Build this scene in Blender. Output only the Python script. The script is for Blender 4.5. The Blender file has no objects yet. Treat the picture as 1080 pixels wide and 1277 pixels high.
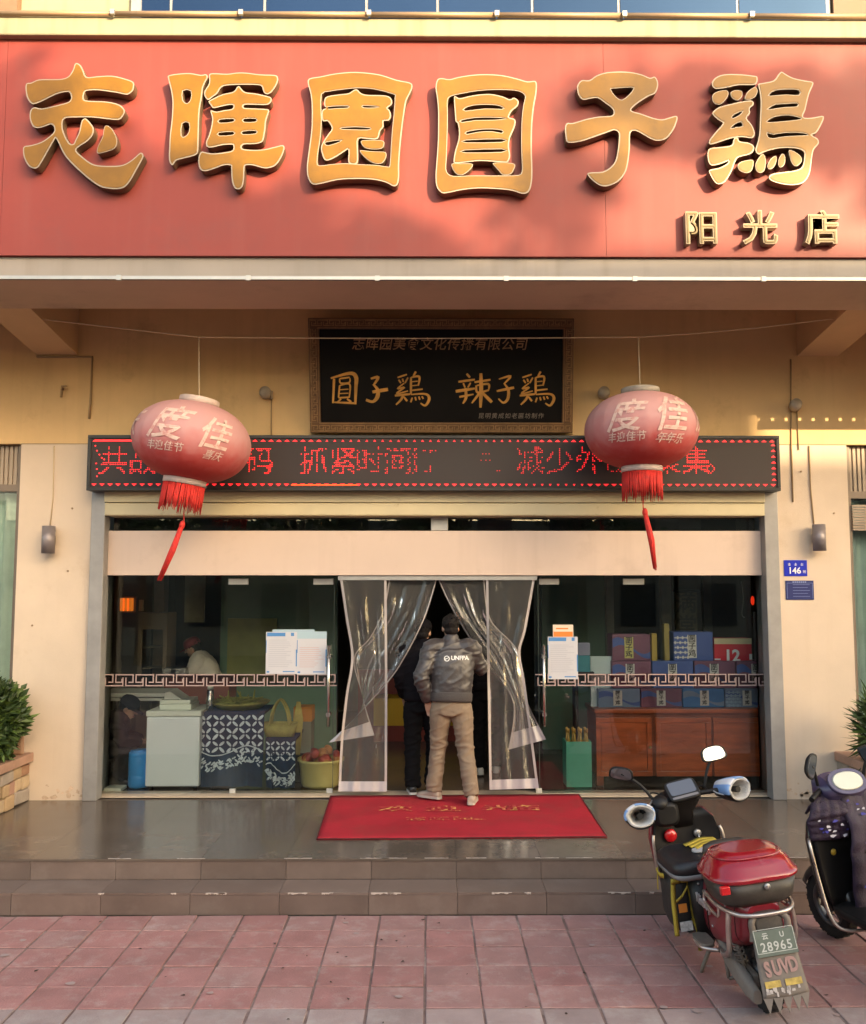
import bpy, bmesh, math, random
from mathutils import Vector, Matrix, Euler, noise
from mathutils.geometry import tessellate_polygon
random.seed(7)
S = bpy.context.scene
COL = S.collection
PI = math.pi

# ------------------------------------------------------------------ camera
F, CX, CY = 1130.0, 540.0, 638.5           # focal length and centre in photograph pixels (1080 x 1277)
PITCH, YAW, ZC = math.radians(4.91), math.atan(7 / 1130), 2.0
cam = bpy.data.cameras.new('camera')
cam.sensor_fit = 'VERTICAL'; cam.sensor_height = 24.0; cam.lens = F / 1277 * 24.0
cam.clip_start = 0.05; cam.clip_end = 600
camo = bpy.data.objects.new('camera', cam); COL.objects.link(camo)
camo.location = (0, 0, ZC)
camo.rotation_euler = Euler((PI / 2 + PITCH, 0, -YAW))
S.camera = camo
CR = camo.rotation_euler.to_matrix()

# ------------------------------------------------------------------ sky, sun, exposure
SUN_EL, SUN_AZ = math.radians(17.0), math.radians(36.0)      # azimuth measured from -Y (behind the camera) towards +X
SUNV = Vector((math.sin(SUN_AZ) * math.cos(SUN_EL), -math.cos(SUN_AZ) * math.cos(SUN_EL), math.sin(SUN_EL)))
W = bpy.data.worlds.new('World'); S.world = W; W.use_nodes = True
nt = W.node_tree
sky = nt.nodes.new('ShaderNodeTexSky'); sky.sky_type = 'NISHITA'; sky.sun_disc = False
sky.sun_elevation = SUN_EL
sky.sun_rotation = math.atan2(SUNV.x, SUNV.y)
sky.air_density = 1.0; sky.dust_density = 3.0; sky.ozone_density = 0.6
bg = nt.nodes['Background']; bg.inputs['Strength'].default_value = 0.15
nt.links.new(sky.outputs['Color'], bg.inputs['Color'])
sl = bpy.data.lights.new('sun', 'SUN'); sl.energy = 2.4; sl.angle = math.radians(0.53); sl.color = (1.0, 0.80, 0.56)
slo = bpy.data.objects.new('sun', sl); COL.objects.link(slo)
slo.rotation_euler = (-SUNV).to_track_quat('-Z', 'Y').to_euler()
vs = S.view_settings
vs.view_transform = 'Standard'; vs.look = 'None'; vs.gamma = 1.0; vs.use_curve_mapping = False
vs.exposure = 2.25
vs.use_white_balance = True; vs.white_balance_temperature = 7700; vs.white_balance_tint = 8
S.render.engine = 'CYCLES'
S.cycles.max_bounces = 8; S.cycles.transparent_max_bounces = 16; S.cycles.caustics_reflective = False; S.cycles.caustics_refractive = False
S.cycles.use_denoising = True

def ray(u, v):
    return CR @ Vector(((u - CX) / F, (CY - v) / F, -1.0))
def at_y(u, v, Y):
    d = ray(u, v); t = Y / d.y
    return Vector((d.x * t, Y, ZC + d.z * t))
def at_z(u, v, z):
    d = ray(u, v); t = (z - ZC) / d.z
    return Vector((d.x * t, d.y * t, z))

# ------------------------------------------------------------------ mesh building
class MB:
    def __init__(s):
        s.v = []; s.f = []; s.m = []; s.s = []
    def add(s, vs_, fs, mi=0, sm=False):
        o = len(s.v)
        s.v += [tuple(p) for p in vs_]
        for f in fs:
            s.f.append(tuple(i + o for i in f)); s.m.append(mi); s.s.append(sm)
        return s
    def box(s, x0, x1, y0, y1, z0, z1, mi=0, M=None):
        p = [Vector((x, y, z)) for z in (z0, z1) for y in (y0, y1) for x in (x0, x1)]
        if M is not None: p = [M @ q for q in p]
        return s.add(p, [(0, 2, 3, 1), (4, 5, 7, 6), (0, 1, 5, 4), (2, 6, 7, 3), (0, 4, 6, 2), (1, 3, 7, 5)], mi)
    def hexa(s, p, mi=0):      # 8 points: bottom 4 (ccw), top 4
        return s.add(p, [(3, 2, 1, 0), (4, 5, 6, 7), (0, 1, 5, 4), (1, 2, 6, 5), (2, 3, 7, 6), (3, 0, 4, 7)], mi)
    def loft(s, rings, mi=0, sm=True, caps=True, closed=True):
        n = len(rings[0]); vs_ = [p for r in rings for p in r]; fs = []
        for i in range(len(rings) - 1):
            for j in range(n if closed else n - 1):
                a = i * n + j; b = i * n + (j + 1) % n
                fs.append((a, b, b + n, a + n))
        s.add(vs_, fs, mi, sm)
        if caps and closed:
            o = len(s.v) - len(vs_)
            s.f.append(tuple(o + j for j in reversed(range(n)))); s.m.append(mi); s.s.append(False)
            o2 = len(s.v) - n
            s.f.append(tuple(o2 + j for j in range(n))); s.m.append(mi); s.s.append(False)
        return s
    def tube(s, pts, r, n=8, mi=0, caps=True, side=None, flat=1.0):
        pts = [Vector(p) for p in pts]; rings = []
        up = None
        for i, p in enumerate(pts):
            d = (pts[min(i + 1, len(pts) - 1)] - pts[max(i - 1, 0)])
            if d.length < 1e-9: d = Vector((0, 0, 1))
            d.normalize()
            if up is None:
                ref = Vector(side) if side else (Vector((0, 0, 1)) if abs(d.z) < 0.9 else Vector((1, 0, 0)))
                up = ref - d * ref.dot(d)
            else:
                up = up - d * up.dot(d)
            up.normalize(); w = d.cross(up)
            rr = r[i] if isinstance(r, (list, tuple)) else r
            ra, rb = rr if isinstance(rr, (list, tuple)) else (rr, rr * flat)
            rings.append([p + up * (math.cos(2 * PI * k / n) * ra) + w * (math.sin(2 * PI * k / n) * rb) for k in range(n)])
        return s.loft(rings, mi, True, caps)
    def lathe(s, prof, n=24, M=None, mi=0, caps=True, sm=True):
        M = M or Matrix()
        rings = [[M @ Vector((r * math.cos(2 * PI * k / n), r * math.sin(2 * PI * k / n), z)) for k in range(n)] for r, z in prof]
        return s.loft(rings, mi, sm, caps)
    def ell(s, c, r, nu=16, nv=10, mi=0, M=None):
        c = Vector(c); rings = []
        r = r if isinstance(r, (list, tuple)) else (r, r, r)
        for i in range(nv + 1):
            a = -PI / 2 + PI * i / nv
            a = max(min(a, PI / 2 - 0.02), -PI / 2 + 0.02)
            q = [Vector((r[0] * math.cos(a) * math.cos(2 * PI * k / nu), r[1] * math.cos(a) * math.sin(2 * PI * k / nu), r[2] * math.sin(a))) for k in range(nu)]
            if M is not None: q = [M @ t for t in q]
            rings.append([c + t for t in q])
        return s.loft(rings, mi, True, True)
    def quad(s, a, b, c, d, mi=0):
        return s.add([a, b, c, d], [(0, 1, 2, 3)], mi)
    def poly(s, outer, holes, fn, d0, d1, mi=0):
        """2-D outline with holes -> solid between depths d0 (front) and d1 (back); fn(x, y, d) -> point"""
        loops = [outer] + holes
        tri = tessellate_polygon([[Vector((x, y, 0)) for x, y in L] for L in loops])
        flat = [p for L in loops for p in L]; n = len(flat)
        vs_ = [fn(x, y, d0) for x, y in flat] + [fn(x, y, d1) for x, y in flat]
        fs = []
        for t in tri:
            a, b, c = (Vector(flat[i]) for i in t)
            if (b - a).cross(c - a) < 0: t = (t[0], t[2], t[1])
            fs.append(tuple(t)); fs.append(tuple(i + n for i in reversed(t)))
        o = 0
        for L in loops:
            m = len(L)
            for i in range(m):
                j = (i + 1) % m
                fs.append((o + i, o + j, o + j + n, o + i + n))
            o += m
        return s.add(vs_, fs, mi)
    def mesh(s, name, mats):
        me = bpy.data.meshes.new(name)
        me.from_pydata(s.v, [], s.f)
        for m in (mats if isinstance(mats, (list, tuple)) else [mats]): me.materials.append(m)
        me.polygons.foreach_set('material_index', s.m)
        me.polygons.foreach_set('use_smooth', s.s)
        me.update()
        bm = bmesh.new(); bm.from_mesh(me); bmesh.ops.recalc_face_normals(bm, faces=bm.faces); bm.to_mesh(me); bm.free()
        return me
    def build(s, name, mats, parent=None, bevel=0.0, local=False, seg=2):
        return link(name, s.mesh(name, mats), parent, bevel, local, seg)

def mw(o):
    if o.parent is None: return o.matrix_basis.copy()
    return mw(o.parent) @ o.matrix_parent_inverse @ o.matrix_basis
def link(name, me, parent=None, bevel=0.0, local=False, seg=2):
    o = bpy.data.objects.new(name, me); COL.objects.link(o)
    if parent is not None:
        o.parent = parent
        if not local: o.matrix_parent_inverse = mw(parent).inverted()
    if bevel:
        b = o.modifiers.new('edge', 'BEVEL'); b.width = bevel; b.segments = seg; b.limit_method = 'ANGLE'; b.angle_limit = math.radians(35)
    return o
def tag(o, label=None, cat=None, group=None, kind=None):
    if label: o['label'] = label
    if cat: o['category'] = cat
    if group: o['group'] = group
    if kind: o['kind'] = kind
    return o
def thing(name, label, cat, loc=(0, 0, 0), rot=None, group=None):
    o = bpy.data.objects.new(name, None); COL.objects.link(o)
    o.empty_display_size = 0.1
    o.location = loc
    if rot is not None: o.rotation_euler = rot
    return tag(o, label, cat, group)
def dup(o, parent=None, label=None):
    c = o.copy(); COL.objects.link(c)
    if parent is not None: c.parent = parent
    if label: c['label'] = label
    for ch in list(o.children): dup(ch, c)
    return c
def evalmesh(o):
    bpy.context.view_layer.update()
    return bpy.data.meshes.new_from_object(o.evaluated_get(bpy.context.evaluated_depsgraph_get()))
def text_mesh(body, size, extrude=0.0, offset=0.0, shear=0.0, align='CENTER', space=1.0, res=3):
    c = bpy.data.curves.new('lettering', 'FONT'); c.body = body; c.size = size; c.extrude = extrude; c.offset = offset; c.shear = shear
    c.align_x = align; c.align_y = 'CENTER'; c.space_character = space; c.resolution_u = res
    o = bpy.data.objects.new('lettering', c); COL.objects.link(o)
    me = evalmesh(o); bpy.data.objects.remove(o)
    return me
FACE = Matrix(((1, 0, 0, 0), (0, 0, -1, 0), (0, 1, 0, 0), (0, 0, 0, 1)))     # flat lettering -> upright, read from -Y
def put_text(name, body, size, mat, parent, M, **k):
    me = text_mesh(body, size, **k); me.transform(M)
    me.materials.clear(); me.materials.append(mat)
    return link(name, me, parent)
def remesh(mb, voxel, smooth=6, disp=None, mats=None, name='body'):
    """closed overlapping lofts -> one continuous skin"""
    me = mb.mesh('tmp', [])
    o = bpy.data.objects.new('tmp', me); COL.objects.link(o)
    r = o.modifiers.new('r', 'REMESH'); r.mode = 'VOXEL'; r.voxel_size = voxel
    sm = o.modifiers.new('s', 'SMOOTH'); sm.factor = 0.5; sm.iterations = smooth
    out = evalmesh(o); bpy.data.objects.remove(o)
    out.name = name
    if disp:
        nn = [v.normal.copy() for v in out.vertices]
        for v, n_ in zip(out.vertices, nn): v.co += n_ * disp(v.co)
    out.materials.clear()
    for m in mats: out.materials.append(m)
    out.polygons.foreach_set('use_smooth', [True] * len(out.polygons))
    out.update()
    return out
def smooth_loop(L, k=3):
    n = len(L); out = []
    for i in range(n):
        p0, p1, p2, p3 = (Vector(L[(i + d) % n]) for d in (-1, 0, 1, 2))
        for j in range(k):
            t = j / k
            out.append(0.5 * ((2 * p1) + (p2 - p0) * t + (2 * p0 - 5 * p1 + 4 * p2 - p3) * t * t + (3 * p1 - p0 - 3 * p2 + p3) * t ** 3))
    return [(p.x, p.y) for p in out]
def area2(L):
    return sum(L[i][0] * L[(i + 1) % len(L)][1] - L[(i + 1) % len(L)][0] * L[i][1] for i in range(len(L)))
def inset(L, d):
    """move an outline inwards by d (outwards when negative)"""
    n = len(L); sg = 1 if area2(L) > 0 else -1; out = []
    for i in range(n):
        a, b, c = Vector(L[i - 1]), Vector(L[i]), Vector(L[(i + 1) % n])
        e1, e2 = (b - a), (c - b)
        if e1.length < 1e-6 or e2.length < 1e-6: out.append(tuple(b)); continue
        e1.normalize(); e2.normalize()
        nn = Vector((-(e1.y + e2.y), e1.x + e2.x)) * sg
        if nn.length < 1e-6: out.append(tuple(b)); continue
        nn.normalize(); q = max(0.5, nn.dot(Vector((-e1.y, e1.x)) * sg))
        p = b + nn * (d / q); out.append((p.x, p.y))
    return out
def catmull(P, k=4):
    P = [Vector(p) for p in P]; out = []
    for i in range(len(P) - 1):
        p0 = P[max(i - 1, 0)]; p1 = P[i]; p2 = P[i + 1]; p3 = P[min(i + 2, len(P) - 1)]
        for j in range(k):
            t = j / k
            out.append(0.5 * ((2 * p1) + (p2 - p0) * t + (2 * p0 - 5 * p1 + 4 * p2 - p3) * t * t + (3 * p1 - p0 - 3 * p2 + p3) * t ** 3))
    out.append(P[-1]); return out
def lerp(a, b, t): return a + (b - a) * t

# ------------------------------------------------------------------ materials
MATS = {}
def M(name, col=(.5, .5, .5), rough=.5, metal=0.0, var=0.0, vs=4.0, bump=0.0, bs=60.0, rnd=0.0, emit=0.0, coat=0.0, spec=.5, dirt=None, stretch=None, sub=0.0, streak=None):
    if name in MATS: return MATS[name]
    m = bpy.data.materials.new(name); m.use_nodes = True; MATS[name] = m
    t = m.node_tree; N = t.nodes; L = t.links; b = N['Principled BSDF']
    b.inputs['Base Color'].default_value = (*col, 1); b.inputs['Roughness'].default_value = rough; b.inputs['Metallic'].default_value = metal
    b.inputs['Coat Weight'].default_value = coat; b.inputs['Coat Roughness'].default_value = .08; b.inputs['Specular IOR Level'].default_value = spec
    tc = N.new('ShaderNodeTexCoord'); src = tc.outputs['Object']
    if stretch:
        mp = N.new('ShaderNodeMapping'); mp.inputs['Scale'].default_value = stretch; L.new(src, mp.inputs['Vector']); src = mp.outputs['Vector']
    if rnd:
        oi = N.new('ShaderNodeObjectInfo'); va = N.new('ShaderNodeVectorMath'); va.operation = 'MULTIPLY_ADD'
        cmb = N.new('ShaderNodeCombineXYZ'); L.new(oi.outputs['Random'], cmb.inputs[0]); L.new(oi.outputs['Random'], cmb.inputs[1])
        va.inputs[1].default_value = (91, 57, 0); L.new(cmb.outputs[0], va.inputs[0]); L.new(src, va.inputs[2]); src = va.outputs[0]
    if rnd:
        oi = N.new('ShaderNodeObjectInfo'); va = N.new('ShaderNodeVectorMath'); va.operation = 'MULTIPLY_ADD'
        cmb = N.new('ShaderNodeCombineXYZ'); L.new(oi.outputs['Random'], cmb.inputs[0]); L.new(oi.outputs['Random'], cmb.inputs[1])
        va.inputs[1].default_value = (91, 57, 0); L.new(cmb.outputs[0], va.inputs[0]); L.new(src, va.inputs[2]); src = va.outputs[0]
    colout = None
    def rgb(c):
        r = N.new('ShaderNodeRGB'); r.outputs[0].default_value = (*c, 1); return r.outputs[0]
    def mix(fac, a, b_):
        x = N.new('ShaderNodeMix'); x.data_type = 'RGBA'
        L.new(fac, x.inputs[0]); L.new(a, x.inputs[6]); L.new(b_, x.inputs[7]); return x.outputs[2]
    def nz(scale, detail=5, rough_=.6):
        x = N.new('ShaderNodeTexNoise'); x.inputs['Scale'].default_value = scale; x.inputs['Detail'].default_value = detail; x.inputs['Roughness'].default_value = rough_
        L.new(src, x.inputs['Vector']); return x.outputs['Fac']
    def ramp(f, lo, hi):
        x = N.new('ShaderNodeMapRange'); x.inputs[1].default_value = lo; x.inputs[2].default_value = hi; L.new(f, x.inputs[0]); return x.outputs[0]
    if var:
        n1 = nz(vs)
        colout = mix(ramp(n1, .3, .7), rgb(tuple(c * (1 - var) for c in col)), rgb(tuple(min(1, c * (1 + var)) for c in col)))
        rr = N.new('ShaderNodeMapRange'); rr.inputs[1].default_value = .3; rr.inputs[2].default_value = .7
        rr.inputs[3].default_value = max(0, rough * (1 - .5 * var) - .02); rr.inputs[4].default_value = min(1, rough * (1 + .6 * var)); L.new(n1, rr.inputs[0]); L.new(rr.outputs[0], b.inputs['Roughness'])
    if dirt:       # (colour, scale, low, high)
        n2 = nz(dirt[1], 8, .7)
        colout = mix(ramp(n2, dirt[2], dirt[3]), colout or rgb(col), rgb(dirt[0]))
    if streak:     # (colour, strength): rain streaks running down
        mp2 = N.new('ShaderNodeMapping'); mp2.inputs['Scale'].default_value = (5, 5, .35); L.new(src, mp2.inputs[0])
        n3 = N.new('ShaderNodeTexNoise'); n3.inputs['Scale'].default_value = 1.6; n3.inputs['Detail'].default_value = 6; L.new(mp2.outputs[0], n3.inputs['Vector'])
        f3 = N.new('ShaderNodeMath'); f3.operation = 'MULTIPLY'; f3.inputs[1].default_value = streak[1]; L.new(ramp(n3.outputs['Fac'], .52, .78), f3.inputs[0])
        colout = mix(f3.outputs[0], colout or rgb(col), rgb(streak[0]))
    if rnd:
        hs = N.new('ShaderNodeHueSaturation')
        mr = N.new('ShaderNodeMapRange'); mr.inputs[3].default_value = 1 - rnd; mr.inputs[4].default_value = 1 + rnd; L.new(oi.outputs['Random'], mr.inputs[0])
        L.new(mr.outputs[0], hs.inputs['Value']); L.new(colout or rgb(col), hs.inputs['Color']); colout = hs.outputs['Color']
    if colout: L.new(colout, b.inputs['Base Color'])
    if bump:
        bp = N.new('ShaderNodeBump'); bp.inputs['Strength'].default_value = bump; bp.inputs['Distance'].default_value = .01
        L.new(nz(bs), bp.inputs['Height']); L.new(bp.outputs[0], b.inputs['Normal'])
    if emit:
        b.inputs['Emission Color'].default_value = (*col, 1); b.inputs['Emission Strength'].default_value = emit
    if sub:
        b.inputs['Subsurface Weight'].default_value = sub; b.inputs['Subsurface Radius'].default_value = (.02, .01, .006)
    return m
def glass_mat(name, tint, refl=1.0, rough=0.0, haze=0.0, hazecol=(.8, .8, .8), bump=0.0, bs=6.0, ior=1.5):
    if name in MATS: return MATS[name]
    m = bpy.data.materials.new(name); m.use_nodes = True; MATS[name] = m
    t = m.node_tree; N = t.nodes; L = t.links; N.remove(N['Principled BSDF']); out = N['Material Output']
    tr = N.new('ShaderNodeBsdfTransparent'); tr.inputs[0].default_value = (*tint, 1)
    gl = N.new('ShaderNodeBsdfGlossy'); gl.inputs['Roughness'].default_value = rough; gl.inputs[0].default_value = (refl, refl, refl, 1)
    fr = N.new('ShaderNodeFresnel'); fr.inputs['IOR'].default_value = ior
    mx = N.new('ShaderNodeMixShader'); L.new(fr.outputs[0], mx.inputs[0]); L.new(tr.outputs[0], mx.inputs[1]); L.new(gl.outputs[0], mx.inputs[2])
    o = mx.outputs[0]
    if haze:
        df = N.new('ShaderNodeBsdfDiffuse'); df.inputs[0].default_value = (*hazecol, 1)
        tl = N.new('ShaderNodeBsdfTranslucent'); tl.inputs[0].default_value = (*hazecol, 1)
        ad = N.new('ShaderNodeMixShader'); ad.inputs[0].default_value = .5; L.new(df.outputs[0], ad.inputs[1]); L.new(tl.outputs[0], ad.inputs[2])
        m2 = N.new('ShaderNodeMixShader'); m2.inputs[0].default_value = haze; L.new(o, m2.inputs[1]); L.new(ad.outputs[0], m2.inputs[2]); o = m2.outputs[0]
    if bump:
        tc = N.new('ShaderNodeTexCoord'); nzn = N.new('ShaderNodeTexNoise'); nzn.inputs['Scale'].default_value = bs; nzn.inputs['Detail'].default_value = 3
        mp = N.new('ShaderNodeMapping'); mp.inputs['Scale'].default_value = (3, 3, 1); L.new(tc.outputs['Object'], mp.inputs[0]); L.new(mp.outputs[0], nzn.inputs['Vector'])
        bp = N.new('ShaderNodeBump'); bp.inputs['Strength'].default_value = bump; bp.inputs['Distance'].default_value = .03
        L.new(nzn.outputs['Fac'], bp.inputs['Height']); L.new(bp.outputs[0], gl.inputs['Normal']); L.new(bp.outputs[0], fr.inputs['Normal'])
    L.new(o, out.inputs[0])
    return m
# ------------------------------------------------------------------ palette
m_wall = M('cream_render', (.62, .415, .21), .85, var=.09, vs=1.2, bump=.14, bs=90, dirt=((.36, .23, .11), 1.6, .58, .9), streak=((.34, .22, .11), .22))
m_wall_low = M('cream_render_low', (.60, .485, .385), .85, var=.07, vs=1.5, bump=.14, bs=90, dirt=((.50, .37, .26), 2.0, .58, .88), streak=((.50, .37, .26), .22))
m_beam = M('ochre_render', (.58, .40, .23), .9, var=.08, vs=1.5, bump=.1, bs=70)
m_soffit = M('soffit_plaster', (.50, .37, .26), .9, var=.1, vs=1.2, bump=.1, bs=60, dirt=((.33, .25, .18), 1.1, .55, .8))
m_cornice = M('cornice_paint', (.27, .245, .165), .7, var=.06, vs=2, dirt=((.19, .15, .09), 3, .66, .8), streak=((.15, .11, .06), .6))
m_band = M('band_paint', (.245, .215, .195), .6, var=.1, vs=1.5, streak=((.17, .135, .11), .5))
m_alu = M('aluminium', (.38, .37, .36), .42, .7, var=.1, vs=6, bump=.03)
m_greyframe = M('grey_frame_paint', (.31, .30, .295), .5, .3, var=.12, vs=5, dirt=((.25, .22, .2), 4, .62, .8))
m_jamb = M('jamb_tile', (.42, .42, .39), .35, var=.1, vs=3, dirt=((.25, .22, .19), 3, .6, .85))
m_beige = M('beige_panel', (.60, .47, .40), .5, var=.05, vs=1, dirt=((.45, .34, .28), 1.4, .56, .85), streak=((.46, .35, .29), .35))
m_shutter = M('shutter_box_paint', (.55, .47, .30), .5, var=.08, vs=2, dirt=((.3, .22, .12), 5, .63, .75))
m_stone = M('porch_granite', (.125, .098, .078), .18, var=.16, vs=3, rnd=.1, bump=.02, bs=40, dirt=((.17, .135, .11), 2.0, .5, .85))
m_riser = M('riser_granite', (.165, .118, .098), .33, var=.16, vs=3, rnd=.13, bump=.04, bs=50, dirt=((.23, .18, .155), 2.5, .5, .85))
m_grout = M('grout', (.12, .095, .08), .9, var=.2, vs=8)
m_paver = M('red_paver', (.345, .163, .150), .85, var=.16, vs=5, rnd=.07, bump=.5, bs=70, dirt=((.42, .31, .28), 7, .50, .80))
m_paver2 = M('red_paver_dusty', (.345, .187, .172), .88, var=.16, vs=4, rnd=.07, bump=.5, bs=70, dirt=((.44, .34, .31), 6, .50, .80))
m_paverg = M('grey_paver', (.335, .250, .235), .88, var=.14, vs=4, rnd=.12, bump=.4, bs=70, dirt=((.46, .41, .38), 2.8, .5, .8))
m_joint = M('joint_sand', (.185, .120, .105), .95, var=.3, vs=9, bump=.4, bs=80, dirt=((.42, .33, .30), 1.6, .52, .68))
m_road = M('asphalt', (.10, .10, .092), .9, var=.2, vs=3, bump=.3, bs=80)
m_far = M('far_facade', (.30, .27, .22), .9, var=.1, vs=.5)
m_leaf = M('leaf_green', (.036, .070, .018), .6, var=.5, vs=1.5)
m_leaf2 = M('leaf_green_light', (.070, .12, .022), .55, var=.45, vs=3)
m_bark = M('bark', (.12, .085, .06), .95, var=.3, vs=6, bump=.6, bs=25)

YW, YG, YS = 8.88, 9.13, 6.98          # wall face, glass plane, porch edge
YF, YB = 7.0, 7.77                     # fascia front and back
def zw(v, Y=YW, u=540): return at_y(u, v, Y).z
def xw(u, v, Y=YW): return at_y(u, v, Y).x

# ------------------------------------------------------------------ street behind the viewer, pavement and steps
MB().box(-80, 80, -80, 6.6, -.60, -.46).build('ground', m_road)['kind'] = 'structure'
pav = MB().box(-14, 14, .6, 6.66, -.45, -.3068).build('pavement', m_joint); pav['kind'] = 'structure'
kerb = MB().box(-14, 14, .38, .596, -.459, -.312).build('kerb', m_riser, bevel=.012); kerb['kind'] = 'structure'
PX0, PW = at_z(530, 1255.6, -.30).x, .3215
fp_ = MB(); rf = random.Random(21)          # slabs beyond the ones laid singly
for j in range(14):
    ya_ = 4.67 - .285 * j
    for k in range(-40, 41):
        dz = rf.uniform(-.003, .002)
        fp_.box(PX0 + PW * k + .006, PX0 + PW * (k + 1) - .006, ya_ - .285 + .006, ya_ - .006, -.3064, -.301 + dz)
for ya_, yb_ in ((6.655, 6.372), (6.372, 6.085), (6.085, 5.785), (5.785, 5.50), (5.50, 5.22), (5.22, 4.95), (4.95, 4.67)):
    for k in list(range(-40, -15)) + list(range(15, 41)):
        fp_.box(PX0 + PW * k + .006, PX0 + PW * (k + 1) - .006, yb_ + .006, ya_ - .006, -.3064, -.301)
far_pav = fp_.build('paver', m_paver2, pav); far_pav['kind'] = 'stuff'
rows = [6.655, 6.372, 6.085, 5.785, 5.50, 5.22, 4.95, 4.67]
pm = {}
def paver_mesh(w, d, mat, key):
    k = (round(w * 400), round(d * 500), key)
    if k not in pm:
        b = MB().box(-w / 2, w / 2, -d / 2, d / 2, -.02, 0).mesh('paver', mat)
        bm = bmesh.new(); bm.from_mesh(b)
        top = [e for e in bm.edges if all(v.co.z > -.001 for v in e.verts)]
        bmesh.ops.bevel(bm, geom=top, offset=.0035, segments=1, affect='EDGES')
        bm.to_mesh(b); bm.free(); pm[k] = b
    return pm[k]
rp = random.Random(3)
for ri in range(len(rows) - 1):
    ya, yb = rows[ri], rows[ri + 1]
    for k in range(-15, 15):
        w = PW - .013 + rp.uniform(-.004, .003); d = ya - yb - .012
        if ri >= 5: mt, key = m_paverg, 'g'
        else:
            dusty = rp.random() < (.65 if k > -2 else .3)
            mt, key = (m_paver2, 'd') if dusty else (m_paver, 'r')
        o = link('paver', paver_mesh(w, d, mt, key), pav, local=True)
        o.location = (PX0 + PW * (k + .5) + rp.uniform(-.002, .002), (ya + yb) / 2, -.301 + rp.uniform(-.0035, .003))
        o.rotation_euler = (rp.uniform(-.012, .012), rp.uniform(-.012, .012), rp.uniform(-.009, .009))

steps = MB().box(-14, 14, 6.69, 6.965, -.45, -.168).box(-14, 14, 6.995, 9.0, -.45, -.020).build('steps', m_grout); steps['kind'] = 'structure'
TX0, TW = at_y(463, 1082, YS).x, .635
for k in range(-14, 15):
    x = TX0 + TW * (k + .5)
    tiles = [(TW - .003, .018, .134, (x, YS + .005, -.084), m_riser), (TW - .003, .293, .017, (x, 6.8185, -.1590), m_riser), (TW - .003, .018, .134, (x, 6.681, -.236), m_riser)]
    for j in range(3): tiles.append((TW - .002, .632, .0165, (x, 7.284 + .634 * j, -.0085), m_stone))
    for w, d, h, c, mt in tiles:
        key = (w, d, h)
        if key not in pm: pm[key] = MB().box(-w / 2, w / 2, -d / 2, d / 2, -h / 2, h / 2).mesh('tile', mt)
        o = link('tile', pm[key], steps, local=True); o.location = c
mk = MB(); rc = random.Random(5)                     # chipped pale nosings
for (z, y, lo, hi) in ((.0006, YS - .005, -2.9, 3.2), (-.1502, 6.669, -3.0, 3.2)):
    x = lo
    while x < hi:
        x += rc.uniform(.05, .8); l = rc.uniform(.03, .22)
        n = 7
        top = [(x + l * i / n, y + rc.uniform(.001, .012), z) for i in range(n + 1)]
        bot = [(x + l * i / n, y - .0015, z) for i in range(n + 1)]
        for i in range(n):
            mk.quad(bot[i], bot[i + 1], top[i + 1], top[i])
            mk.quad((bot[i][0], y - .0016, z - rc.uniform(.002, .016)), (bot[i + 1][0], y - .0016, z - rc.uniform(.002, .016)), (bot[i + 1][0], y - .0016, z), (bot[i][0], y - .0016, z))
ch = mk.build('chipped_edge', M('raw_chip', (.55, .46, .40), .9), steps); ch['kind'] = 'stuff'

lt = MB(); gm = MB()
for _ in range(70):
    c = Vector((rc.uniform(-3.4, 3.4), rc.uniform(4.75, 6.62), -.2975)); q = rc.uniform(.004, .013); a = rc.uniform(0, 6.28)
    lt.add([c + Vector((q * k * math.cos(a + t), q * k * math.sin(a + t), rc.uniform(0, .006))) for t, k in ((0, 1.5), (1.1, .7), (2.4, 1.2), (3.9, .8), (5.1, .9))], [(0, 1, 2, 3, 4)])
for _ in range(26):
    c = Vector((rc.uniform(-3.2, 3.2), rc.uniform(4.8, 6.6), -.2965)); q = rc.uniform(.008, .03)
    gm.add([c + Vector((q * rc.uniform(.7, 1.3) * math.cos(t * .785), q * rc.uniform(.6, 1.1) * math.sin(t * .785), 0)) for t in range(8)], [tuple(range(8))])
tag(lt.build('litter', M('litter_brown', (.05, .03, .022), .9), pav), kind='stuff'); tag(gm.build('gum_spots', M('gum_pale', (.36, .27, .25), .9), pav), kind='stuff')

# ------------------------------------------------------------------ the building
B = thing('restaurant_building', 'cream rendered shop building with deep porch canopy, cornice and piers', 'building', (0, YW, 0))
XL, XR = xw(103, 990, 8.85), xw(981, 990, 8.85)
XWL, XWR = xw(21, 700), xw(1061, 700)
Z554, Z613 = zw(554), zw(613, 8.84)
MB().box(XWL, XL, YW, 9.3, -.015, Z554 - .003).build('wall', m_wall_low, B)
MB().box(XR, XWR, YW, 9.3, -.015, Z554 - .003).build('wall', m_wall_low, B)
MB().box(-9, 9, YW - .004, 9.3, Z554, 5.3).build('wall', m_wall, B)
MB().box(XL, XR, YW + .004, 9.3, Z613 + .01, Z554 - .003).build('wall', m_wall, B)
MB().box(XWR + 2.2, 9, YW, 9.3, -.015, Z554 - .003).build('wall', m_wall_low, B)
MB().box(-9, XWL - 2.2, YW, 9.3, -.015, Z554 - .003).build('wall', m_wall_low, B)
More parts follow.
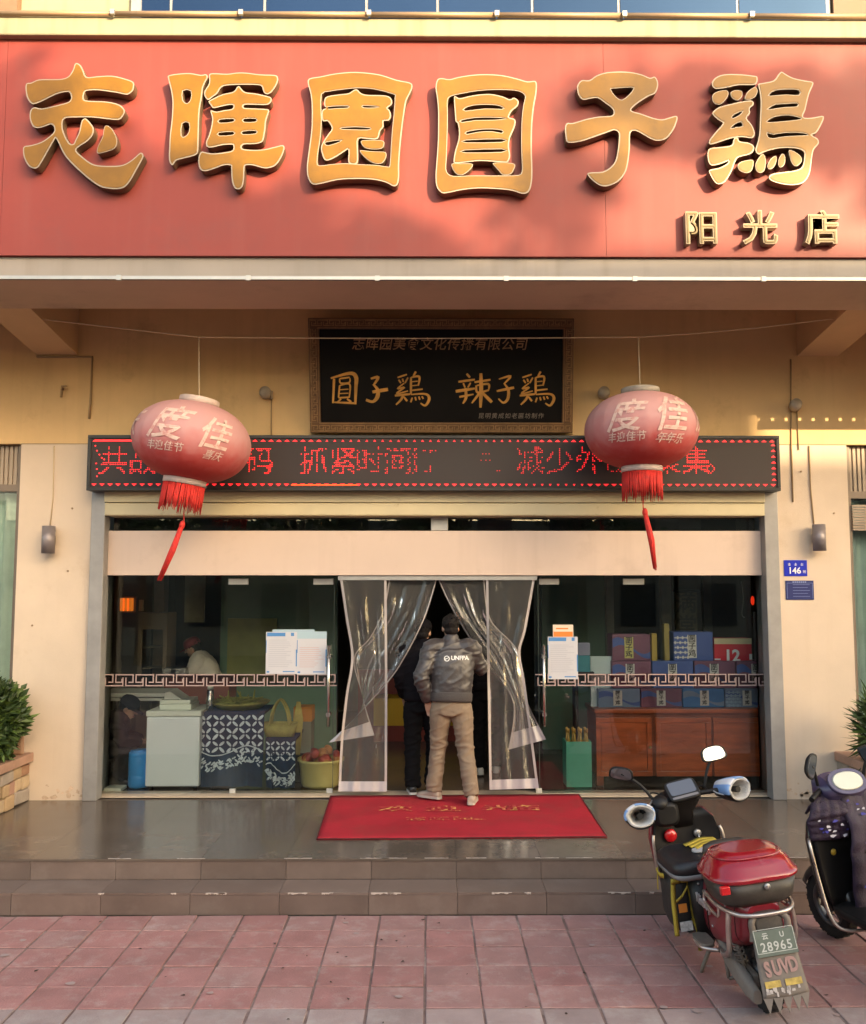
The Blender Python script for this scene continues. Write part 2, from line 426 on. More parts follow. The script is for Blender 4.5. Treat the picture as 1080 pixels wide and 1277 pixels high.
# canopy
ZS, ZSW = zw(349, YF), zw(322, YF)
ZST, ZC0, ZC1 = zw(51, YF), zw(48, 6.93), zw(22, 6.90)
MB().box(-9, 9, YF + .03, YB, ZS + .004, ZC0 + .1).build('fascia_beam', m_soffit, B)
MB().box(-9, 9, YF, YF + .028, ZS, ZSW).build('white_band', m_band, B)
dr = thing  # (drip edge is built in lengths below)
mseg = MB().box(-.80, .80, -.018, .022, 0, .028).mesh('drip_edge', m_alu)
mclip = MB().box(-.018, .018, -.024, .0, -.006, .034).mesh('clip', m_alu)
for k in range(-5, 6):
    xx = xw(310, 349, YF) + 1.02 * k
    o = link('drip_edge', MB().box(-.506, .506, -.016, -.001, 0, .026).mesh('drip_edge', m_alu) if k == -5 else dmesh, B, local=True)
    dmesh = o.data; o.location = (xx + .51, YF - YW, ZS - .004)
    c = link('clip', mclip, B, local=True); c.location = (xx, YF - YW - .001, ZS - .008)
# cornice with roof-edge rail
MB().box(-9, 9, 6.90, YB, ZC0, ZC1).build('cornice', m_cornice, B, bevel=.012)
MB().box(-9, 9, 6.96, YF + .029, ZST, ZC0 - .002).build('sign_head_strip', M('strip_orange', (.24, .10, .045), .6), B)
for k in range(-5, 6):
    xx = xw(301, 20, 6.88) + 1.02 * k
    o = link('roof_rail', MB().tube([(-.505, 0, 0), (.505, 0, 0)], .022, 10).mesh('roof_rail', M('copper_rail', (.30, .20, .12), .5, .3)) if k == -5 else rmesh, B, local=True)
    rmesh = o.data; o.location = (xx + .51, 6.885 - YW, ZC1 + .012)
    c = link('clip', mclip, B, local=True); c.location = (xx, 6.87 - YW, ZC1 - .005)
# ceiling and cantilever beams
MB().box(-9, 9, YB, YW, 4.92, 5.1).build('ceiling', m_soffit, B)
def beam(xa, xb):
    z1, z2 = 4.46, 4.33
    MB().hexa([(xa, YB, z1), (xb, YB, z1), (xb, YW - .004, z2), (xa, YW - .004, z2), (xa, YB, 4.92), (xb, YB, 4.92), (xb, YW - .004, 4.92), (xa, YW - .004, 4.92)]).build('cantilever_beam', m_beam, B)
BL, BR = xw(97, 444), xw(993.6, 440)
beam(BL - .41, BL); beam(BR, BR + .41)
# upper storey
m_blue = M('blue_window_glass', (.030, .062, .115), .08, .9, var=.1, vs=.6)
YU = 7.25
zu0 = ZC1 - .15
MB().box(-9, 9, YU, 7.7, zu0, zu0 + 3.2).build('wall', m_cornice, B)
MB().box(xw(1034, 10, YU), 9, YU - .08, YU - .003, zu0, zu0 + 2.6).build('side_panel', M('brown_panel', (.16, .09, .055), .6, var=.2), B)
MB().box(-9, xw(27, 10, YU), YU - .08, YU - .003, zu0, zu0 + 2.6).build('side_panel', M('brown_panel'), B)
wf = MB().box(xw(166, 10, YU), xw(1032, 10, YU), YU - .05, YU - .002, zu0, zu0 + 2.4).build('window', m_greyframe, B)
pl = [178, 216, 332, 458, 546, 663, 770, 917, 1028]
for a, b in zip(pl[:-1], pl[1:]):
    MB().box(xw(a, 10, YU) + .012, xw(b, 10, YU) - .012, YU - .06, YU - .0505, zu0 + .05, zu0 + 2.3).build('pane', m_blue, wf)
# storefront metalwork
post_w = .135
MB().box(XL, XL + post_w, 8.835, 8.99, -.0, Z613).build('door_post', m_greyframe, B, bevel=.006)
MB().box(XR - post_w, XR, 8.835, 8.99, -.0, Z613).build('door_post', m_greyframe, B, bevel=.006)
MB().box(XL - .01, XL + .05, 8.995, 9.4, 0, Z613).build('jamb', m_jamb, B)
MB().box(XR - .05, XR + .01, 8.995, 9.4, 0, Z613).build('jamb', m_jamb, B)
IXL, IXR = XL + .05, XR - .05
Z627, Z643, Z662, Z718 = zw(627, 8.80), zw(643, 8.80), zw(662, 8.95), zw(717.5, 8.95)
MB().box(XL + post_w, XR - post_w, 8.80, 9.1, Z627 + .004, Z613 + .02).build('shutter_box', m_shutter, B, bevel=.006)
MB().box(XL + post_w, XR - post_w, 8.815, 9.1, Z643, Z627).build('shutter_box', m_shutter, B, bevel=.012)
MB().box(XL + post_w, XR - post_w, 8.95, 9.10, Z718, Z662).build('header_panel', m_beige, B, bevel=.004)
MB().box(IXL, IXR, 9.0, 9.24, -.008, .006).build('threshold', M('threshold_stone', (.50, .40, .30), .5, var=.15, vs=6), B)
MB().box(xw(548, 655, 9.02) - .085, xw(548, 655, 9.02) + .085, 8.985, 9.04, Z662 + .004, zw(643, 9.0)).build('opener_box', m_alu, B, bevel=.006)
# transom glass and dark bulkhead behind
m_glass = glass_mat('shop_glass', (.96, .985, .975), 1.0, ior=1.5)
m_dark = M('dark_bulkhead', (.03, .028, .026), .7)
MB().box(IXL, IXR, 9.05, 9.06, Z662 - .02, Z643 + .03).build('transom_pane', m_glass, B)
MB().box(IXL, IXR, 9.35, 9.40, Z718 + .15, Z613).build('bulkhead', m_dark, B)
# wall control joints
MB().box(XWL, XL - .01, YW - .0055, YW - .001, Z554 - .004, Z554 + .004).box(XR + .01, XWR, YW - .0055, YW - .001, Z554 - .004, Z554 + .004).build('wall_joint', M('joint_line', (.30, .22, .13), .9), B)

# side windows with roller blinds and curtains
m_blind = M('ribbed_blind', (.34, .27, .21), .6, var=.12, vs=4)
m_frameb = M('brown_window_frame', (.17, .13, .10), .5, var=.1)
m_curtain = M('green_curtain', (.52, .64, .54), .8, var=.15, vs=3)
for sgn, xa in ((-1, XWL), (1, XWR)):
    xb = xa + sgn * 2.2
    x0, x1 = min(xa, xb), max(xa, xb)
    zt, zm, zb = Z554 - .004, zw(600), .42
    if sgn > 0: zm = zw(608)
    MB().box(x0, x1, YW, 9.3, -.015, zb).build('wall', m_wall_low, B)
    w = MB()
    w.box(x0, x0 + .05, YW + .05, YW + .14, zb, zt).box(x1 - .05, x1, YW + .05, YW + .14, zb, zt).box(x0 + .05, x1 - .05, YW + .05, YW + .14, zm - .10, zm - .03).box(x0 + .05, x1 - .05, YW + .05, YW + .14, zb, zb + .05)
    fr = w.build('side_window', m_frameb, B)
    MB().box(x0 + .05, x1 - .05, YW + .10, YW + .108, zb + .05, zm - .10).build('pane', m_glass, fr)
    hb = MB(); n = 46
    for i in range(n):
        xs = lerp(x0 + .05, x1 - .05, i / n); ww = (x1 - x0 - .1) / n
        hb.box(xs, xs + ww * .62, YW + .075, YW + .095, zm - .03, zt - .004)
    hb.box(x0 + .05, x1 - .05, YW + .096, YW + .11, zm - .03, zt - .004)
    o = hb.build('ribbed_blind', m_blind, fr)
    if sgn > 0:
        hb = MB()
        for i in range(10):
            zz = lerp(zm - .16 - .26, zm - .16, i / 10)
            hb.box(x0 + .05, x1 - .05, YW + .02 + .008, YW + .06, zz, zz + .019)
        hb.build('roller_slats', m_blind, fr)
    cv = MB(); n = 60
    r0 = [Vector((lerp(x0, x1, i / n), YW + .26 + .05 * math.sin(i * 1.25) + .02 * math.sin(i * 2.9), zb)) for i in range(n + 1)]
    r1 = [p + Vector((0, 0, zm - .1 - zb)) for p in r0]
    cv.loft([r0, r1], 0, True, False, False).build('curtain', m_curtain, fr)
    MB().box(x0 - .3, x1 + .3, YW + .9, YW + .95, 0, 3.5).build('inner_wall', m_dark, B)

# interior of the dining room
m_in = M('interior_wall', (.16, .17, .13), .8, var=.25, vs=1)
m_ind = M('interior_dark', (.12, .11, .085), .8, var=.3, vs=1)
ifl = MB().box(IXL - 1, IXR + 1, 9.18, 15.5, -.25, -.004).build('interior_floor', M('dining_floor', (.12, .09, .07), .25, var=.15, vs=2)); ifl['kind'] = 'structure'
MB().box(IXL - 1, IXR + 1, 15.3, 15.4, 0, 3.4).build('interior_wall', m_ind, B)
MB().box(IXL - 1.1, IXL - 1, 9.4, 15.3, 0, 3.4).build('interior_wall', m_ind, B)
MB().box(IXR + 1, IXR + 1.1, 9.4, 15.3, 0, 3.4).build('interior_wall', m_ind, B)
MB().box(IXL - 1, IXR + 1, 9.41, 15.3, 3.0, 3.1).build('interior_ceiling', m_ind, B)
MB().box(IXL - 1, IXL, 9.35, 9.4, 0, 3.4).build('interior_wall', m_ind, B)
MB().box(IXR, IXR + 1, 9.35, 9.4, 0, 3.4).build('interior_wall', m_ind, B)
# screen wall behind the left counter, with an olive painted panel and a pillar
YI = 11.6
MB().box(xw(275, 790, YI), xw(420, 790, YI), YI, YI + .1, 0, 3.0).build('partition', M('reflection_green_wall', (.13, .23, .15), .6, var=.2, vs=1), B)  # dark wall, tinted greener to stand in for tree reflections on the glass
MB().box(xw(284, 790, YI - .05), xw(345, 790, YI - .05), YI - .06, YI - .01, zw(850, YI), zw(771, YI)).build('notice_panel', M('olive_panel', (.26, .27, .09), .7, var=.2, vs=2), B)
MB().box(xw(238, 750, YI), xw(262, 750, YI), YI - .3, YI - .25, zw(775, YI), 3.0).build('hanging_panel', M('grey_green_panel', (.27, .28, .21), .7, var=.2), B)
MB().box(xw(190, 750, YI), xw(210, 750, YI), YI - .2, YI, 0, 3.0).build('pillar', M('brown_pillar', (.28, .21, .16), .6, var=.2), B)
MB().box(xw(676, 800, YI), xw(765, 800, YI), YI, YI + .1, 0, 3.0).build('partition', M('reflection_green_wall', (.13, .23, .15)), B)
MB().box(xw(754, 750, YI), xw(763, 750, YI), YI - .12, YI - .01, 0, 3.0).build('pillar', M('pale_pillar', (.30, .28, .22), .6, var=.2), B)
MB().box(xw(822, 750, YI), xw(834, 750, YI), YI - .12, YI - .01, 0, 3.0).build('pillar', M('pale_pillar'), B)
MB().box(xw(874, 750, YI), xw(884, 750, YI), YI - .12, YI - .01, 0, 3.0).build('pillar', M('pale_pillar'), B)
MB().box(xw(942, 800, 9.6), xw(957, 800, 9.6), 9.55, 9.65, 0, zw(763, 9.6)).build('pillar', M('grey_box_post', (.22, .23, .24), .6, var=.15), B)

# unseen valance added right of view, pierced to shape low sun into lit squares
vl = MB(); vx0, vx1, vz0, vz1, vy = 4.12, 7.6, 4.02, 4.455, YB - .05
zs_ = [vz0, 4.10, 4.14, 4.24, 4.33, vz1]
def vbox(a, b, c, d): vl.box(a, b, vy, vy + .03, c, d)
vbox(vx0, vx1, vz0, zs_[1]); vbox(vx0, vx1, zs_[2], zs_[3]); vbox(vx0, vx1, zs_[4], vz1)
k = 0; x = vx0
while x < vx1:
    vbox(x, x + .065, zs_[3], zs_[4]); vbox(x + .03, x + .115, zs_[1], zs_[2]); x += .135
MB.build(vl, 'added_pierced_valance', m_beam, B)

# peeling paint and old marks low on the piers
pe = MB(); rc = random.Random(14)
for x0_, x1_, n_ in ((XL - .16, XL - .01, 9), (XR + .01, XR + .40, 14), (XWL + .1, XL - .1, 6)):
    for _ in range(n_):
        c = Vector((rc.uniform(x0_, x1_), YW - .0012, abs(rc.gauss(0, .06)) + .012)); q = rc.uniform(.008, .035)
        pe.add([c + Vector((q * rc.uniform(.5, 1.3) * math.cos(t * .9), 0, max(-c.z + .002, q * rc.uniform(.4, 1.0) * math.sin(t * .9)))) for t in range(7)], [tuple(range(7))])
tag(pe.build('peeling_patches', M('bare_plaster', (.52, .385, .285), .95, var=.3, vs=20), B), kind='stuff')
for u_, v_ in ((90, 634), (84.5, 712), (999, 588), (1040, 640), (40, 780)):
    p_ = at_y(u_, v_, YW - .006); MB().tube([(p_.x, YW - .012, p_.z), (p_.x, YW, p_.z)], .009, 8).build('wall_plug', M('plug_brown', (.30, .20, .12), .8), B)
# ------------------------------------------------------------------ main sign
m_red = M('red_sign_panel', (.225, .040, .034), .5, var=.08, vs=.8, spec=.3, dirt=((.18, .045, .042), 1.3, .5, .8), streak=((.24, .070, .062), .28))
m_return = M('letter_side', (.125, .082, .050), .5, .2, var=.2, vs=5)
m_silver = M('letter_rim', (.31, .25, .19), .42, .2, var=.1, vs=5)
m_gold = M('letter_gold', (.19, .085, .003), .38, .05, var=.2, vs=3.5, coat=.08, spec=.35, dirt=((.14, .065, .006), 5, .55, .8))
SG = thing('shop_sign', 'long salmon red fascia sign with six raised gold characters under the cream cornice', 'sign', (0, YF, ZSW))
YP = YF - .035
seams = [-9, xw(-350, 180, YP), xw(5, 180, YP), xw(754, 180, YP), xw(1300, 180, YP), 9]
for a, b in zip(seams[:-1], seams[1:]):
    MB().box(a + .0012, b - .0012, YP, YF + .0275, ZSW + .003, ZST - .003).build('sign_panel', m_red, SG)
CH = [
 ((20, 70), 170 / 1080, [
  ([(485,55),(515,75),(535,115),(560,165),(640,160),(760,155),(870,180),(930,205),(935,240),(925,275),(880,305),(800,290),(650,270),(560,275),(540,300),(540,345),(600,355),(720,360),(820,385),(862,430),(850,470),(810,505),(700,495),(600,485),(480,485),(395,490),(370,520),(372,580),(395,640),(425,690),(455,695),(470,665),(500,600),(515,530),(530,500),(555,495),(590,530),(615,570),(610,620),(570,670),(510,710),(480,735),(485,760),(530,800),(590,845),(650,865),(760,870),(850,860),(920,820),(985,765),(1010,785),(1000,820),(950,910),(890,1010),(830,1050),(740,1050),(660,1030),(560,960),(430,840),(370,760),(320,655),(300,670),(260,740),(215,820),(175,880),(140,890),(100,870),(65,810),(55,750),(65,715),(120,705),(200,680),(260,640),(300,600),(300,560),(275,540),(220,560),(165,570),(130,550),(108,490),(115,430),(145,405),(200,415),(280,400),(360,380),(420,360),(437,325),(425,290),(400,283),(340,295),(270,325),(200,360),(140,380),(110,365),(85,320),(75,250),(85,215),(120,210),(180,185),(280,182),(360,180),(415,160),(450,110),(465,65)], []),
  ([(725,550),(760,575),(795,640),(800,690),(780,730),(720,755),(660,770),(640,760),(650,710),(685,640),(695,580),(705,555)], [])]),
 ((200, 80), 160 / 1080, [
  ([(70,95),(150,80),(250,75),(340,90),(385,85),(400,110),(375,160),(358,210),(350,280),(335,360),(328,440),(325,550),(322,650),(318,735),(295,765),(230,785),(170,800),(130,815),(105,850),(80,830),(72,780),(75,700),(80,600),(92,500),(100,400),(102,320),(95,250),(80,180),(65,120)],
   [[(190,225),(255,225),(255,295),(225,330),(192,305)], [(185,500),(240,495),(240,570),(205,610),(178,600)]]),
  ([(410,90),(440,75),(560,80),(640,70),(720,70),(840,85),(960,90),(990,110),(985,160),(940,230),(900,252),(870,235),(855,190),(820,175),(700,172),(560,178),(510,198),(480,245),(440,275),(400,300),(370,260),(375,220),(405,170),(412,130)], []),
  ([(665,185),(690,215),(720,235),(800,245),(880,262),(930,278),(935,310),(900,340),(800,340),(710,340),(705,365),(780,370),(880,375),(915,385),(905,430),(890,480),(885,540),(875,600),(860,650),(800,670),(700,675),(690,710),(780,720),(870,715),(960,695),(1030,680),(1045,710),(1020,780),(970,850),(900,875),(850,870),(780,850),(720,850),(708,880),(705,960),(690,1030),(655,1052),(620,1035),(600,970),(595,880),(590,850),(530,850),(450,880),(370,900),(330,875),(318,820),(324,770),(345,735),(380,740),(440,750),(540,740),(605,725),(615,690),(600,675),(520,680),(430,700),(390,690),(385,650),(410,590),(430,510),(435,450),(422,388),(470,398),(540,385),(602,375),(615,350),(600,340),(540,348),(450,368),(425,345),(405,312),(440,290),(520,252),(600,235),(630,215),(645,190)],
   [[(500,465),(610,458),(612,482),(500,492)], [(705,458),(800,458),(800,482),(705,484)], [(495,575),(610,568),(610,592),(497,600)], [(695,565),(800,558),(800,582),(695,588)]])]),
 ((375, 80), 150 / 1080, [
  ([(75,130),(180,110),(300,85),(450,70),(580,75),(720,95),(860,140),(980,165),(1005,200),(985,260),(950,330),(930,450),(910,600),(895,750),(885,900),(885,1010),(870,1080),(830,1095),(760,1060),(640,1035),(480,1030),(330,1040),(200,1070),(110,1080),(65,1020),(55,930),(65,830),(80,720),(95,600),(100,480),(98,350),(85,250),(65,180)],
   [[(190,270),(260,245),(400,225),(520,215),(660,225),(830,270),(845,300),(835,450),(820,600),(810,750),(800,900),(780,920),(680,905),(540,900),(400,890),(260,900),(170,910),(150,880),(160,780),(180,650),(190,500),(185,400)]]),
  ([(505,225),(540,258),(600,275),(760,280),(815,310),(818,360),(780,392),(800,415),(812,465),(790,505),(745,510),(745,560),(715,600),(690,670),(600,670),(520,670),(515,760),(510,888),(430,884),(430,770),(390,785),(330,825),(260,860),(215,858),(190,800),(182,745),(205,690),(245,630),(280,580),(265,540),(240,510),(200,510),(188,460),(195,410),(230,392),(212,370),(215,310),(250,285),(350,270),(430,260),(470,235)],
   [[(245,384),(330,376),(420,376),(420,390),(330,394),(250,400)], [(560,373),(640,376),(700,383),(640,390),(565,388)], [(370,572),(490,564),(620,573),(600,587),(480,585),(375,582)], [(222,702),(290,690),(365,683),(320,707),(250,727),(225,722)]]),
  ([(540,690),(600,680),(690,680),(745,690),(748,730),(720,758),(640,762),(570,745)], []),
  ([(530,772),(600,777),(680,782),(760,787),(768,830),(740,880),(700,892),(640,880),(570,830)], [])]),
 ((530, 80), 150 / 1080, [
  ([(110,140),(150,125),(220,135),(300,115),(430,95),(560,90),(700,100),(830,130),(920,155),(985,150),(1005,180),(1000,270),(980,380),(965,520),(960,660),(960,800),(965,950),(960,1060),(935,1140),(880,1165),(780,1135),(640,1120),(480,1115),(330,1130),(210,1155),(150,1155),(105,1100),(95,1000),(105,850),(115,700),(118,560),(118,420),(108,300),(95,210)],
   [[(230,290),(330,265),(480,240),(640,230),(800,235),(870,255),(900,290),(885,360),(870,480),(865,620),(865,760),(870,880),(870,960),(840,995),(700,1000),(550,1000),(400,1000),(260,1005),(210,985),(190,940),(195,850),(200,700),(205,550),(205,420),(205,330)]]),
  ([(265,285),(310,305),(400,285),(500,270),(600,268),(700,290),(760,315),(800,300),(840,330),(832,375),(780,420),(755,475),(800,490),(815,520),(800,580),(765,660),(755,740),(765,820),(745,878),(690,880),(500,868),(380,880),(270,888),(258,850),(275,760),(300,680),(305,600),(295,530),(275,510),(268,420),(262,350)],
   [[(360,395),(430,370),(540,362),(640,368),(695,385),(690,402),(540,397),(365,418)], [(330,503),(450,481),(600,478),(735,488),(600,500),(450,502),(335,520)], [(375,608),(480,588),(600,583),(690,593),(690,617),(600,602),(480,607),(378,627)], [(370,682),(690,672),(690,697),(372,702)], [(360,772),(690,762),(690,787),(362,792)]]),
  ([(240,893),(320,890),(420,892),(425,920),(390,960),(340,992),(290,988),(255,950)], []),
  ([(615,885),(700,880),(800,892),(805,930),(770,985),(700,990),(660,950),(620,905)], [])]),
 ((695, 80), 160 / 1080, [
  ([(170,175),(205,135),(270,135),(330,95),(420,68),(540,62),(640,70),(720,90),(780,115),(820,105),(845,140),(848,190),(825,245),(770,270),(690,320),(630,370),(630,395),(700,415),(800,450),(880,465),(940,450),(1000,435),(1012,465),(980,550),(920,625),(850,645),(790,630),(720,590),(660,560),(620,570),(612,620),(610,720),(595,840),(570,920),(510,990),(430,1025),(370,1025),(310,990),(265,945),(255,920),(290,910),(380,905),(450,865),(490,810),(510,720),(520,620),(515,575),(480,555),(420,575),(320,610),(200,650),(90,660),(70,610),(65,530),(85,495),(130,495),(250,460),(360,440),(450,435),(475,410),(460,370),(400,325),(340,285),(280,290),(220,300),(185,270),(168,220)],
   [[(450,215),(480,205),(620,195),(640,210),(600,260),(545,300),(500,280)]])]),
 ((870, 80), 170 / 1080, [
  ([(510,150),(600,130),(640,80),(665,60),(700,80),(760,110),(850,130),(910,140),(915,165),(890,220),(870,290),(855,360),(835,418),(900,425),(985,410),(1000,430),(975,490),(940,545),(905,562),(950,590),(960,630),(920,680),(905,760),(890,860),(850,930),(790,955),(700,955),(600,930),(565,900),(590,870),(680,855),(780,840),(830,810),(845,740),(840,690),(770,665),(660,665),(580,680),(520,700),(485,715),(458,680),(475,620),(490,540),(495,420),(500,300),(490,210),(480,160)],
   [[(570,240),(610,210),(700,200),(800,205),(800,245),(700,240),(580,250)], [(565,350),(620,320),(700,315),(785,310),(785,335),(690,340),(570,358)], [(560,445),(620,415),(720,405),(800,422),(815,436),(700,450),(565,460)], [(552,545),(600,558),(700,543),(830,545),(870,562),(800,566),(690,572),(600,587),(560,577)]]),
  ([(120,130),(160,95),(230,78),(350,80),(440,90),(473,100),(470,150),(430,165),(330,165),(230,185),(150,195),(115,170)], []),
  ([(115,255),(150,218),(230,205),(245,240),(215,290),(175,318),(130,305)], []), ([(262,225),(300,203),(350,212),(355,250),(320,285),(275,265)], []), ([(375,260),(400,215),(455,180),(475,210),(460,255),(420,280),(380,280)], []),
  ([(120,380),(170,340),(260,315),(380,290),(435,290),(445,320),(415,350),(415,390),(390,430),(430,480),(455,550),(430,585),(350,576),(260,588),(170,618),(100,635),(95,600),(140,540),(200,470),(180,450),(130,410)],
   [[(275,415),(300,393),(355,373),(330,402),(280,427)], [(265,507),(300,473),(345,458),(355,492),(310,497)]]),
  ([(290,584),(320,582),(335,610),(400,620),(440,640),(450,670),(420,710),(330,735),(300,770),(270,850),(220,930),(170,950),(135,930),(95,860),(100,835),(170,820),(230,790),(245,765),(180,790),(110,800),(85,760),(80,700),(100,665),(180,655),(270,640)], []),
  ([(320,800),(350,770),(430,755),(445,780),(430,840),(390,860),(335,840)], []), ([(460,790),(490,735),(520,712),(540,760),(530,840),(495,860),(465,840)], []), ([(555,800),(580,750),(620,725),(625,770),(600,820),(565,830)], []), ([(642,760),(670,708),(695,730),(690,790),(665,815),(645,805)], []), ([(725,680),(770,690),(820,730),(825,770),(790,805),(755,790),(735,740)], [])]),
]
YL0, YL1 = YP - .095, YP - .010          # front and back of the letter bodies
def sg_fn(x, y, d): return Vector((x, d, y))
for (ou, ov), sc, pieces in CH:
    body = MB(); face = MB()
    for i, (outer, holes) in enumerate(pieces):
        conv = lambda L: [(p.x, p.z) for p in (at_y(ou + x * sc, ov + y * sc, YL0) for x, y in L)]
        O = conv(smooth_loop(outer, 3)); H = [conv(smooth_loop(h, 2)) for h in holes]
        dz = .0016 * (i % 4)
        body.poly(O, H, sg_fn, YL0 + dz, YL1)
        d = .0105 if (max(p[0] for p in O) - min(p[0] for p in O)) > .25 else .006
        face.poly(inset(O, d), [inset(h, -.007) for h in H], sg_fn, YL0 + dz - .004, YL0 + dz + .006)
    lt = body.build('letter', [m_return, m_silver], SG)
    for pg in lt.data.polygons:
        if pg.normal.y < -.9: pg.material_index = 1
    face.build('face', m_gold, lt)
for ch_, uu in (('阳', 875.5), ('光', 949), ('店', 1027)):
    c = at_y(uu, 286, YP - .09)
    me = text_mesh(ch_, .285, extrude=.035, offset=.0065); me.transform(Matrix.Translation(c + Vector((0, .045, 0))) @ FACE)
    me.materials.clear(); me.materials.append(M('small_letter_return', (.24, .185, .115), .5, .1)); lt = link('letter', me, SG)
    me = text_mesh(ch_, .285, extrude=.004, offset=-.0035); me.transform(Matrix.Translation(c + Vector((0, .008, 0))) @ FACE)
    me.materials.clear(); me.materials.append(M('small_letter_gold', (.11, .070, .014), .5, .1)); link('face', me, lt)

# ------------------------------------------------------------------ fret (key) pattern helper
def key_strips(mb, x0, x1, z0, z1, y, period, t, fn=None):
    """interlocking hooks between z0 and z1 as thin bars"""
    h = z1 - z0; fn = fn or (lambda x, z: (x, y, z))
    def bar(xa, xb, za, zb):
        xa, xb = max(xa, x0), min(xb, x1)
        if xb - xa < 1e-4: return
        mb.quad(fn(xa, za), fn(xb, za), fn(xb, zb), fn(xa, zb))
    k = 0; x = x0 - period * .4
    while x < x1:
        P = period
        bar(x, x + .91 * P, z1 - t, z1); bar(x, x + t, z0 + .28 * h, z1 - t); bar(x + t, x + .36 * P, z0 + .28 * h, z0 + .28 * h + t); bar(x + .36 * P - t, x + .36 * P, z0 + .28 * h + t, z0 + .62 * h)
        bar(x + .91 * P - t, x + .91 * P, z0 + .28 * h, z1 - t); bar(x + .66 * P, x + .91 * P - t, z0 + .28 * h, z0 + .28 * h + t)
        q = x + .5 * P
        bar(q, q + .91 * P, z0, z0 + t); bar(q, q + t, z0 + t, z0 + .72 * h); bar(q + .91 * P - t, q + .91 * P, z0 + t, z0 + .72 * h)
        x += P

# ------------------------------------------------------------------ plaque above the door
pc_t = (at_y(384, 398, 8.60), at_y(716, 396, 8.60)); pc_b = (at_y(388, 541, 8.83), at_y(713, 539, 8.83))
pw = (pc_t[1].x - pc_t[0].x + pc_b[1].x - pc_b[0].x) / 2
ctr_t = (pc_t[0] + pc_t[1]) / 2; ctr_b = (pc_b[0] + pc_b[1]) / 2
up = (ctr_t - ctr_b); ph = up.length; up.normalize()
rt = Vector((1, 0, 0)); fw = up.cross(rt)      # points away from the viewer
PM = Matrix(((rt.x, fw.x, up.x, 0), (rt.y, fw.y, up.y, 0), (rt.z, fw.z, up.z, 0), (0, 0, 0, 1)))
PM = Matrix.Translation((ctr_t + ctr_b) / 2) @ PM
PQ = thing('name_plaque', 'black lacquer plaque with gold calligraphy in a key pattern frame above the door', 'plaque', ctr_b)
m_board = M('black_lacquer', (.006, .004, .003), .35, var=.1, spec=.18)
m_pframe = M('plaque_frame', (.13, .060, .022), .45, .2, var=.2, vs=6)
m_pgold = M('plaque_gold', (.62, .30, .07), .4, .35, var=.25, vs=9)
m_pdim = M('plaque_dim_gold', (.30, .17, .08), .5, .2, var=.4, vs=12)
fwid = .105
def pl_box(mb, x0, x1, y0, y1, z0, z1): mb.box(x0, x1, y0, y1, z0, z1, 0, PM)
w2, h2 = pw / 2, ph / 2
b = MB(); pl_box(b, -w2 + fwid, w2 - fwid, -.01, .03, -h2 + fwid, h2 - fwid); b.build('board', m_board, PQ)
b = MB()
pl_box(b, -w2, w2, -.03, .04, h2 - fwid, h2); pl_box(b, -w2, w2, -.03, .04, -h2, -h2 + fwid)
pl_box(b, -w2, -w2 + fwid, -.03, .04, -h2 + fwid, h2 - fwid); pl_box(b, w2 - fwid, w2, -.03, .04, -h2 + fwid, h2 - fwid)
fr = b.build('frame', m_pframe, PQ, bevel=.006)
b = MB()
kf = lambda x, z: PM @ Vector((x, -.0325, z))
key_strips(b, -w2 + .02, w2 - .02, h2 - fwid + .028, h2 - .02, 0, .115, .008, kf); key_strips(b, -w2 + .02, w2 - .02, -h2 + .02, -h2 + fwid - .028, 0, .115, .008, kf)
key_strips(b, -h2 + fwid, h2 - fwid, -w2 + .02, -w2 + fwid - .028, 0, .115, .008, lambda x, z: PM @ Vector((z, -.0325, x)))
key_strips(b, -h2 + fwid, h2 - fwid, w2 - fwid + .028, w2 - .02, 0, .115, .008, lambda x, z: PM @ Vector((z, -.0325, x)))
for s_ in (-1, 1):
    for o_ in (fwid - .014, .012):
        b.quad(kf(-w2 + o_, s_ * (h2 - o_)), kf(w2 - o_, s_ * (h2 - o_)), kf(w2 - o_, s_ * (h2 - o_ - .006)), kf(-w2 + o_, s_ * (h2 - o_ - .006)))
        b.quad(kf(s_ * (w2 - o_), -h2 + o_), kf(s_ * (w2 - o_), h2 - o_), kf(s_ * (w2 - o_ - .006), h2 - o_), kf(s_ * (w2 - o_ - .006), -h2 + o_))
b.build('fret', M('fret_gold', (.27, .145, .06), .45, .2, var=.3, vs=12), fr)
# brush strokes, traced in pixels of the 3.6x enlargement at (400, 450)
YUAN = [[(45,78,4),(130,56,6),(158,72,7),(158,120,6),(155,195,5)],[(60,80,5),(58,130,4),(55,190,4)],[(60,186,3),(150,190,4)],[(85,80,3),(130,74,3)],[(85,80,3),(90,100,3),(128,97,3),(131,76,2)],[(85,110,3),(80,165,3)],[(85,111,3),(130,105,3),(128,165,3)],[(85,130,2),(125,127,2)],[(85,147,2),(125,145,2)],[(80,166,3),(130,163,3)],[(92,170,3),(75,186,3)],[(118,170,3),(137,185,4)]]
ZI1 = [[(225,80,4),(258,74,5),(238,108,4)],[(235,105,4),(256,130,6),(254,162,7),(234,183,5),(203,175,6)],[(232,140,6),(265,134,6),(302,128,7)]]
ZI2 = [[(800,82,3),(852,69,4),(822,104,3)],[(822,100,3),(842,130,5),(840,170,5),(820,188,4),(798,170,3)],[(790,136,4),(868,120,5)]]
